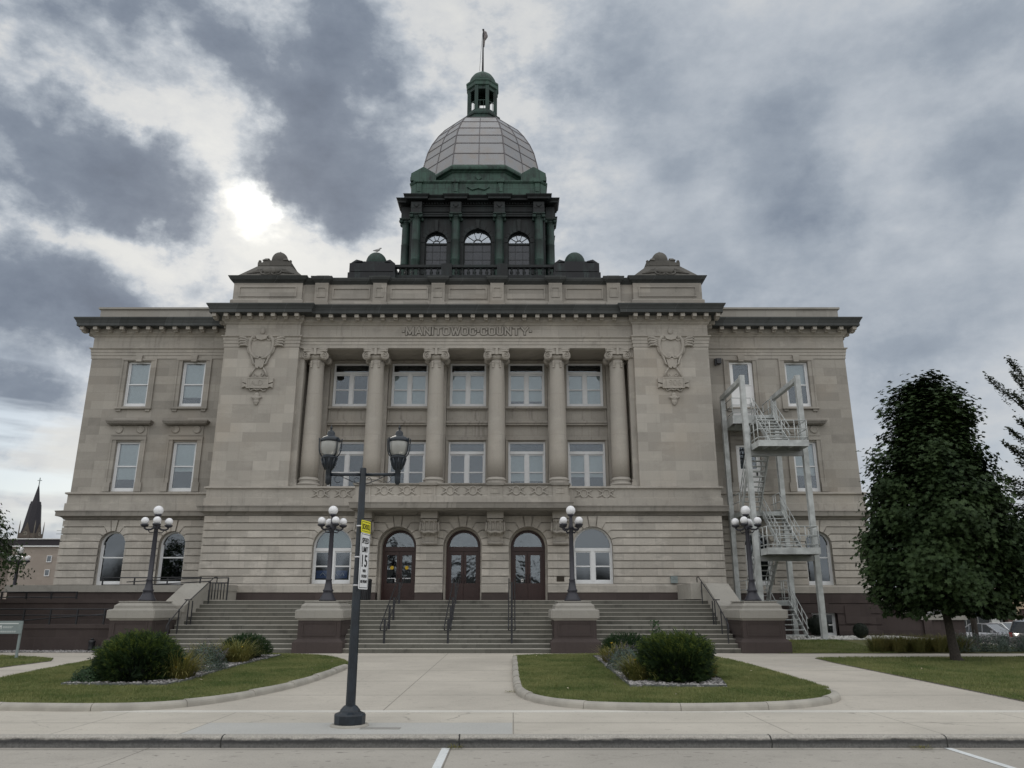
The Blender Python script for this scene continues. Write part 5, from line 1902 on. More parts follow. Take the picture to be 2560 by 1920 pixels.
for x, y in spots:
    if abs(y - (YD - 4.8)) < 0.01:
        mb.sweep([(x - 0.36, YD - 4.4), (x - 0.36, y - 0.12), (x + 0.36, y - 0.12), (x + 0.36, YD - 4.4)], [(a * 0.78, z + 0.004) for a, z in CPROF[:-1]] + [(-0.3, 27.87)], loop=True)
    else:
        s = 1 if x > 0 else -1
        pts = [(s * 4.4, y + 0.36), (s * 4.92, y + 0.36), (s * 4.92, y - 0.36), (s * 4.4, y - 0.36)]
        mb.sweep(pts if s < 0 else pts[::-1], [(a * 0.78, z + 0.004) for a, z in CPROF[:-1]] + [(-0.3, 27.87)], loop=True)
mb.build('drum_cornice', M['copper_dark'], CH)
# green attic above
mb = MB()
mb.sweep(chsq(4.55, 0.35), [(-0.5, 27.8), (0.06, 27.8), (0.06, 28.05), (0.0, 28.12), (0.0, 28.98), (0.05, 29.02), (0.10, 29.10), (0.10, 29.18), (-4.0, 29.25)], closed=True)
for x in (-1.5, 1.5, -3.95, 3.95):
    mb.box(x - 0.17, x + 0.17, YD - 4.68, YD - 4.5, 28.12, 29.22)
    mb.box(x - 0.24, x + 0.24, YD - 4.78, YD - 4.5, 29.0, 29.24)
    mb.box(x - 0.12, x + 0.12, YD - 4.72, YD - 4.5, 28.3, 28.85)
mb.tube([(-0.75, YD - 4.58, 28.72), (-0.4, YD - 4.60, 28.5), (0, YD - 4.60, 28.62), (0.4, YD - 4.60, 28.5), (0.75, YD - 4.58, 28.72)], 0.05, 6)
for sx in (-1, 1):
    for sy in (-1, 1):
        x, y = sx * 3.72, YD + sy * 3.72
        mb.box(x - 0.86, x + 0.86, y - 0.86, y + 0.86, 29.2, 29.45)
        mb.prism([(x - 0.84, 29.45), (x + 0.84, 29.45), (x + 0.80, 29.75), (x + 0.05, 30.22), (x - 0.05, 30.22), (x - 0.80, 29.75)], 'y', y - 0.86, y + 0.86)
at = mb.build('dome_attic', M['patina'], CH)


def octa(a):
    r = a / cos(pi / 8)
    return [(r * cos(pi / 8 + pi / 4 * k), YD + r * sin(pi / 8 + pi / 4 * k)) for k in range(8)][::-1]


def octa_rings(mb, prof, mat=0, cap=True):
    vs = []
    for a, z in prof:
        vs += [(x, y, z) for x, y in octa(a)]
    fs = []
    for i in range(len(prof) - 1):
        for k in range(8):
            fs.append((i * 8 + k, i * 8 + (k + 1) % 8, (i + 1) * 8 + (k + 1) % 8, (i + 1) * 8 + k))
    if cap:
        fs.append(tuple((len(prof) - 1) * 8 + k for k in range(8)))
    mb.add(vs, fs, mat)


mb = MB()
octa_rings(mb, [(4.25, 29.2), (4.25, 29.95), (4.30, 29.98), (4.36, 30.05), (4.52, 30.12), (4.55, 30.22), (4.50, 30.24), (4.50, 30.38), (4.42, 30.44), (4.34, 30.56), (4.2, 30.58)])
b0 = len(mb.v)
mb.prism([(-0.22, 29.6), (0.0, 29.40), (0.22, 29.6), (0.0, 29.80)], 'y', YD - 4.32, YD - 4.2)
mb.build('dome_base', M['patina'], CH)
RINGS = [(4.31, 30.54), (4.18, 31.54), (3.99, 32.47), (3.83, 33.21), (3.55, 33.97), (3.13, 34.77), (2.67, 35.45), (2.0, 35.8), (1.3, 36.0)]
mb = MB()
octa_rings(mb, RINGS)
dome = mb.build('dome', M['dome'], CH)
mb = MB()
for i, (a, z) in enumerate(RINGS[:-1]):
    P = octa(a)
    Q = octa(RINGS[i + 1][0])
    z2 = RINGS[i + 1][1]
    for k in range(8):
        k2 = (k + 1) % 8
        mb.bar((*P[k], z), (*Q[k], z2), 0.07, 0.07)
        mb.bar((*P[k], z), (*P[k2], z), 0.05, 0.05)
        pm = ((P[k][0] + P[k2][0]) / 2, (P[k][1] + P[k2][1]) / 2, z)
        qm = ((Q[k][0] + Q[k2][0]) / 2, (Q[k][1] + Q[k2][1]) / 2, z2)
        mb.bar(pm, qm, 0.05, 0.05)
mb.build('ribs', M['rib'], dome)
# lantern
def drop(m, k=0.984):
    m.v = [(x, y, 1.7 + (z - 1.7) * k) for x, y, z in m.v]


mb = MB()
octa_rings(mb, [(1.42, 36.35), (1.42, 36.6), (1.30, 36.68), (1.26, 37.3), (1.34, 37.36), (1.36, 37.48), (1.14, 37.62), (1.10, 37.95)])
for k in range(8):
    a = pi / 8 + pi / 4 * k
    r = 0.98 / cos(pi / 8)
    x, y = r * cos(a), YD + r * sin(a)
    mb.box(x - 0.13, x + 0.13, y - 0.13, y + 0.13, 37.9, 40.0)
    a2 = a + pi / 4
    x2, y2 = r * cos(a2), YD + r * sin(a2)
    mb.bar((x, y, 38.75), (x2, y2, 38.75), 0.05, 0.06)
    mb.bar((x, y, 39.92), (x2, y2, 39.92), 0.12, 0.36)
    for t in (0.33, 0.67):
        mb.bar((x + (x2 - x) * t, y + (y2 - y) * t, 37.9), (x + (x2 - x) * t, y + (y2 - y) * t, 38.75), 0.03, 0.03)
drop(mb)
lan = mb.build('lantern', M['patina_col'], CH)
mb = MB()
octa_rings(mb, [(0.8, 39.98), (1.05, 40.0), (1.16, 40.06), (1.16, 40.32), (1.22, 40.42), (1.22, 40.55), (1.06, 40.62)])
mb.lathe([(1.06, 40.58), (1.05, 40.85), (0.96, 41.15), (0.78, 41.45), (0.52, 41.68), (0.25, 41.82), (0.14, 41.9), (0.12, 42.05), (0.05, 42.12)], 0, YD, 24)
drop(mb)
mb.build('lantern_roof', M['patina'], lan)
mb = MB().tube([(0, YD, 42.0), (0, YD, 44.0), (0, YD, 45.95)], [0.075, 0.06, 0.045], 8)
mb.ball((0, YD, 46.02), 0.09, 10, 6)
mb.tube([(-0.25, YD, 42.1), (-0.16, YD, 44.0), (-0.05, YD, 45.7)], 0.012, 4)
drop(mb)
mb.build('flagpole', M['iron'], CH)
ft = thing('flag', 'furled grey flag hanging limp at the top of the dome flagpole', 'flag', (X0, YF + YD, 0))
mb = MB()
mb.tube([(0.05, 0, 45.9), (0.16, 0.0, 45.75), (0.20, 0, 45.45), (0.15, 0.02, 45.2), (0.08, 0, 45.0), (0.06, 0, 44.4)], [0.05, 0.13, 0.17, 0.12, 0.08, 0.05], 7)
mb.tube([(0.05, 0.05, 45.85), (0.24, 0.05, 45.6), (0.28, 0.03, 45.35), (0.2, 0.0, 45.15)], [0.04, 0.08, 0.08, 0.02], 6)
drop(mb)
mb.build('cloth', plain('grey flag cloth', (0.22, 0.20, 0.20), 0.9, var=0.5, scale=5), ft)
# gull on the left copper ball
gl = thing('gull', 'small pale gull standing on the copper ball over the roof, left of the dome', 'bird', (X0 - 6.14, YF + 7.7, 22.80))
mb = MB()
b0 = 0
mb.tube([(-0.26, 0, 0.20), (-0.14, 0, 0.21), (0.02, 0, 0.22), (0.13, 0, 0.27), (0.17, 0, 0.35), (0.23, 0, 0.37), (0.29, 0, 0.355)], [0.015, 0.06, 0.095, 0.075, 0.05, 0.045, 0.01], 8)
mb.tube([(-0.02, -0.03, 0.15), (-0.02, -0.03, 0.0)], 0.012, 5)
mb.tube([(-0.02, 0.03, 0.15), (-0.02, 0.03, 0.0)], 0.012, 5)
mb.build('body', M['gullbody'], gl)

# ------------------------------------------------------------------ entrance stairs
ZT = 1.95
Z0 = gz(28.1)
RIS = (ZT - Z0) / 12
ST = thing('entrance_stairs', 'wide flight of grey concrete steps up to the courthouse doors', 'stairs', (X0, 0, 0))
mb, rb = MB(), MB()
y = 28.10
noses = []
for k in range(12):
    noses.append(y)
    z1 = Z0 + RIS * (k + 1)
    y2 = y + (0.62 if k == 5 else 0.335)
    if k == 11:
        y2 = 36.3
    mb.box(-10.2, 10.2, y, y2 + 0.02, z1 - 0.11, z1)
    mb.box(-10.2, 10.2, y - 0.012, y - 0.0005, z1 - 0.020, z1 - 0.003)
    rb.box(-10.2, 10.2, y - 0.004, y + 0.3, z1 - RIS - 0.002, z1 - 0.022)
    y = y2
mb.build('treads', M['step'], ST)
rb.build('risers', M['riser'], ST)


# ------------------------------------------------------------------ lamp pedestals
def pedestal_mesh(root):
    mb = MB()
    x, y0, y1 = 0.80, 0.0, 2.2
    mb.box(-0.87, 0.87, y0 - 0.02, y1, -0.2, 0.36)
    mb.taper((-0.87, 0.87, y0 - 0.02, y1), 0.36, (-0.74, 0.74, y0 + 0.10, y1 - 0.1), 0.48)
    mb.box(-0.735, 0.735, y0 + 0.10, y1 - 0.1, 0.48, 1.10)
    for q in ((-0.60, 0.60, 0.98, 1.03), (-0.60, 0.60, 0.57, 0.62), (-0.60, -0.55, 0.62, 0.98), (0.55, 0.60, 0.62, 0.98)):
        mb.box(q[0], q[1], y0 + 0.075, y0 + 0.10, q[2], q[3])
    for s in (-1, 1):
        for q in ((0.3, 1.9, 0.98, 1.03), (0.3, 1.9, 0.57, 0.62), (0.3, 0.35, 0.62, 0.98), (1.85, 1.9, 0.62, 0.98)):
            mb.box(*sorted((s * 0.735, s * 0.76)), y0 + q[0], y0 + q[1], q[2], q[3])
    mb.build('shaft', M['brown_plain'], root)
    mb = MB()
    loop = [(-0.74, 0.10), (0.74, 0.10), (0.74, 2.1), (-0.74, 2.1)]
    mb.sweep(loop, [(-0.3, 1.08), (0.0, 1.08), (0.03, 1.12), (0.05, 1.15), (0.10, 1.16), (0.10, 1.42), (0.06, 1.45), (-0.03, 1.46), (-0.05, 1.50), (-0.05, 1.58), (-0.10, 1.62), (-0.17, 1.68), (-0.20, 1.73), (-0.4, 1.74)], closed=True)
    mb.box(-0.6, 0.6, 0.25, 1.95, 1.70, 1.735)
    mb.build('cap', M['coping'], root)


PX = (-11.05, -4.47, 4.47, 11.05)
PL = ('brown stone pedestal at the far left end of the steps, beside the ramp walls',
      'brown stone pedestal in the steps left of the entrance, partly behind the street lamp post',
      'brown stone pedestal in the steps right of the entrance, behind a clipped yew',
      'brown stone pedestal at the right end of the steps, next to the fire escape')
ped = thing('pedestal', PL[0], 'pedestal', (X0 + PX[0], 28.02, Z0), group='pedestals along the entrance steps')
pedestal_mesh(ped)
for i in range(1, 4):
    dup(ped, (X0 + PX[i], 28.02, Z0), label=PL[i])


# ------------------------------------------------------------------ five-globe lamps
def globe_lamp(loc, label, rz):
    t = thing('globe_lamp', label, 'street lamp', loc, rz, 'five globe lamps in front of the courthouse')
    mb = MB()
    mb.lathe([(0.30, 0.0), (0.31, 0.05), (0.27, 0.10), (0.24, 0.16), (0.20, 0.24), (0.165, 0.33), (0.19, 0.36), (0.19, 0.40), (0.155, 0.42), (0.125, 0.60), (0.105, 0.72), (0.115, 0.74), (0.115, 0.78), (0.092, 0.80), (0.086, 1.6), (0.075, 2.6), (0.085, 2.62), (0.085, 2.70), (0.07, 2.72), (0.06, 3.0), (0.055, 3.06), (0.12, 3.10), (0.13, 3.14), (0.05, 3.15)], 0, 0, 20)
    mb.build('post', M['lampiron'], t)
    am = MB()
    for k in range(4):
        a = pi / 2 * k
        ca, sa = cos(a), sin(a)
        pts = [(0.06, 2.66), (0.18, 2.58), (0.33, 2.57), (0.40, 2.62), (0.41, 2.70)]
        am.tube([(r * ca, r * sa, z) for r, z in pts], [0.04, 0.035, 0.035, 0.035, 0.04], 7)
        am.tube([(r * ca, r * sa, z) for r, z in ((0.08, 2.48), (0.2, 2.46), (0.26, 2.53), (0.2, 2.57))], 0.02, 5)
        am.lathe([(0.05, 2.66), (0.13, 2.70), (0.145, 2.73), (0.145, 2.76), (0.05, 2.765)], 0.41 * ca, 0.41 * sa, 14)
    am.build('arm', M['lampiron'], t)
    MB().ball((0, 0, 3.29), 0.178, 24, 16).build('globe', M['globe'], t)
    for k in range(4):
        a = pi / 2 * k
        MB().ball((0.41 * cos(a), 0.41 * sin(a), 2.885), 0.142, 20, 14).build('globe', M['globe'], t)
    return t


zc = Z0 + 1.735
lamp = globe_lamp((X0 + PX[0], 29.15, zc), 'black five globe lamp on the far left pedestal, before an arched window', radians(24))
for i, (lab, rz) in enumerate((('black five globe lamp on the pedestal just left of the speed limit sign', 29), ('black five globe lamp on the pedestal right of the three doors', 43), ('black five globe lamp on the right end pedestal in front of the fire escape', 62))):
    dup(lamp, (X0 + PX[i + 1], 29.15, zc), radians(rz), lab)
dup(lamp, (-26.3, 42.0, 1.3), radians(20), 'distant five globe lamp before the tan brick building beyond the ramp walls')

# ------------------------------------------------------------------ sloped cheek walls beside the stairs
for s in (-1, 1):
    side = 'left' if s < 0 else 'right'
    ck = thing('cheek_wall', 'sloping grey stone cheek wall on the %s of the steps' % side + (', beside the ramp' if s < 0 else ', below the fire escape'), 'wall', (X0, 0, 0))
    mb = MB()
    xa, xb = sorted((s * 10.12, s * 10.98))
    mb.prism([(30.25, 0.0), (30.25, 1.60), (30.35, 1.66), (32.15, 2.46), (32.4, 2.50), (35.8, 2.50), (35.8, 0.0)], 'x', xa, xb)
    mb.prism([(30.2, 1.50), (30.2, 1.74), (30.35, 1.785), (32.15, 2.585), (32.4, 2.62), (35.81, 2.62), (35.81, 2.36), (32.4, 2.36), (32.15, 2.32), (30.35, 1.50)], 'x', xa - 0.03, xb + 0.03)
    mb.build('cheek', M['coping'], ck)
gm = thing('stone_block', 'square grey stone block at the top of the right cheek wall', 'wall', (X0, 0, 0))
MB().box(9.7, 11.3, 33.1, 35.8, 2.0, 2.63).build('block', M['coping'], gm)

# ------------------------------------------------------------------ ramp walls on the left
RX0, RX1 = -30.0, -14.2
r1 = thing('ramp_wall', 'lowest brown stone ramp wall, behind the gravel strip on the left', 'wall', (0, 29.3, 0))
MB().box(RX0, RX1, 0.04, 0.4, -0.2, 0.94).build('wall', M['brown'], r1)
MB().box(RX0, RX1, 0.0, 0.44, 0.942, 1.085).build('coping', M['brown_plain'], r1)
r2 = thing('ramp_wall', 'middle brown stone ramp wall on the left, between two black railings', 'wall', (0, 30.8, 0))
MB().box(RX0, -13.9, 0.04, 0.4, -0.2, 1.84).build('wall', M['brown'], r2)
MB().box(RX0, -13.9, 0.0, 0.44, 1.842, 1.985).build('coping', M['brown_plain'], r2)
r3 = thing('ramp_wall', 'highest ramp wall on the left, brown stone with a thick grey coping', 'wall', (0, 32.3, 0))
MB().box(-20.5, -13.25, 0.05, 0.5, -0.2, 2.27).build('wall', M['brown'], r3)
MB().box(-20.6, -13.24, 0.0, 0.55, 2.272, 2.545).build('coping', M['coping'], r3)
MB().box(-20.4, -13.3, 0.55, 3.3, 1.2, 1.9).build('landing', M['step'], r3)
ft = MB()
ft.add([(RX0, 29.7, 0.15), (-14.3, 29.7, 0.55), (-14.3, 30.84, 0.55), (RX0, 30.84, 0.15)], [(0, 1, 2, 3)])
ft.add([(RX0, 31.2, 1.5), (-14.0, 31.2, 0.6), (-14.0, 32.34, 0.6), (RX0, 32.34, 1.5)], [(0, 1, 2, 3)])
structure(ft.build('ramp_path', M['step']))


def railing(label, posts, rails, parent_loc=(0, 0, 0), r=0.022, pr=0.025, name='railing', mat='iron', group=None, cat='railing'):
    t = thing(name, label, cat, parent_loc, 0, group)
    for a, b in posts:
        MB().bar(a, b, pr * 2, pr * 2).build('post', M[mat], t)
    mb = MB()
    for pts in rails:
        mb.tube(pts, r, 7)
    mb.build('rail', M[mat], t)
    return t


railing('black railing on the lowest ramp wall', [((x, 29.42, 1.08), (x, 29.42, 1.62)) for x in (-18.86, -17.88, -16.91, -15.93, -14.93)],
        [[(-20.5, 29.42, 1.615), (-14.3, 29.42, 1.615)], [(-20.5, 29.42, 1.40), (-14.3, 29.42, 1.40)], [(-20.5, 30.3, 1.02), (-17.5, 30.3, 1.28), (-14.4, 30.3, 1.5)]])
railing('black railing on the middle ramp wall', [((x, 30.95, 1.98), (x, 30.95, 2.26)) for x in (-19.8, -18.84, -17.87, -16.89)],
        [[(-21, 30.95, 2.25), (-16.86, 30.95, 2.25)], [(-21, 30.95, 2.05), (-16.86, 30.95, 2.05)]])
railing('long black railing on the top landing, below the left arched windows', [((x, 35.0, 1.95), (x, 35.0, 2.93)) for x in (-18.05, -16.65, -15.2, -13.75)],
        [[(-18.05, 35.0, 2.93), (-13.7, 35.0, 2.95)], [(-18.05, 35.0, 2.62), (-13.7, 35.0, 2.64)]])
gt = railing('short black gate of upright bars at the head of the left steps', [((-12.36, 32.5, 1.95), (-12.36, 32.5, 2.70)), ((-11.62, 32.5, 1.95), (-11.62, 32.5, 2.84))],
             [[(-16.5, 34.0, 2.72), (-13.6, 33.4, 2.84), (-11.62, 32.5, 2.84)], [(-16.5, 34.0, 2.55), (-13.6, 33.4, 2.68), (-12.36, 32.5, 2.70)], [(-12.36, 32.5, 2.64), (-11.62, 32.5, 2.64)]] +
             [[(x, 32.5, 1.98), (x, 32.5, 2.64)] for x in (-12.24, -12.12, -12.0, -11.88, -11.76)], name='gate', cat='gate')

# handrails on the steps
NL = ('black double handrail on the steps before the left door', 'black double handrail on the steps before the middle door', 'black double handrail on the steps before the right door')


def step_z(y):
    k = sum(1 for q in noses if q <= y)
    return Z0 + RIS * k


hr = None
for i, dx in enumerate((-2.25, 0.0, 2.25)):
    if hr is None:
        hr = thing('handrail', NL[0], 'handrail', (X0 + dx, 0, 0), 0, 'double handrails on the steps')
        for yy, zt in ((28.55, 0.93), (29.55, 1.40), (30.55, 1.90), (31.9, 2.55)):
            MB().bar((0, yy, step_z(yy) - 0.02), (0, yy, step_z(yy) + 0.84), 0.072, 0.072).build('post', M['iron'], hr)
        mb = MB()
        for s in (-1, 1):
            x = s * 0.115
            mb.tube([(x, 28.35, step_z(28.4) + 0.60), (x, 28.30, step_z(28.4) + 0.72), (x, 28.55, step_z(28.4) + 0.84), (x, 30.2, step_z(30.2) + 0.84), (x, 30.6, step_z(30.6) + 0.86), (x, 32.3, 2.80), (x, 32.55, 2.80), (x, 32.55, 2.62)], 0.021, 7)
        for yy in (28.55, 29.55, 30.55, 31.9):
            mb.tube([(-0.115, yy, step_z(yy) + 0.82), (0.115, yy, step_z(yy) + 0.82)], 0.015, 6)
        mb.tube([(-0.115, 28.35, step_z(28.4) + 0.6), (0.115, 28.35, step_z(28.4) + 0.6)], 0.018, 6)
        mb.build('rail', M['iron'], hr)
    else:
        dup(hr, (X0 + dx, 0, 0), label=NL[i])
for s in (-1, 1):
    x = X0 + s * 9.86
    lab = 'thin black handrail along the left cheek wall of the steps' if s < 0 else 'thin black handrail along the right cheek wall of the steps'
    railing(lab, [((x, yy, step_z(yy)), (x, yy, step_z(yy) + 0.86)) for yy in (28.45, 29.2, 30.0, 30.35, 31.9)],
            [[(x, 28.25, step_z(28.3) + 0.5), (x, 28.3, step_z(28.3) + 0.78), (x, 29.8, step_z(29.8) + 0.88), (x, 30.2, step_z(30.2) + 0.9), (x + s * 0.25, 30.2, step_z(30.2) + 0.9)],
             [(x, 30.1, step_z(30.2) + 0.9), (x, 32.3, 2.86), (x, 32.6, 2.86), (x, 32.6, 2.66)]], r=0.02, pr=0.018, name='handrail', cat='handrail')

# litter bin by the left door
tb = thing('litter_bin', 'black slatted litter bin by the left entrance door, behind the speed limit sign', 'bin', (-6.3, 34.0, 1.95))
mb = MB()
for k in range(22):
    a = 2 * pi * k / 22
    mb.bar((0.27 * cos(a), 0.27 * sin(a), 0.04), (0.29 * cos(a), 0.29 * sin(a), 0.82), 0.045, 0.012, up=(cos(a), sin(a), 0))
mb.build('slats', M['iron'], tb)
MB().lathe([(0.22, 0.0), (0.24, 0.03), (0.25, 0.78), (0.20, 0.8)], 0, 0, 18).build('liner', M['black'], tb)
MB().lathe([(0.30, 0.80), (0.31, 0.86), (0.24, 0.90), (0.14, 0.88)], 0, 0, 20).build('rim', M['iron'], tb)

# ------------------------------------------------------------------ fire escape
FE = thing('fire_escape', 'pale grey steel fire escape stair standing against the right wing', 'fire escape', (0, 0, 0))
CX0, CX1, CY0, CY1 = 10.55, 13.1, 33.9, 37.3


def hcol(x, y, z0, z1, name='column'):
    mb = MB()
    mb.box(x - 0.11, x + 0.11, y - 0.115, y - 0.095, z0, z1)
    mb.box(x - 0.11, x + 0.11, y + 0.095, y + 0.115, z0, z1)
    mb.box(x - 0.10, x - 0.085, y - 0.095, y + 0.095, z0, z1)
    mb.box(x + 0.085, x + 0.10, y - 0.095, y + 0.095, z0, z1)
    mb.build(name, M['escape'], FE)


for x in (CX0, CX1):
    hcol(x, CY0, 0.3, 11.92)
    hcol(x, CY1, 0.2, 11.62)
    MB().box(x - 0.10, x + 0.10, CY0 + 0.116, CY1 + 0.11, 11.64, 11.86).build('top_beam', M['escape'], FE)
LV = [10.61, 8.67, 5.98, 4.08, 1.99]


def deck(x0, x1, y0, y1, z, h=0.27, name='landing'):
    mb = MB()
    t = 0.03
    mb.box(x0, x1, y0, y0 + t, z - h, z)
    mb.box(x0, x1, y1 - t, y1, z - h, z)
    mb.box(x0, x0 + t, y0 + t, y1 - t, z - h, z)
    mb.box(x1 - t, x1, y0 + t, y1 - t, z - h, z)
    mb.box(x0 + t, x1 - t, y0 + t, y1 - t, z - 0.06, z - 0.03)
    for k in range(1, 4):
        xx = x0 + (x1 - x0) * k / 4
        mb.box(xx - 0.03, xx + 0.03, y0 + t, y1 - t, z - 0.2, z - 0.06)
    return mb.build(name, M['escape'], FE)


def guard(lines, posts, name='guard_rail'):
    mb = MB()
    for p in lines:
        mb.tube(p, 0.022, 6)
    for a, b in posts:
        mb.tube([a, b], 0.022, 6)
    mb.build(name, M['escape'], FE)


def frontrail(x0, x1, y0, y1, z):
    ln = []
    for h in (0.88, 0.50, 0.13):
        ln.append([(x0, y1, z + h), (x0, y0, z + h), (x1, y0, z + h), (x1, y1, z + h)])
    ps = [((x, y0, z), (x, y0, z + 0.88)) for x in (x0, x0 + 0.5 * (x1 - x0) / 2, (x0 + x1) / 2, x0 + 0.75 * (x1 - x0), x1)]
    ps += [((x, yy, z), (x, yy, z + 0.88)) for x in (x0, x1) for yy in ((y0 + y1) / 2, y1)]
    guard(ln, ps)


def flight(x0, x1, ya, za, yb, zb, n, under=False):
    """treads from the upper end (ya,za) down to (yb,zb)"""
    mt = M['escape']
    sm = MB()
    for x in (x0, x1):
        sm.bar((x, ya, za - 0.06), (x, yb, zb - 0.06), 0.04, 0.24)
    sm.build('stringer', mt, FE)
    tm = MB()
    d = 1 if yb > ya else -1
    for k in range(1, n):
        t = k / n
        yy, zz = ya + (yb - ya) * t, za + (zb - za) * t
        tm.box(x0 + 0.025, x1 - 0.025, yy - 0.12, yy + 0.12, zz - 0.035, zz)
    tm.build('tread_row', mt, FE)
    gm = MB()
    for x in (x0, x1):
        for h in (0.86, 0.46):
            gm.tube([(x, ya, za + h), (x, yb, zb + h)], 0.021, 6)
        for k in range(5):
            t = (k + 0.3) / 4.6
            yy, zz = ya + (yb - ya) * t, za + (zb - za) * t
            gm.tube([(x, yy, zz), (x, yy, zz + 0.86)], 0.017, 6)
    gm.build('flight_rail', mt, FE)


RA, RB = (11.68, 12.55), (10.72, 11.55)
YB, YFR = 36.15, 33.95
deck(10.66, 12.6, YB, 37.7, LV[0], 0.42)
guard([[(11.6, YB, LV[0] + h), (10.68, YB, LV[0] + h), (10.68, 37.6, LV[0] + h)] for h in (0.85, 0.5, 0.12)] + [[(12.62, YB, LV[0] + h), (12.62, 37.6, LV[0] + h)] for h in (0.86, 0.46, 0.1)],
      [((x, YB, LV[0]), (x, YB, LV[0] + 0.85)) for x in (10.68, 11.1, 11.6)] + [((12.62, yy, LV[0]), (12.62, yy, LV[0] + 0.86)) for yy in (36.7, 37.5)])
for z in (LV[1], LV[3]):
    deck(10.70, 12.90, 32.80, 33.96, z, 0.27)
    frontrail(10.72, 12.88, 32.82, 33.9, z)
    MB().box(CX0 + 0.112, CX1 - 0.112, CY0 - 0.08, CY0 + 0.08, z - 0.50, z - 0.275).build('cross_beam', M['escape_under'], FE)
for z in (LV[2], LV[4]):
    deck(10.66, 12.55, YB, 37.6, z, 0.22)
    guard([[(12.57, YB, z + h), (12.57, 37.5, z + h)] for h in (0.86, 0.46, 0.1)], [((12.57, yy, z), (12.57, yy, z + 0.86)) for yy in (36.8, 37.1)])
    guard([[(10.68, YB, z + h), (10.68, 37.5, z + h)] for h in (0.86, 0.46)], [((10.68, yy, z), (10.68, yy, z + 0.86)) for yy in (YB + 0.02, 37.3)])
flight(*RA, YB, LV[0], YFR, LV[1], 10)
flight(*RB, YFR, LV[1], YB, LV[2], 13, True)
flight(*RA, YB, LV[2], YFR, LV[3], 10)
flight(*RB, YFR, LV[3], YB, LV[4], 10, True)
flight(11.52, 12.5, YB, LV[4], 34.0, 0.36, 8)

# ------------------------------------------------------------------ twin-lantern street lamp with the school speed sign
SL = thing('street_lamp', 'tall dark blue black street lamp with two lanterns, standing on the pavement in front', 'street lamp', (-2.41, 12.36, 0))
mb = MB()
mb.lathe([(0.275, -0.02), (0.285, 0.0), (0.28, 0.028), (0.24, 0.034)], 0, 0, 26)
mb.build('concrete_footing', M['concrete_curb'], SL)
mb = MB()
n8 = 12
mb.lathe([(0.225, 0.03), (0.232, 0.045), (0.235, 0.155), (0.225, 0.175), (0.175, 0.195), (0.155, 0.205), (0.15, 0.225), (0.105, 0.275), (0.08, 0.29)], 0, 0, n8, smooth=False)
mb.build('base', M['post'], SL)
MB().lathe([(0.074, 0.28), (0.070, 1.2), (0.060, 2.4), (0.051, 3.845), (0.045, 3.86), (0.0, 3.862)], 0, 0, 12, smooth=False).build('pole', M['post'], SL)
mb = MB()
for s in (-1, 1):
    mb.tube([(s * 0.05, 0, 3.755), (s * 0.56, 0, 3.755)], 0.025, 10)
    mb.tube([(s * 0.05, 0, 3.60), (s * 0.18, 0, 3.645), (s * 0.36, 0, 3.73)], 0.007, 5)
    mb.tube([(s * 0.36 + 0.0, 0, 3.73)] + [(s * (0.40 + 0.055 * cos(a)), 0, 3.68 + 0.055 * sin(a)) for a in [radians(110 - 26 * i) for i in range(11)]], 0.006, 5)
    mb.tube([(s * 0.05, 0, 3.60)] + [(s * (0.10 + 0.04 * cos(a)), 0, 3.66 + 0.045 * sin(a)) for a in [radians(-60 + 26 * i) for i in range(9)]], 0.006, 5)
mb.build('cross_arm', M['post'], SL)
for s in (-1, 1):
    lx = s * 0.56
    lm = MB()
    lm.lathe([(0.02, 3.585), (0.028, 3.60), (0.042, 3.615), (0.046, 3.70), (0.046, 3.82), (0.062, 3.835), (0.075, 3.86), (0.10, 3.95), (0.118, 4.005), (0.13, 4.02), (0.135, 4.035), (0.115, 4.05), (0.105, 4.065), (0.09, 4.07)], lx, 0, 18)
    for k in range(9):
        a = 2 * pi * k / 9
        lm.tube([(lx + 0.062 * cos(a), 0.062 * sin(a), 3.84), (lx + 0.098 * cos(a), 0.098 * sin(a), 3.93), (lx + 0.128 * cos(a), 0.128 * sin(a), 4.01)], [0.012, 0.02, 0.012], 5)
    lt = lm.build('lantern', M['post'], SL)
    MB().lathe([(0.105, 4.066), (0.130, 4.10), (0.148, 4.16), (0.155, 4.22), (0.152, 4.28), (0.145, 4.30)], lx, 0, 26, cap=False).build('lamp_glass', M['frost'], lt)
    MB().lathe([(0.158, 4.285), (0.165, 4.30), (0.165, 4.325), (0.15, 4.345), (0.115, 4.37), (0.075, 4.385), (0.06, 4.40), (0.064, 4.425), (0.056, 4.455), (0.036, 4.478), (0.018, 4.485), (0.012, 4.51), (0.026, 4.523), (0.026, 4.528), (0.010, 4.54), (0.005, 4.575), (0.0, 4.58)], lx, 0, 24).build('lamp_roof', M['post'], lt)
    cg = MB()
    for k in range(3):
        a = radians(90 + 120 * k) + (0.10 if s > 0 else -0.15)
        ca, sa = cos(a), sin(a)
        for d in (-0.06, 0.06):
            aa = a + d
            cg.tube([(lx + r * cos(aa), r * sin(aa), z) for r, z in ((0.120, 4.04), (0.158, 4.10), (0.172, 4.17), (0.178, 4.25), (0.178, 4.33), (0.188, 4.345))], 0.007, 5)
    for k in range(2):
        aa = 0 if k else pi
        cg.tube([(lx + r * cos(aa), 0, z) for r, z in ((0.120, 4.04), (0.158, 4.09), (0.176, 4.15), (0.184, 4.23), (0.184, 4.32), (0.192, 4.345))], 0.010, 6)
    cg.build('cage', M['post'], lt)
    bb = MB().ball((lx, 0, 4.19), 0.06, 12, 8)
    bb.build('bulb', M['globe'], lt)

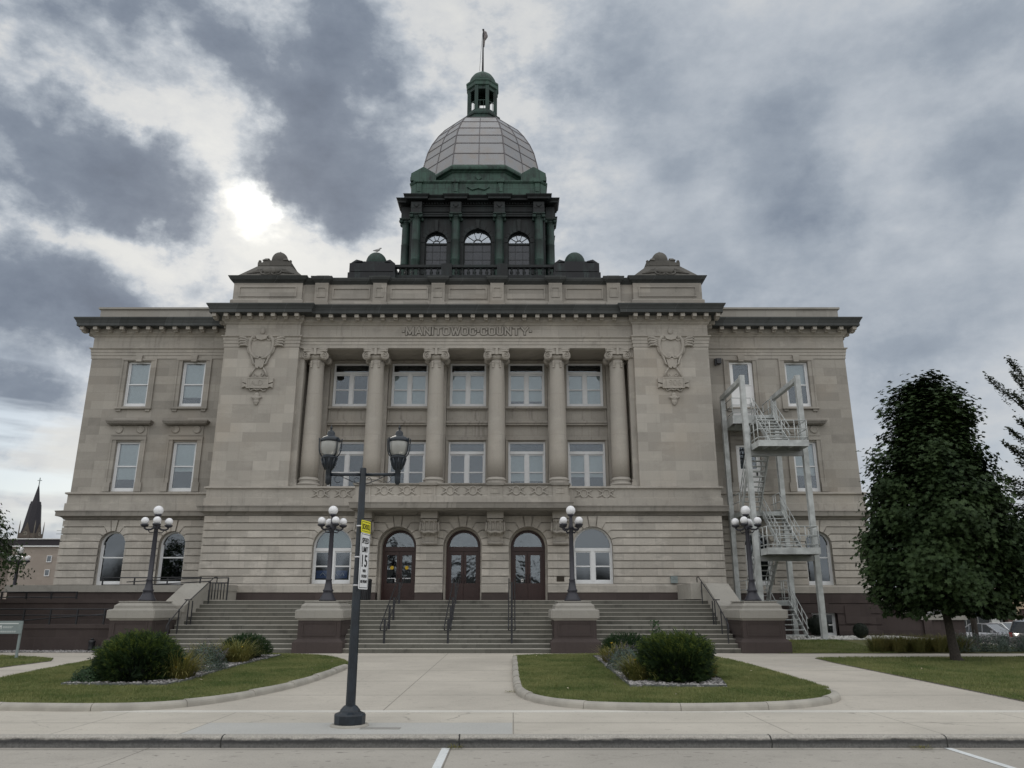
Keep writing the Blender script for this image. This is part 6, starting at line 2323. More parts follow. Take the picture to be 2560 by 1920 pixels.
# school zone sign, turned nearly edge-on
SG = thing('speed_sign', 'yellow and white school speed limit 15 sign strapped to the street lamp post', 'sign', (-2.31, 12.34, 0), radians(79))
W2 = 0.19


def sheet(x0, x1, z0, z1, r=0.025, y0=0.0, y1=0.006):
    pts = []
    for cx_, cz_, a0 in ((x1 - r, z1 - r, 0), (x0 + r, z1 - r, 90), (x0 + r, z0 + r, 180), (x1 - r, z0 + r, 270)):
        for i in range(5):
            a = radians(a0 + 90 * i / 4)
            pts.append((cx_ + r * cos(a), cz_ + r * sin(a)))
    return MB().prism(pts, 'y', y0, y1)


sheet(-W2, W2, 2.82, 3.01).build('school_panel', M['yellow'], SG)
sheet(-W2, W2, 1.96, 2.815).build('speed_panel', M['signwhite'], SG)
fr = MB()
for z0, z1 in ((2.84, 2.99), (1.98, 2.80)):
    w = W2 - 0.02
    for q in ((-w, w, z1 - 0.008, z1), (-w, w, z0, z0 + 0.008), (-w, -w + 0.008, z0 + 0.008, z1 - 0.008), (w - 0.008, w, z0 + 0.008, z1 - 0.008)):
        fr.box(q[0], q[1], -0.002, 0.0, q[2], q[3])
fr.build('border', M['black'], SG)
lm = MB()
for words, w, h, z in (('SCHOOL', 0.30, 0.085, 2.872), ('SPEED', 0.28, 0.085, 2.655), ('LIMIT', 0.24, 0.085, 2.52), ('15', 0.22, 0.185, 2.295), ('WHEN', 0.13, 0.045, 2.215), ('CHILDREN', 0.22, 0.045, 2.135), ('ARE PRESENT', 0.28, 0.045, 2.055)):
    vs, fs = text_mesh(words, w, h, 0.002, 0.012)
    lm.add([(x, y - 0.0025, z + q) for x, y, q in vs], fs)
lm.build('lettering', M['black'], SG)
bm_ = MB()
for z in (2.93, 2.45, 2.02):
    bm_.xform(Matrix.Identity(4))
    b0 = len(bm_.v)
    r = 0.071 - 0.006 * (z - 1.2)
    bm_.lathe([(r, z - 0.011), (r + 0.004, z), (r, z + 0.011)], 0, 0, 16, cap=False)
    Minv = Matrix.Rotation(radians(-79), 4, 'Z') @ Matrix.Translation((-2.41 + 2.31, 12.36 - 12.34, 0))
    bm_.xform(Minv, b0)
    b0 = len(bm_.v)
    bm_.box(-0.10, 0.10, 0.006, 0.03, z - 0.012, z + 0.012)
bm_.build('strap', M['steelband'], SG)

# directory sign at the left edge
DS = thing('directory_sign', 'grey green metal accessible entrance sign with pale lettering on the left lawn', 'sign', (-16.3, 25.56, gz(25.56)))
MB().box(-0.5, 0.78, -0.02, 0.02, 0.75, 1.14).build('panel', M['bluegrey'], DS)
MB().bar((0.72, 0.045, -0.1), (0.72, 0.045, 1.10), 0.07, 0.05).build('post', M['bluegrey'], DS)
MB().bar((-0.45, 0.045, -0.1), (-0.45, 0.045, 1.10), 0.07, 0.05).build('post', M['bluegrey'], DS)
mb = MB()
mb.box(-0.45, 0.66, -0.024, -0.021, 1.045, 1.075)
for x0, x1, z in ((0.18, 0.50, 0.955), (0.18, 0.46, 0.925), (0.12, 0.62, 0.82), (0.12, 0.60, 0.795), (-0.2, 0.02, 1.01)):
    k = x0
    while k < x1:
        mb.box(k, min(k + 0.06, x1), -0.024, -0.021, z, z + 0.014)
        k += 0.072
mb.box(0.03, 0.14, -0.024, -0.021, 0.89, 1.0)
mb.box(-0.10, 0.0, -0.024, -0.021, 0.935, 0.955)
mb.build('panel_lettering', M['signtext'], DS)
mb = MB()
mb.tube([(0.085 + 0.028 * cos(radians(a)), -0.026, 0.925 + 0.028 * sin(radians(a))) for a in range(80, 400, 30)], 0.005, 4)
mb.tube([(0.075, -0.026, 0.975), (0.078, -0.026, 0.945), (0.10, -0.026, 0.94), (0.115, -0.026, 0.91)], 0.005, 4)
mb.build('wheelchair_symbol', M['black'], DS)
# cigarette bin and ground light by the ramp wall
ab = thing('ash_bin', 'small black bin against the lowest ramp wall, left of the large yew', 'bin', (-15.05, 29.05, 0.18))
MB().lathe([(0.10, 0.0), (0.12, 0.02), (0.10, 0.1), (0.11, 0.28), (0.13, 0.32), (0.10, 0.36), (0.03, 0.38)], 0, 0, 14).build('body', M['iron'], ab)
MB().lathe([(0.05, 0.38), (0.06, 0.42), (0.0, 0.44)], 0, 0, 10).build('lid', M['iron'], ab)
fl = thing('flood_light', 'small black ground flood light in the gravel beside the lowest ramp wall', 'flood light', (-14.55, 28.75, 0.18))
mb = MB().box(-0.22, 0.22, -0.1, 0.12, 0.02, 0.10)
mb.prism([(-0.1, 0.08), (0.14, 0.08), (0.10, 0.19), (-0.02, 0.16)], 'x', -0.18, 0.18)
mb.build('housing', M['iron'], fl)

# ------------------------------------------------------------------ lawns
def resample(poly, step):
    out = []
    for i in range(len(poly) - 1):
        a, b = poly[i], poly[i + 1]
        n = max(1, int(hypot(b[0] - a[0], b[1] - a[1]) / step))
        for k in range(n):
            out.append((a[0] + (b[0] - a[0]) * k / n, a[1] + (b[1] - a[1]) * k / n))
    out.append(poly[-1])
    return out


def smooth(pts, it=2):
    for _ in range(it):
        q = [pts[0]]
        for a, b in zip(pts[:-1], pts[1:]):
            q += [(0.75 * a[0] + 0.25 * b[0], 0.75 * a[1] + 0.25 * b[1]), (0.25 * a[0] + 0.75 * b[0], 0.25 * a[1] + 0.75 * b[1])]
        q.append(pts[-1])
        pts = q
    return pts


def inside(px, py, poly):
    r = np.zeros(len(px), dtype=bool)
    n = len(poly)
    for i in range(n):
        x1, y1 = poly[i]
        x2, y2 = poly[(i + 1) % n]
        c = ((y1 > py) != (y2 > py)) & (px < (x2 - x1) * (py - y1) / (y2 - y1 + 1e-12) + x1)
        r ^= c
    return r


KERB_R = smooth([(0.0, 25.4), (0.0, 22.0), (0.01, 18.0), (0.06, 16.4), (0.24, 15.5), (0.70, 14.65), (1.55, 14.17), (2.9, 13.99), (3.9, 14.09), (4.9, 14.33), (5.62, 14.80), (6.10, 15.35), (6.36, 15.95), (6.40, 16.5)], 2)
BACK_R = smooth([(6.40, 16.5), (6.45, 18.5), (6.50, 21.0), (6.48, 23.2), (6.2, 25.5), (5.2, 26.2), (2.7, 26.35), (1.2, 26.0), (0.35, 25.7), (0.0, 25.4)], 2)
KERB_L = smooth([(-10.95, 16.4), (-10.8, 15.7), (-10.3, 14.9), (-9.6, 14.35), (-8.7, 14.10), (-7.06, 13.98), (-6.03, 14.19), (-5.4, 14.95), (-5.05, 15.8), (-4.62, 17.45), (-4.45, 19.5), (-4.42, 22.2)], 2)
BACK_L = smooth([(-4.42, 22.2), (-4.75, 23.6), (-5.7, 25.4), (-7.0, 26.4), (-9.0, 26.6), (-11.0, 26.3), (-12.3, 25.4), (-12.2, 23.0), (-11.95, 20.7), (-11.6, 18.6), (-10.95, 16.4)], 2)


def inset(pts, d):
    out = []
    for i, q in enumerate(pts):
        a, b = pts[max(i - 1, 0)], pts[min(i + 1, len(pts) - 1)]
        l = hypot(b[0] - a[0], b[1] - a[1])
        out.append((q[0] - d * (b[1] - a[1]) / l, q[1] + d * (b[0] - a[0]) / l))
    return out


ISLE = {'r': inset(KERB_R, 0.155) + BACK_R[1:-1], 'l': inset(KERB_L, 0.155) + BACK_L[1:-1]}


def crown_z(x, y):
    return gz(y) + 0.10


def lawn_sheet(name, poly, zf, thick=0.25):
    bm = bmesh.new()
    vs = [bm.verts.new((x, y, zf(x, y))) for x, y in poly]
    f = bm.faces.new(vs)
    bmesh.ops.triangulate(bm, faces=[f])
    bmesh.ops.recalc_face_normals(bm, faces=bm.faces[:])
    me = bpy.data.meshes.new(name)
    bm.to_mesh(me)
    bm.free()
    me.materials.append(M['turf'])
    o = link_mesh(name, me)
    sk = MB()
    n = len(poly)
    sk.add([(x, y, zf(x, y)) for x, y in poly] + [(x, y, zf(x, y) - thick) for x, y in poly], [(i, (i + 1) % n, n + (i + 1) % n, n + i) for i in range(n)])
    structure(sk.build(name, M['mulch'], fix=False))
    return structure(o)


lawn_sheet('lawn', ISLE['r'], crown_z)
lawn_sheet('lawn', ISLE['l'], crown_z)
KP = [(-0.02, -0.08), (0.0, -0.08), (0.008, 0.055), (0.02, 0.085), (0.045, 0.105), (0.08, 0.118), (0.125, 0.12), (0.16, 0.115), (0.17, 0.08), (0.17, -0.08)]


def kerb(path, label_joints):
    """rounded cast kerb, laid in lengths with open joints"""
    pts = resample(path, 0.12)
    d = [0.0]
    for a, b in zip(pts[:-1], pts[1:]):
        d.append(d[-1] + hypot(b[0] - a[0], b[1] - a[1]))
    seg = 1.55
    i0 = 0
    while i0 < len(pts) - 2:
        i1 = i0
        while i1 < len(pts) - 1 and d[i1] - d[i0] < seg:
            i1 += 1
        part = pts[i0:i1 + 1]
        if len(part) > 2:
            # short gap at both ends
            a, b = part[0], part[1]
            part = [(a[0] + (b[0] - a[0]) * 0.07, a[1] + (b[1] - a[1]) * 0.07)] + part[1:]
            mb = MB()
            zz = gz(sum(p[1] for p in part) / len(part))
            ox = [(0.17 - o, z + zz) for o, z in KP]
            mb.sweep(part, [(o - 0.17, z) for o, z in ox], loop=True)
            structure(mb.build('kerb', M['concrete_curb']))
        i0 = i1


kerb(KERB_R[::1], 0)
kerb(KERB_L[::1], 0)
LAWN_R = [(9.45, 14.3), (60, 14.3), (60, 26.7), (20, 26.4), (12.2, 25.95), (10.0, 25.95), (9.55, 25.7), (9.45, 24.0)]
LAWN_FL = [(-60, 14.3), (-14.1, 14.3), (-14.05, 20.0), (-13.9, 24.6), (-14.4, 25.6), (-15.2, 26.1), (-17.0, 26.9), (-60, 27.0)]
BANK = [(9.15, 27.95), (60, 27.95), (60, 33.4), (7.9, 33.4), (7.9, 30.4), (9.15, 30.3)]


def flat_z(x, y):
    return gz(y) + 0.018


lawn_sheet('lawn', LAWN_R, flat_z)
lawn_sheet('lawn', LAWN_FL, flat_z)
nb = MB()
bx = [9.15 + 0.85 * i for i in range(16)] + [30, 60]
by = [27.95 + 0.55 * j for j in range(11)]
nb.add([(x, y, hz(x, y) + 0.035) for y in by for x in bx], [(j * len(bx) + i, j * len(bx) + i + 1, (j + 1) * len(bx) + i + 1, (j + 1) * len(bx) + i) for j in range(len(by) - 1) for i in range(len(bx) - 1)], 0, True)
structure(nb.build('lawn', M['turf'], fix=False))

BED_R = [(2.42, 17.8), (2.40, 16.72), (4.36, 16.70), (4.62, 18.2), (4.60, 19.2), (3.4, 20.6), (3.9, 25.0), (2.5, 25.0)]
BED_L = [(-9.35, 17.05), (-7.15, 16.95), (-7.05, 18.0), (-7.18, 19.4), (-7.25, 21.0), (-7.2, 25.4), (-9.2, 25.4), (-8.9, 21.0), (-9.6, 18.6)]


def grass(name, poly, zf, per_m2, h0, h1, holes=(), lim=None, mat='blade', w=0.007):
    xs_ = [p[0] for p in poly]
    ys_ = [p[1] for p in poly]
    x0, x1, y0, y1 = min(xs_), max(xs_), min(ys_), max(ys_)
    if lim:
        x0, x1, y0, y1 = max(x0, lim[0]), min(x1, lim[1]), max(y0, lim[2]), min(y1, lim[3])
    n = int((x1 - x0) * (y1 - y0) * per_m2)
    px = RNG.uniform(x0, x1, n)
    py = RNG.uniform(y0, y1, n)
    ok = inside(px, py, poly)
    for h in holes:
        ok &= ~inside(px, py, h)
    px, py = px[ok], py[ok]
    n = len(px)
    pz = np.array([zf(a, b) for a, b in zip(px, py)])
    tall = 0.75 + 0.5 * (np.sin(px * 2.1 + np.sin(py * 1.7) * 2) * np.sin(py * 2.7 + px) * 0.5 + 0.5)
    h = RNG.uniform(h0, h1, n) * tall
    a = RNG.uniform(0, 2 * pi, n)
    lean = RNG.uniform(0.1, 0.75, n) * h
    b = RNG.uniform(0, 2 * pi, n)
    wv = w * RNG.uniform(0.7, 1.4, n)
    v = np.empty((n, 3, 3))
    v[:, 0] = np.stack([px - np.cos(a) * wv, py - np.sin(a) * wv, pz - 0.004], 1)
    v[:, 1] = np.stack([px + np.cos(a) * wv, py + np.sin(a) * wv, pz - 0.004], 1)
    v[:, 2] = np.stack([px + np.cos(b) * lean, py + np.sin(b) * lean, pz + h], 1)
    o = raw_mesh(name, v.reshape(-1, 3), np.arange(3 * n).reshape(-1, 3), M[mat])
    tag(o, kind='stuff')
    return o


grass('grass', ISLE['r'], crown_z, 2300, 0.018, 0.05, [BED_R])
grass('grass', ISLE['l'], crown_z, 2300, 0.018, 0.05, [BED_L])
grass('grass', LAWN_R, flat_z, 1000, 0.02, 0.055, (), (9.4, 18.5, 15.0, 26.6), w=0.009)
grass('grass', LAWN_FL, flat_z, 700, 0.02, 0.055, (), (-19, -13.8, 21.5, 27), w=0.009)
grass('grass', [(9.15, 27.95), (13.3, 27.95), (13.3, 33.3), (7.9, 33.3), (7.9, 30.4), (9.15, 30.3)], lambda x, y: hz(x, y) + 0.035, 700, 0.02, 0.055, w=0.010)


# ------------------------------------------------------------------ stones
def stone_field(name, poly, zf, n, r0, r1, mat, exclude=()):
    base = []
    t = (1 + sqrt(5)) / 2
    iv = np.array([(-1, t, 0), (1, t, 0), (-1, -t, 0), (1, -t, 0), (0, -1, t), (0, 1, t), (0, -1, -t), (0, 1, -t), (t, 0, -1), (t, 0, 1), (-t, 0, -1), (-t, 0, 1)], float)
    iv /= np.linalg.norm(iv[0])
    fcs = np.array([(0, 11, 5), (0, 5, 1), (0, 1, 7), (0, 7, 10), (0, 10, 11), (1, 5, 9), (5, 11, 4), (11, 10, 2), (10, 7, 6), (7, 1, 8), (3, 9, 4), (3, 4, 2), (3, 2, 6), (3, 6, 8), (3, 8, 9), (4, 9, 5), (2, 4, 11), (6, 2, 10), (8, 6, 7), (9, 8, 1)])
    xs_ = [p[0] for p in poly]
    ys_ = [p[1] for p in poly]
    px = RNG.uniform(min(xs_), max(xs_), n * 3)
    py = RNG.uniform(min(ys_), max(ys_), n * 3)
    ok = inside(px, py, poly)
    px, py = px[ok][:n], py[ok][:n]
    V, F = [], []
    for i, (x, y) in enumerate(zip(px, py)):
        r = RNG.uniform(r0, r1)
        s = np.array([r * RNG.uniform(0.9, 1.5), r * RNG.uniform(0.8, 1.1), r * RNG.uniform(0.5, 0.8)])
        q = iv * s * RNG.uniform(0.85, 1.15, (12, 1))
        a = RNG.uniform(0, 2 * pi)
        c, d = cos(a), sin(a)
        V.append(np.stack([q[:, 0] * c - q[:, 1] * d + x, q[:, 0] * d + q[:, 1] * c + y, q[:, 2] + zf(x, y) + s[2] * 0.5], 1))
        F.append(fcs + 12 * i)
    o = raw_mesh(name, np.concatenate(V), np.concatenate(F), M[mat], smooth=True)
    return tag(o, kind='stuff')


for nm, poly in (('r', BED_R), ('l', BED_L)):
    bm = bmesh.new()
    vs = [bm.verts.new((x, y, crown_z(x, y) + 0.012)) for x, y in poly]
    f = bm.faces.new(vs)
    bmesh.ops.triangulate(bm, faces=[f])
    me = bpy.data.meshes.new('bed_soil')
    bm.to_mesh(me)
    bm.free()
    me.materials.append(M['mulch'])
    structure(link_mesh('soil', me))
stone_field('gravel', BED_R, lambda x, y: crown_z(x, y) + 0.01, 2600, 0.018, 0.045, 'stones')
stone_field('gravel', BED_L, lambda x, y: crown_z(x, y) + 0.01, 3000, 0.018, 0.045, 'stones')
for lab, poly in (('thin metal edging strip round the planting bed on the right lawn', BED_R), ('thin metal edging strip round the planting bed on the left lawn', BED_L)):
    e = MB()
    q = poly + [poly[0]]
    for a, b in zip(q[:-1], q[1:]):
        e.bar((a[0], a[1], crown_z(*a) + 0.015), (b[0], b[1], crown_z(*b) + 0.015), 0.010, 0.07)
    tag(e.build('bed_edging', M['edging']), lab, 'edging')
GL = [(-24, 28.36), (-14.0, 28.36), (-14.0, 29.33), (-24, 29.33)]
structure(MB().box(-24, -14.0, 28.36, 29.34, -0.3, 0.17).build('soil', M['mulch']))
stone_field('gravel', GL, lambda x, y: 0.165, 2600, 0.02, 0.05, 'stones')
WG = [(10.0, 33.45), (16.0, 33.45), (19.5, 34.0), (19.5, 37.6), (10.0, 37.6)]
structure(MB().add([(x, y, hz(x, y) + 0.04) for x, y in ((9, 33.4), (20, 33.4), (20, 37.75), (9, 37.75))], [(0, 1, 2, 3)]).build('soil', M['white_stones'], fix=False))
stone_field('gravel', WG, lambda x, y: hz(x, y) + 0.04, 2500, 0.02, 0.045, 'white_stones')


# ------------------------------------------------------------------ leaves
def frame_from(nrm):
    nrm = nrm / np.maximum(np.linalg.norm(nrm, axis=1, keepdims=True), 1e-9)
    ref = np.where(np.abs(nrm[:, 2:3]) > 0.9, np.array([[1.0, 0, 0]]), np.array([[0, 0, 1.0]]))
    a = np.cross(ref, nrm)
    a /= np.maximum(np.linalg.norm(a, axis=1, keepdims=True), 1e-9)
    return nrm, a, np.cross(nrm, a)


SHAPES = {
    'maple': [(0, -0.5), (0.16, -0.22), (0.5, -0.18), (0.34, 0.08), (0.44, 0.36), (0.14, 0.28), (0, 0.62), (-0.14, 0.28), (-0.44, 0.36), (-0.34, 0.08), (-0.5, -0.18), (-0.16, -0.22)],
    'oval': [(0, -0.5), (0.2, -0.25), (0.24, 0.05), (0.12, 0.35), (0, 0.55), (-0.12, 0.35), (-0.24, 0.05), (-0.2, -0.25)],
    'needle': [(-0.09, -0.5), (0.09, -0.5), (0.06, 0.2), (0, 0.5), (-0.06, 0.2)],
}


def leaves(name, P, Nrm, size, shape, mat, parent=None, droop=0.0, roll=None):
    n = len(P)
    nr, a, b = frame_from(Nrm)
    th = RNG.uniform(0, 2 * pi, n) if roll is None else roll
    u = a * np.cos(th)[:, None] + b * np.sin(th)[:, None]
    v = -a * np.sin(th)[:, None] + b * np.cos(th)[:, None]
    S = np.array(SHAPES[shape])
    k = len(S)
    sz = size if np.ndim(size) else np.full(n, size)
    V = P[:, None, :] + (u[:, None, :] * S[None, :, 0:1] + v[:, None, :] * S[None, :, 1:2]) * sz[:, None, None]
    if droop:
        V = V - nr[:, None, :] * (np.abs(S[None, :, 0:1]) * droop) * sz[:, None, None]
    return raw_mesh(name, V.reshape(-1, 3), np.arange(n * k).reshape(n, k), M[mat], parent)


# ------------------------------------------------------------------ the maple on the right lawn
MX, MY = 13.42, 24.6
MZ = gz(MY)
mt = thing('maple_tree', 'dense dark green maple with a pointed crown on the right lawn', 'tree', (MX, MY, MZ))
mb = MB()
mb.tube([(0.02, 0, -0.15), (0.0, 0, 0.0), (-0.03, 0, 0.12), (-0.06, 0, 0.6), (-0.09, 0, 1.1), (-0.14, 0.0, 1.6), (-0.12, 0.05, 2.6), (0.0, 0.0, 4.2), (0.08, 0, 6.2), (0.2, 0, 8.2)], [0.26, 0.20, 0.155, 0.125, 0.112, 0.12, 0.10, 0.075, 0.045, 0.012], 12)
mb.tube([(-0.12, 0, 1.5), (-0.38, -0.05, 1.65), (-0.8, -0.1, 1.78), (-1.3, -0.1, 2.1)], [0.06, 0.045, 0.032, 0.012], 7)
for k in range(26):
    z = 1.65 + 0.22 * k
    a = k * 2.4
    L = 1.9 * (1 - k / 32)
    mb.tube([(-0.1, 0, z), (cos(a) * L * 0.5, sin(a) * L * 0.5, z + 0.35), (cos(a) * L, sin(a) * L, z + 0.9)], [0.045, 0.03, 0.008], 6)
mb.build('trunk', M['bark'], mt)


def maple_radius(z):
    t = np.clip((z - 1.4) / (8.75 - 1.4), 0, 1)
    prof_t = np.array([0.0, 0.04, 0.10, 0.18, 0.27, 0.36, 0.46, 0.56, 0.66, 0.76, 0.86, 0.94, 1.0])
    prof_r = np.array([0.7, 1.42, 1.90, 2.06, 2.02, 1.82, 1.55, 1.32, 1.08, 0.84, 0.54, 0.22, 0.02])
    return np.interp(t, prof_t, prof_r)


cl = []
for k in range(560):
    z = 1.6 + 7.1 * RNG.beta(1.12, 1.35)
    a = RNG.uniform(0, 2 * pi)
    lump = 1 + 0.13 * sin(3 * a + z * 1.3) + 0.11 * sin(5 * a - 2.1 * z) + 0.06 * sin(11 * a + 5 * z)
    r = maple_radius(z) * lump * sqrt(RNG.uniform(0.28, 1.0))
    cl.append((r * cos(a) * 1.05 + 0.22, r * sin(a), z))
for k in range(34):
    z = 1.7 + 6.6 * RNG.uniform()
    a = RNG.uniform(0, 2 * pi)
    r = maple_radius(z) * 1.0 + 0.22
    for f in (0.0, 0.5, 1.0):
        cl.append(((r + 0.24 * f) * cos(a) + 0.2, (r + 0.24 * f) * sin(a), z + 0.3 * f))
for sx, sy, zt, R in ((0.55, 0.1, 8.85, 0.20), (-0.62, -0.1, 8.5, 0.20), (0.0, 0.2, 8.45, 0.22), (1.38, 0.0, 7.95, 0.18), (1.05, 0.1, 7.6, 0.22), (-0.95, 0.2, 7.8, 0.2), (1.65, -0.1, 6.2, 0.2), (-1.6, 0, 6.3, 0.2), (1.9, 0.1, 5.1, 0.22), (2.35, 0, 3.9, 0.28), (-1.85, 0, 4.9, 0.2), (-2.25, 0.1, 3.6, 0.22), (2.45, 0.1, 2.9, 0.3), (-2.2, -0.1, 2.7, 0.25), (-1.5, -0.3, 1.45, 0.35), (1.7, -0.2, 1.5, 0.35), (0.8, -0.8, 1.5, 0.3)):
    for k in range(6):
        f = k / 5
        cl.append((sx * (0.85 + 0.15 * f) + RNG.normal(0, R * 0.35 * (1 - 0.6 * f)), sy + RNG.normal(0, 0.2), zt - 0.85 * (1 - f) + (0.2 if zt < 2 else 0)))
cl = np.array(cl)
per = 84
P = np.repeat(cl, per, 0) + RNG.normal(0, 1, (len(cl) * per, 3)) * np.array([0.21, 0.21, 0.17])
rad = np.hypot(P[:, 0], P[:, 1])
Nn = P * np.array([1, 1, 0.3]) / np.maximum(rad[:, None], 0.2) * 0.9 + RNG.normal(0, 0.55, P.shape) + np.array([0, 0, 0.45])
ok = P[:, 2] > 1.25
P, Nn = P[ok], Nn[ok]
leaves('crown', P, Nn, RNG.uniform(0.10, 0.21, len(P)), 'maple', 'maple', mt, 0.3)


def branchy_tree(root, base, tips, mat, lsize, seed, nleaf, name='branches', spray=0.9, shape='oval'):
    rr = np.random.default_rng(seed)
    mb = MB()
    LP, LN = [], []
    for tip, L0 in tips:
        tip = np.array(tip, float)
        st = np.array(base, float) + (tip - np.array(base)) * 0.25
        st[2] = base[2] + (tip[2] - base[2]) * 0.55
        mid = (st + tip) / 2 + np.array([0, 0, 0.35])
        mb.tube([tuple(base_pt) for base_pt in (np.array(base) + np.array([0, 0, (tip[2] - base[2]) * 0.35]), st, mid, tip)], [0.09, 0.06, 0.03, 0.006], 6)
        d = (tip - mid) / np.linalg.norm(tip - mid)
        for t in range(int(nleaf)):
            f = rr.uniform(0.15, 1.0)
            p = mid + (tip - mid) * f if f > 0.3 else st + (mid - st) * (f * 3)
            side = np.cross(d, [0, 0, 1.0])
            side /= np.linalg.norm(side)
            off = side * rr.normal(0, 0.26 * L0 * (1.25 - f)) + np.array([0, 0, 1]) * rr.normal(-0.04, 0.22 * L0 * (1.2 - f))
            q = p + off
            for j in range(5):
                LP.append(q + d * 0.07 * j + rr.normal(0, 0.02, 3))
                LN.append(np.array([0, -0.4, 1.0]) + rr.normal(0, 0.5, 3))
    mb.build('branches', M['bark'], root)
    LP, LN = np.array(LP), np.array(LN)
    leaves('crown', LP, LN, rr.uniform(lsize * 0.7, lsize * 1.2, len(LP)), shape, mat, root)


# tree whose sprays reach in at the right edge; its trunk stands outside the photograph
et = thing('elm_tree', 'loose small leaved tree reaching in from the right edge, right of the maple', 'tree', (0, 0, 0))
MB().tube([(19.3, 24.6, -0.2), (19.25, 24.6, 2.0), (19.2, 24.6, 5.0), (19.1, 24.7, 9.0), (19.0, 24.8, 14.0)], [0.3, 0.22, 0.19, 0.14, 0.05], 10).build('trunk', M['bark'], et)
tips = [((15.95, 24.6, 9.02), 0.7), ((16.6, 24.4, 9.6), 0.6), ((16.95, 24.8, 9.2), 0.7), ((16.7, 24.5, 8.35), 0.6), ((16.35, 24.6, 7.25), 0.6), ((16.1, 24.5, 6.75), 0.6), ((16.8, 24.7, 7.6), 0.9), ((16.4, 24.4, 6.1), 0.9), ((15.9, 24.8, 5.75), 0.9), ((16.1, 24.5, 5.2), 1.0), ((15.95, 24.6, 4.75), 0.9),
        ((16.4, 24.6, 4.3), 1.0), ((16.3, 24.3, 3.8), 1.0), ((16.6, 24.8, 3.3), 1.0), ((16.9, 24.5, 2.6), 1.0), ((17.2, 24.5, 5.6), 1.1), ((17.0, 24.2, 6.6), 1.0), ((18.0, 24.5, 12.9), 0.6), ((18.1, 24.6, 11.8), 0.6), ((17.9, 24.5, 10.6), 0.7), ((17.6, 24.4, 8.2), 1.1), ((17.6, 24.4, 4.6), 1.2), ((17.4, 24.6, 3.6), 1.2)]
branchy_tree(et, (19.15, 24.65, 1.5), tips, 'elm', 0.105, 5, 95)
lt_ = thing('small_tree', 'small dark leafy tree at the left edge in front of the tan brick building', 'tree', (0, 0, 0))
MB().tube([(-20.6, 27.6, 0), (-20.6, 27.6, 2.0), (-20.5, 27.6, 4.6)], [0.13, 0.1, 0.03], 8).build('trunk', M['bark'], lt_)
q = []
for k in range(260):
    a, z = RNG.uniform(0, 2 * pi), RNG.uniform(1.9, 5.4)
    R = np.interp(z, [1.9, 2.4, 3.4, 4.4, 5.0, 5.4], [1.5, 2.1, 2.75, 2.2, 1.75, 1.2]) * (1 + 0.12 * sin(4 * a + 2 * z))
    r = R * sqrt(RNG.uniform(0.25, 1))
    q.append((-20.35 + r * cos(a), 27.6 + r * sin(a), z))
q = np.array(q)
P = np.repeat(q, 55, 0) + RNG.normal(0, 0.19, (len(q) * 55, 3))
Nn = (P - np.array([-20.6, 27.6, 3.0])) * 0.5 + RNG.normal(0, 0.6, P.shape) + np.array([0, 0, 0.4])
leaves('crown', P, Nn, RNG.uniform(0.08, 0.14, len(P)), 'maple', 'maple', lt_, 0.2)


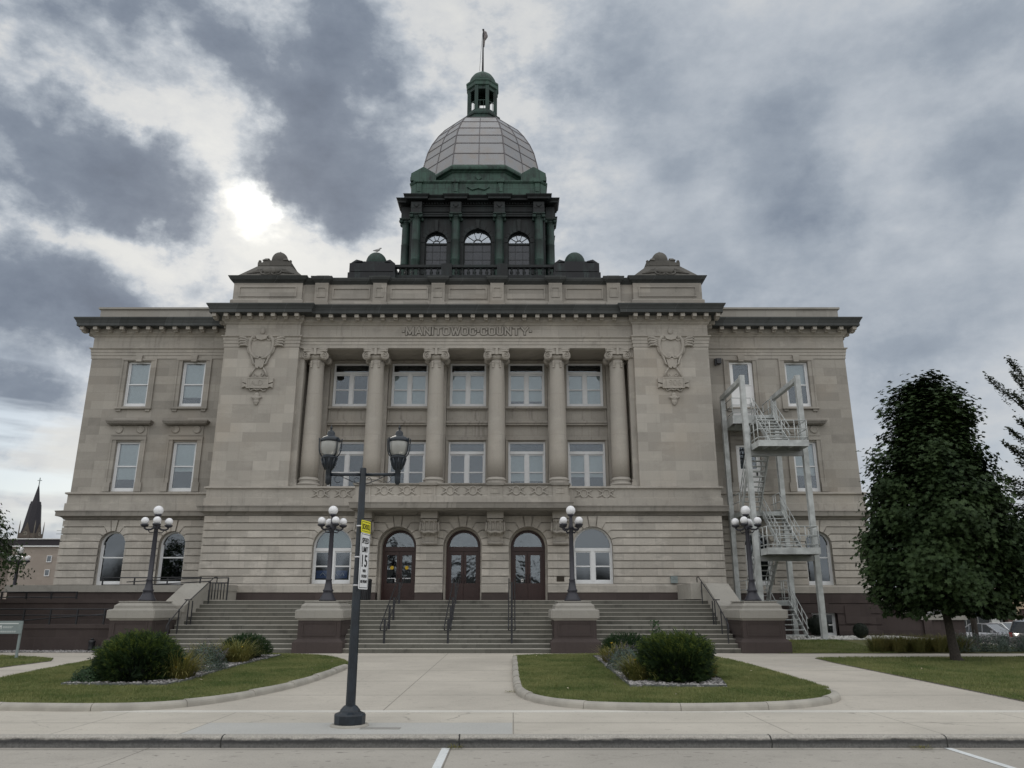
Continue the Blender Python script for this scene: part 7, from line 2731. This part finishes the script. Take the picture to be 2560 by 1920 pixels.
# ------------------------------------------------------------------ shrubs and perennials
def yew(name, label, x, y, rx, ry, h, n, box=0.0):
    t = thing(name, label, 'shrub', (x, y, crown_z(x, y)), 0, 'clipped yews in the beds')
    m = n
    u = RNG.uniform(0, 2 * pi, m)
    w = RNG.uniform(-0.35, 1.0, m)
    c = np.sqrt(np.maximum(1 - np.clip(w, 0, 1) ** (2 + 2 * box), 0)) ** (1.0 - 0.3 * box)
    c = np.where(w < 0, 1 + 0.35 * w, c)
    lump = 1 + 0.05 * np.sin(4 * u + 1) + 0.045 * np.sin(9 * u + 5 * w) + RNG.normal(0, 0.04, m) + 0.05 * np.sin(13 * u + 7 * w)
    dep = 1 - np.abs(RNG.normal(0, 0.10, m))
    zc_ = np.where(w < 0, (1 + w / 0.35) * 0.36 * h, 0.36 * h + np.clip(w, 0, 1) * 0.60 * h)
    X = rx * c * np.cos(u) * lump * dep
    Y = ry * c * np.sin(u) * lump * dep
    Z = zc_ * (0.97 + 0.04 * np.sin(7 * u)) * np.where(w > 0.2, dep, 1)
    C = np.stack([X, Y, Z], 1)
    out = np.stack([np.cos(u) * c, np.sin(u) * c, np.clip(w, -0.2, 1) * 1.1 + 0.45], 1) + RNG.normal(0, 0.28, (m, 3))
    out /= np.linalg.norm(out, axis=1, keepdims=True)
    # each sprig: stem of flat needles standing off both sides
    k = 8
    L = RNG.uniform(0.11, 0.24, m) * np.where(w > 0.3, 1.25, 1.0)
    nr, a, b = frame_from(out)
    f = np.linspace(0.1, 1.0, k)
    pos = C[:, None, :] + out[:, None, :] * (L[:, None, None] * f[None, :, None] - 0.08)
    sgn = np.array([1, -1] * 4)[:k]
    rr = RNG.uniform(0, 1, (m, 1, 1))
    lat = np.where(rr > 0.5, a[:, None, :], b[:, None, :]) * sgn[None, :, None]
    ax = out[:, None, :] * 0.8 + lat * 0.65
    tip = pos + ax * 0.062
    nrm = np.cross(np.broadcast_to(out[:, None, :], ax.shape), lat)
    wv = np.cross(ax, nrm)
    wv /= np.maximum(np.linalg.norm(wv, axis=2, keepdims=True), 1e-9)
    wv *= 0.014
    V = np.stack([pos - wv, pos + wv, tip], 2).reshape(-1, 3)
    young = (RNG.uniform(0, 1, m) < np.where(w > 0.45, 0.55, 0.16))
    idx = ((np.arange(k)[None, :] >= 4) & young[:, None]).astype(int).ravel()
    raw_mesh('needles', V, np.arange(len(V)).reshape(-1, 3), [M['yew'], M['yew_tip']], t, idx)
    core = MB()
    core.lathe([(0.8, 0.0), (0.86, 0.3 * h), (0.82, 0.5 * h), (0.66, 0.72 * h), (0.36, 0.86 * h), (0.0, 0.90 * h)], 0, 0, 20)
    core.xform(Matrix.Diagonal((rx, ry, 1, 1)))
    core.build('branches', M['boxwood'], t)
    return t


yew('yew_shrub', 'large rounded yew shrub in the left bed before the outer pedestal', -8.30, 18.15, 0.80, 0.80, 0.93, 5200)
yew('yew_shrub', 'large clipped yew shrub in the right bed with stones before it', 3.60, 17.95, 0.70, 0.72, 0.95, 4800, 0.8)


def blades(name, cx, cy, cz, R, n, L0, L1, w, mat, parent, up=1.0, seg=5, spread=0.18, droop=1.0):
    a = RNG.uniform(0, 2 * pi, n)
    r = spread * np.sqrt(RNG.uniform(0, 1, n))
    bx_, by_ = cx + r * np.cos(a + RNG.normal(0, 0.5, n)), cy + r * np.sin(a)
    L = RNG.uniform(L0, L1, n)
    th = RNG.uniform(0.05, 0.8, n) * droop
    t = np.linspace(0, 1, seg + 1)
    ang = th[:, None] + (RNG.uniform(0.7, 1.7, n) * droop)[:, None] * t[None, :] ** 1.6
    dxy = np.sin(ang)
    dz_ = np.cos(ang) * up
    st = L[:, None] / seg
    R_ = np.cumsum(dxy * st, 1) - dxy * st
    Z_ = np.cumsum(dz_ * st, 1) - dz_ * st
    X = bx_[:, None] + np.cos(a)[:, None] * R_
    Y = by_[:, None] + np.sin(a)[:, None] * R_
    Z = cz + np.maximum(Z_, 0.02)
    wd = w * (1 - t ** 2)[None, :] + 0.0012
    V = np.empty((n, seg + 1, 2, 3))
    for s, k in ((-1, 0), (1, 1)):
        V[:, :, k, 0] = X - s * np.sin(a)[:, None] * wd
        V[:, :, k, 1] = Y + s * np.cos(a)[:, None] * wd
        V[:, :, k, 2] = Z
    idx = np.arange(n * (seg + 1) * 2).reshape(n, seg + 1, 2)
    F = np.stack([idx[:, :-1, 0], idx[:, :-1, 1], idx[:, 1:, 1], idx[:, 1:, 0]], -1).reshape(-1, 4)
    return raw_mesh(name, V.reshape(-1, 3), F, M[mat], parent)


def lily(label, x, y, n, L, flowers, R=0.2):
    t = thing('daylily', label, 'plant', (x, y, crown_z(x, y)), 0, 'daylilies in the beds')
    blades('leaves', 0, 0, 0, R, int(n * 1.3), L * 0.75, L * 1.3, 0.0095, 'lily', t, spread=R, droop=1.15)
    for fx, fy, fz in flowers:
        mb = MB()
        mb.tube([(fx * 0.3, fy * 0.3, 0.0), (fx * 0.8, fy * 0.8, fz * 0.7), (fx, fy, fz)], [0.006, 0.005, 0.005], 5)
        mb.build('stem', M['lily'], t)
        fl = MB()
        for k in range(6):
            a = k * pi / 3 + 0.3
            c, s = cos(a), sin(a)
            fl.add([(fx, fy, fz), (fx + 0.028 * c - 0.016 * s, fy + 0.028 * s + 0.016 * c, fz + 0.035), (fx + 0.06 * c, fy + 0.06 * s, fz + 0.03), (fx + 0.028 * c + 0.016 * s, fy + 0.028 * s - 0.016 * c, fz + 0.035)], [(0, 1, 2, 3)])
        fl.build('flower', M['flower'], t)


lily('yellow daylily clump in the left bed right beside the large yew', -7.50, 18.3, 520, 0.62, [(0.10, -0.28, 0.25), (0.25, -0.2, 0.42)], 0.32)
lily('yellowing daylily clump at the far end of the left bed, under the green peony', -7.75, 22.9, 480, 0.66, [(0.22, -0.25, 0.40)], 0.36)
lily('pale daylily clump between the grey catmint and the peony in the left bed', -8.35, 22.2, 330, 0.62, [], 0.28)
lily('yellow daylily clump in the right bed left of the clipped yew', 2.80, 18.05, 460, 0.55, [(-0.12, -0.22, 0.42), (0.08, -0.2, 0.47)], 0.25)
lily('small daylily clump at the far left of the right bed with one yellow bloom', 2.85, 22.6, 300, 0.55, [(-0.1, -0.2, 0.52)], 0.28)
lily('few daylily leaves poking out right of the clipped yew in the right bed', 4.45, 18.5, 140, 0.45, [], 0.12)


def catmint(label, x, y, rx, ry, h, n, spikes, z=None, mat='catmint', name='catmint', group='grey green catmint in the beds'):
    t = thing(name, label, 'plant', (x, y, crown_z(x, y) if z is None else z), 0, group)
    u = RNG.uniform(0, 2 * pi, n)
    w = RNG.uniform(0.0, 1, n)
    c = np.sqrt(1 - w ** 2)
    dep = 1 - np.abs(RNG.normal(0, 0.16, n))
    lump = 1 + 0.1 * np.sin(5 * u + 3 * w) + RNG.normal(0, 0.05, n)
    P = np.stack([rx * c * np.cos(u) * dep * lump, ry * c * np.sin(u) * dep * lump, h * w * dep * lump + 0.02], 1)
    Nn = np.stack([np.cos(u) * c, np.sin(u) * c, w + 0.3], 1) + RNG.normal(0, 0.5, P.shape)
    leaves('leaves', P, Nn, RNG.uniform(0.028, 0.055, n), 'oval', mat, t)
    if spikes:
        sp = []
        sn = []
        for k in range(spikes):
            a = RNG.uniform(0, 2 * pi)
            r = sqrt(RNG.uniform(0, 1))
            ex, ey = rx * r * cos(a), ry * r * sin(a)
            hz_ = h * sqrt(max(0.05, 1 - r * r))
            ln = RNG.uniform(0.10, 0.22)
            for j in range(6):
                f = j / 5
                sp.append((ex * (1 + 0.25 * f), ey * (1 + 0.25 * f), hz_ * 0.9 + ln * f))
                sn.append((RNG.normal(), RNG.normal(), 0.2))
        tag(leaves('flower_spikes', np.array(sp), np.array(sn), RNG.uniform(0.025, 0.04, len(sp)), 'oval', 'catflower', t), kind='stuff')
    return t


catmint('grey green catmint mound behind the daylily in the left bed', -7.65, 20.3, 0.52, 0.6, 0.62, 3600, 60)
catmint('low bright green mound at the left foot of the large yew', -9.12, 17.75, 0.36, 0.4, 0.30, 2400, 0, mat='peony', name='ground_cover', group=None)
catmint('grey green catmint mound between the daylilies in the right bed', 2.90, 20.6, 0.50, 0.9, 0.52, 3600, 80)
# airy stalks at the left of the large yew
t = thing('wispy_plant', 'thin wispy stalks with tiny leaves beside the left of the large yew', 'plant', (-9.25, 18.6, crown_z(-9.2, 18.6)))
mb = MB()
P = []
for k in range(16):
    a = RNG.uniform(0, 2 * pi)
    r = RNG.uniform(0.05, 0.28)
    h = RNG.uniform(0.3, 0.62)
    pts = [(r * 0.3 * cos(a), r * 0.3 * sin(a), 0), (r * 0.7 * cos(a), r * 0.7 * sin(a), h * 0.6), (r * cos(a), r * sin(a), h)]
    mb.tube(pts, 0.004, 4)
    for j in range(14):
        f = RNG.uniform(0.35, 1)
        P.append((r * f * cos(a) + RNG.normal(0, 0.03), r * f * sin(a) + RNG.normal(0, 0.03), h * f))
mb.build('stem', M['lily'], t)
P = np.array(P)
leaves('leaves', P, RNG.normal(0, 1, P.shape), 0.035, 'oval', 'catmint', t)


def peony(label, x, y, R, h, n, z=None):
    t = thing('peony', label, 'shrub', (x, y, crown_z(x, y) if z is None else z), 0, 'leafy peony bushes before the steps')
    u = RNG.uniform(0, 2 * pi, n)
    w = RNG.uniform(0.05, 1, n)
    c = np.sqrt(1 - w ** 2.4)
    dep = RNG.uniform(0.55, 1.0, n) ** 0.5
    P = np.stack([R * c * np.cos(u) * dep, R * c * np.sin(u) * dep, h * (0.15 + 0.80 * w) * dep], 1)
    out = np.stack([np.cos(u) * (c + 0.15), np.sin(u) * (c + 0.15), w * 1.5 + 0.5], 1) + RNG.normal(0, 0.3, P.shape)
    out /= np.linalg.norm(out, axis=1, keepdims=True)
    nr, a, b = frame_from(out)
    L = RNG.uniform(0.09, 0.17, n)
    wv = a * 0.016
    dn = np.array([0, 0, -0.03])
    V = np.stack([P, P + out * L[:, None] * 0.5 - wv, P + out * L[:, None] + dn, P + out * L[:, None] * 0.5 + wv], 1).reshape(-1, 3)
    raw_mesh('leaves', V, np.arange(len(V)).reshape(-1, 4), M['peony'], t)
    core = MB().lathe([(0.6 * R, 0.02), (0.72 * R, 0.35 * h), (0.5 * R, 0.65 * h), (0, 0.78 * h)], 0, 0, 14)
    core.build('stem', M['boxwood'], t)


peony('rounded green peony bush at the far end of the left bed before the steps', -7.95, 24.3, 0.72, 0.72, 2600)
peony('rounded green peony bush behind the clipped yew in the right bed', 3.40, 24.3, 0.72, 0.78, 2600)
t = thing('young_shoot', 'single tall leafy shoot above the peony in the right bed', 'plant', (4.28, 24.2, crown_z(4.2, 24.2)))
MB().tube([(0, 0, 0), (0.02, 0, 0.6), (0.0, 0, 1.06)], [0.015, 0.01, 0.005], 5).build('stem', M['bark'], t)
P = np.stack([RNG.normal(0, 0.06, 70), RNG.normal(0, 0.06, 70), RNG.uniform(0.55, 1.1, 70)], 1)
leaves('leaves', P, RNG.normal(0, 0.6, P.shape) + np.array([0, -0.5, 0.6]), 0.085, 'oval', 'peony', t)

# bed right of the fire escape
for i in range(9):
    x = 12.75 + 0.36 * i
    y = 28.35 + 0.25 * (i % 2)
    t = thing('ornamental_grass', 'tuft in the row of low olive ornamental grass behind the maple', 'grass tuft', (x, y, hz(x, y) + 0.03), 0, 'ornamental grass row behind the maple')
    blades('leaves', 0, 0, 0, 0.3, 330, 0.45, 0.72, 0.008, 'ornamental', t, spread=0.24, droop=0.75)
for i in range(6):
    x = 15.7 + 0.62 * i
    y = 28.5 + 0.2 * (i % 2)
    t = catmint('mound in the grey green row of catmint right of the maple trunk', x, y, 0.5, 0.55, 0.60, 2600, 50, hz(x, y) + 0.03, 'catmint', 'catmint', 'catmint row right of the maple')
    t['label'] = 'mound in the grey green row of catmint right of the maple trunk'
for lab, x, y, R, h in (('small round dark clipped bush before the brown base wall of the right wing', 14.72, 34.1, 0.31, 0.62), ('dark clipped bush in front of the basement window behind the fire escape leg', 13.75, 36.3, 0.48, 0.9)):
    t = thing('clipped_bush', lab, 'shrub', (x, y, hz(x, y) + 0.03))
    n = 5000
    v = RNG.normal(0, 1, (n, 3))
    v /= np.linalg.norm(v, axis=1, keepdims=True)
    v *= (1 - np.abs(RNG.normal(0, 0.06, (n, 1))))
    P = v * np.array([R, R, h / 2]) + np.array([0, 0, h / 2 + 0.04])
    leaves('leaves', P, v + RNG.normal(0, 0.4, v.shape), 0.04, 'oval', 'boxwood', t)
    MB().ball((0, 0, h / 2 + 0.03), R * 0.86, 14, 10, sq=h / 2 / R).build('stem', M['boxwood'], t)
# weeds at the curb and leaf litter
t = thing('curb_weed', 'small weed tuft at the curb by the middle parking line', 'weed', (-0.78, 11.40, -0.15))
blades('leaves', 0, 0, 0, 0.1, 60, 0.03, 0.09, 0.004, 'lily', t, spread=0.09, droop=1.3)
t = thing('curb_weed', 'small weed tuft at the curb by the right parking line', 'weed', (5.55, 11.38, -0.15))
blades('leaves', 0, 0, 0, 0.1, 60, 0.03, 0.08, 0.004, 'lily', t, spread=0.12, droop=1.4)
t = thing('curb_weed', 'thin weeds at the left kerb of the right lawn', 'weed', (-0.03, 16.7, gz(16.7)))
blades('leaves', 0, 0, 0, 0.1, 60, 0.03, 0.08, 0.004, 'lily', t, spread=0.10, droop=1.3)
LF = []
for k in range(46):
    a = RNG.uniform()
    if a < 0.4:
        x, y = RNG.uniform(0.4, 6.2), RNG.uniform(14.6, 25)
        z = crown_z(x, y) + 0.05
    elif a < 0.65:
        x, y = RNG.uniform(-10, -4.8), RNG.uniform(15.5, 25)
        z = crown_z(x, y) + 0.05
    else:
        x, y = RNG.uniform(9.6, 15), RNG.uniform(17, 26)
        z = flat_z(x, y) + 0.05
    LF.append((x, y, z))
LF = np.array(LF)
o = leaves('leaves', LF, RNG.normal(0, 0.3, LF.shape) + np.array([0, 0, 1.0]), RNG.uniform(0.03, 0.075, len(LF)), 'oval', 'lily')
o.name = 'fallen_leaves'
tag(o, kind='stuff')
o.data.materials[0] = plain('pale dry leaf', (0.42, 0.36, 0.26), 0.8, var=0.4, scale=0.7)

# ------------------------------------------------------------------ what stands beyond
def part(name, parent, mat, *boxes):
    mb = MB()
    for b in boxes:
        mb.box(*b)
    return mb.build(name, M[mat] if isinstance(mat, str) else mat, parent)


# tan brick building and church on the left
tb_ = thing('brick_building', 'low tan brick building with a dark roof band, left of the courthouse', 'building', (-36.0, 60.0, 0))
part('wall', tb_, 'tan', (-2.2, 12, 0, 20, -0.5, 6.12))
part('wall', tb_, 'tan', (-14, -2.2, 4.0, 20, -0.5, 5.9))
part('roof_band', tb_, 'roofdark', (-8.0, 12.1, -0.12, 20, 6.2, 6.66))
part('roof_edge', tb_, 'white', (-2.3, 12.05, -0.16, 0.0, 6.10, 6.19))
part('roof_edge', tb_, 'white', (-8.1, 12.2, -0.2, 0.2, 6.66, 6.72))
for z in (5.21, 4.18):
    w = part('window', tb_, 'white', (0.57, 0.95, -0.06, 0.0, z - 0.26, z - 0.2), (0.57, 0.61, -0.06, 0.0, z - 0.2, z + 0.2), (0.91, 0.95, -0.06, 0.0, z - 0.2, z + 0.2), (0.57, 0.95, -0.06, 0.0, z + 0.2, z + 0.24))
    part('pane', w, 'glass_dark', (0.61, 0.91, -0.03, -0.02, z - 0.2, z + 0.2))
    part('shade', w, 'dark', (0.61, 0.91, -0.015, -0.005, z - 0.2, z + 0.2))
cs = thing('church_steeple', 'distant dark church spire with a cross, rising behind the tan brick building', 'church', (-92.5, 150, 0))
mb = MB()
STONE = stone('church stone', (0.11, 0.092, 0.078), 1.0, 0.5, var=0.25)
part('tower', cs, STONE, (-1.5, 1.5, -1.5, 1.5, -1, 15.2))
mb = MB()
mb.lathe([(1.72, 15.0), (1.50, 17.0), (1.02, 20.8), (0.98, 20.8), (0.88, 21.3), (0.62, 21.4), (0.08, 24.5)], 0, 0, 8, smooth=False)
mb.build('spire', M['slate'], cs)
gb_ = MB()
for k in range(4):
    a = k * pi / 2
    b0 = len(gb_.v)
    gb_.prism([(-0.8, 14.0), (0.8, 14.0), (0.8, 15.0), (0.0, 17.2), (-0.8, 15.0)], 'y', -1.62, -1.0)
    gb_.xform(Matrix.Rotation(a, 4, 'Z'), b0)
gb_.build('gable', STONE, cs)
gb_ = MB()
for k in range(4):
    a = k * pi / 2
    b0 = len(gb_.v)
    gb_.lathe([(0.4, 0), (0.42, 0.05)], 0, 0, 14)
    gb_.xform(Matrix.Rotation(a, 4, 'Z') @ Matrix.Translation((0, -1.63, 15.1)) @ Matrix.Rotation(radians(90), 4, 'X'), b0)
    for sx in (-1, 1):
        b0 = len(gb_.v)
        gb_.lathe([(0.10, 14.0), (0.10, 16.4), (0.02, 17.6)], sx * 1.45, -1.45, 6)
        gb_.xform(Matrix.Rotation(a, 4, 'Z'), b0)
gb_.build('pinnacle', stone('pale church stone', (0.20, 0.18, 0.15), 1, 1), cs)
mb = MB().bar((0, 0, 24.3), (0, 0, 26.0), 0.12, 0.12)
mb.bar((-0.42, 0, 25.45), (0.42, 0, 25.45), 0.1, 0.1)
mb.build('cross', M['bluegrey'], cs)
rr_ = thing('roof_railing', 'thin pale scaffold railing on the roof of the tan brick building', 'railing', (-36, 62, 6.66))
mb = MB()
for x in (0.4, 1.2, 2.0, 2.8, 3.6):
    mb.tube([(x, 0, 0), (x, 0, 1.25 + 0.5 * (x < 1))], 0.022, 5)
for z in (0.6, 0.85):
    mb.tube([(-0.2, 0, z), (4.2, 0, z)], 0.018, 5)
mb.build('rails', M['bluegrey'], rr_)

# courthouse side steps, on the right behind the maple
ss_ = thing('side_wall', 'low brown stone stair wall with grey coping beyond the right wing', 'wall', (0, 39.5, 0))
mb = MB().prism([(17.3, -0.6), (22.2, -0.6), (22.2, 1.08), (20.1, 1.08), (19.3, 1.35), (17.3, 2.3)], 'y', 0.0, 1.6)
mb.box(20.15, 20.55, -0.12, 0.0, -0.6, 1.08)
mb.build('wall', M['brown'], ss_)
mb = MB().prism([(17.3, 2.3), (19.3, 1.35), (20.1, 1.08), (22.3, 1.08), (22.3, 1.32), (20.2, 1.32), (19.4, 1.60), (17.3, 2.56)], 'y', -0.12, 1.7)
mb.build('coping', M['coping'], ss_)

# shops over the side street
METAL = plain('ribbed grey metal', (0.30, 0.31, 0.31), 0.5, metal=0.3, var=0.1)
sh = thing('shop_building', 'grey ribbed metal shopfront with blue window signs, far right behind the cars', 'building', (44.0, 75.0, -0.9))
mb = MB()
mb.box(-6, 2.5, 0.6, 14, 0, 2.9)
mb.build('wall', plain('brown shop brick', (0.10, 0.075, 0.06), 0.8, var=0.25), sh)
mb = MB()
for k in range(58):
    x = -6 + k * 0.145
    mb.box(x, x + 0.09, -0.25, 0.0, 2.02, 2.62)
mb.box(-6, 2.45, 0.0, 0.6, 2.0, 2.66)
mb.build('awning', METAL, sh)
fm = MB()
for k in range(8):
    x = -5.9 + 1.12 * k
    fm.box(x, x + 0.07, 0.5, 0.6, 0.0, 2.0)
fm.box(-6, 2.5, 0.52, 0.6, 0.0, 0.35)
fm.build('shopfront', METAL, sh)
part('pane', sh, M['glass_dark'], (-5.9, 2.4, 0.585, 0.592, 0.35, 2.0))
for x0, x1 in ((-2.25, -1.6), (-0.45, 0.05), (0.9, 2.0)):
    part('window_sign', sh, 'blue', (x0, x1, 0.52, 0.54, 1.75, 2.0))
part('poster', sh, 'signtext', (1.0, 1.8, 0.53, 0.55, 0.7, 1.6))
s2 = thing('shop_building', 'tan rendered shop building with a cornice at the right edge', 'building', (47.2, 75.2, -0.9))
TAN = plain('tan render', (0.34, 0.27, 0.19), 0.8, var=0.1, scale=1.0)
part('wall', s2, TAN, (-0.4, 14, 0.0, 14, 2.4, 3.9), (-0.4, 0.35, 0.0, 14, 0.0, 2.4), (2.2, 14, 0.0, 14, 0.0, 2.4))
part('pier', s2, plain('brown brick pier', (0.10, 0.06, 0.05), 0.85, var=0.2), (-0.9, -0.42, -0.1, 14, 0.0, 3.4))
part('cornice', s2, 'trim_dark', (-0.5, 14, -0.25, 0.0, 3.9, 4.2))
part('upper_wall', s2, plain('dim brick', (0.12, 0.09, 0.08), 0.85), (0.3, 14, 1.0, 14, 4.2, 8.6))
part('doorway', s2, 'wood', (0.4, 2.2, 0.4, 0.5, 0.0, 2.3))
part('white_post', s2, 'white', (-0.35, 0.0, -0.06, 0.0, 0.0, 1.9))
fl_ = thing('flag', 'small red and white striped flag hanging by the shopfront at the far right', 'flag', (46.0, 74.4, 0.4))
MB().tube([(-0.2, 0.2, 1.9), (0.35, -0.35, 1.25)], 0.02, 5).build('pole', M['bluegrey'], fl_)
mb, mr = MB(), MB()
for k in range(7):
    (mb if k % 2 else mr).box(-0.28 + 0.085 * k, -0.20 + 0.085 * k, -0.02, 0.0, 0.98 - 0.02 * k, 1.62 - 0.03 * k)
mb.build('white_stripes', M['white'], fl_)
mr.build('red_stripes', plain('flag red', (0.4, 0.03, 0.04), 0.8), fl_)
MB().box(-0.28, -0.03, -0.025, -0.02, 1.34, 1.63).build('canton', M['blue'], fl_)
up = thing('utility_pole', 'wooden utility pole behind the maple trunk with wires at the right', 'pole', (25.8, 45.0, 0))
MB().tube([(0, 0, -1.2), (0, 0, 3.2), (0, 0, 9.0)], [0.17, 0.15, 0.11], 9).build('shaft', M['bark'], up)
mb = MB()
for z in (7.9, 7.6, 7.2):
    mb.tube([(0, 0, z), (8, 10, z - 0.4), (18, 24, z + 0.1)], 0.02, 4)
mb.build('wires', M['iron'], up)
MB().box(-1.1, 1.1, -0.06, 0.06, 7.7, 7.85).build('cross_arm', M['bark'], up)


# ------------------------------------------------------------------ parked cars
CARGLASS = plain('dark car glass', (0.03, 0.04, 0.05), 0.08, var=0.2, spec=0.9, coat=1.0)


def car(label, loc, rz, L, W, H, paint, suv=False):
    t = thing('parked_car', label, 'car', loc, rz, 'cars parked along the side street')
    hb = 0.92 if suv else 0.86
    # side profile along x (front at +x): lower body
    def section(x):
        f = abs(x) / (L / 2)
        w = W / 2 * (1 - 0.16 * max(0, f - 0.72) / 0.28)
        if x > L * 0.20:
            top = hb - 0.16 * ((x - L * 0.20) / (L * 0.3)) ** 1.6
        elif x < -L * 0.33 and not suv:
            top = hb + 0.04 - 0.04 * ((-x - L * 0.33) / (L * 0.17))
        else:
            top = hb + 0.02
        bot = 0.22 + 0.10 * max(0, f - 0.85) / 0.15
        return w, top, bot
    xs_ = [L * (-0.5 + i / 18) for i in range(19)]
    vs, fs = [], []
    for x in xs_:
        w, top, bot = section(x)
        vs += [(x, -w * 0.9, bot), (x, -w, bot + 0.18), (x, -w, top - 0.22), (x, -w * 0.93, top - 0.04), (x, -w * 0.6, top), (x, w * 0.6, top), (x, w * 0.93, top - 0.04), (x, w, top - 0.22), (x, w, bot + 0.18), (x, w * 0.9, bot)]
    for i in range(18):
        for k in range(10):
            fs.append((i * 10 + k, i * 10 + (k + 1) % 10, (i + 1) * 10 + (k + 1) % 10, (i + 1) * 10 + k))
    fs.append(tuple(range(9, -1, -1)))
    fs.append(tuple(180 + k for k in range(10)))
    mb = MB().add(vs, fs, 0, True)
    mb.build('body', paint, t)
    if suv:
        cab = [(L * 0.22, hb), (L * 0.10, H - 0.04), (0, H), (-L * 0.30, H - 0.02), (-L * 0.43, H - 0.14), (-L * 0.49, hb)]
    else:
        cab = [(L * 0.23, hb - 0.02), (L * 0.06, H - 0.05), (-L * 0.04, H), (-L * 0.18, H - 0.04), (-L * 0.36, hb + 0.02)]
    w0, w1 = W / 2 * 0.92, W / 2 * 0.72
    def wid(z):
        return w0 + (w1 - w0) * (z - hb) / (H - hb)
    n = len(cab)
    vs = [(x, -wid(z), z) for x, z in cab] + [(x, wid(z), z) for x, z in cab]
    fs = [tuple(range(n)), tuple(range(2 * n - 1, n - 1, -1))] + [(i, i + 1, n + i + 1, n + i) for i in range(n - 1)]
    MB().add(vs, fs, 0, False).build('cabin_glass', CARGLASS, t)
    rf = MB()
    e = 0.012
    for i in range(1, n - 2):
        (xa, za), (xb, zb) = cab[i], cab[i + 1]
        rf.add([(xa, -wid(za) - e, za + e), (xb, -wid(zb) - e, zb + e), (xb, wid(zb) + e, zb + e), (xa, wid(za) + e, za + e)], [(0, 1, 2, 3)])
    for s in (-1, 1):
        for (xa, za), (xb, zb) in zip(cab[:-1], cab[1:]):
            rf.bar((xa, s * (wid(za) + 0.004), za), (xb, s * (wid(zb) + 0.004), zb), 0.05, 0.07)
        for f in (0.0, -0.2) + ((-0.34,) if suv else ()):
            rf.bar((L * f, s * wid(hb), hb - 0.03), (L * f - 0.03, s * wid(H - 0.05), H - 0.05), 0.04, 0.06)
    rf.build('roof', paint, t)
    for sx in (-0.31, 0.31):
        for s in (-1, 1):
            b = MB().lathe([(0.19, -0.1), (0.33, -0.1), (0.345, -0.06), (0.345, 0.06), (0.33, 0.1), (0.19, 0.1)], 0, 0, 22, cap=False)
            Mx = Matrix.Translation((L * sx, s * (W / 2 - 0.09), 0.345)) @ Matrix.Rotation(radians(90), 4, 'X')
            b.xform(Mx)
            wh = b.build('wheel', M['rubber'], t)
            r = MB().lathe([(0.19, -0.09), (0.2, 0.07), (0.16, 0.085), (0.05, 0.06), (0.0, 0.07)], 0, 0, 18)
            for k in range(5):
                a = 2 * pi * k / 5
                r.bar((0.03 * cos(a), 0.03 * sin(a), 0.075 * s * -1), (0.18 * cos(a), 0.18 * sin(a), 0.08 * s * -1), 0.04, 0.03)
            r.xform(Mx)
            r.build('rim', M['rim'], wh)
    for s in (-1, 1):
        MB().box(L / 2 - 0.20, L / 2 - 0.02, *sorted((s * W * 0.30, s * W * 0.44)), 0.58, 0.70).build('headlight', M['signtext'], t)
        MB().box(-L / 2 - 0.01, -L / 2 + 0.12, *sorted((s * W * 0.32, s * W * 0.455)), 0.70, 0.95 if suv else 0.84).build('tail_light', plain('tail light red', (0.35, 0.02, 0.02), 0.2), t)
        MB().box(L * 0.15, L * 0.15 + 0.1, *sorted((s * W * 0.47, s * W * 0.57)), hb, hb + 0.14).build('mirror', paint, t)
    MB().box(L / 2 - 0.05, L / 2 + 0.015, -W * 0.27, W * 0.27, 0.40, 0.60).build('grille', M['black'], t)
    if suv:
        rm = MB()
        for s in (-1, 1):
            rm.tube([(L * 0.05, s * W * 0.34, H + 0.05), (-L * 0.33, s * W * 0.34, H + 0.05)], 0.02, 5)
        rm.build('roof_rail', M['rim'], t)
    return t


SILVER = car_paint('silver car paint', (0.42, 0.43, 0.46))
WHITE_P = car_paint('white car paint', (0.74, 0.75, 0.76), 0.0)
DARKP = car_paint('grey brown car paint', (0.09, 0.085, 0.08))
car('silver sedan facing the camera, parked beyond the catmint hedge', (33.4, 56.5, -0.86), radians(-62), 4.7, 1.82, 1.44, SILVER)
car('white sedan parked behind the silver one, its curved roof showing', (37.7, 61.5, -0.92), radians(-75), 4.6, 1.8, 1.46, WHITE_P)
car('dark grey suv with its tail light at the right edge of the photo', (33.5, 50.2, -0.80), radians(14), 4.7, 1.88, 1.74, DARKP, True)
car('white car mostly hidden behind the utility pole and maple trunk', (31.4, 58.5, -0.90), radians(-70), 4.5, 1.78, 1.43, WHITE_P)
structure(MB().box(24, 80, 44, 74.5, -1.6, -0.92).build('side_road', M['road']))
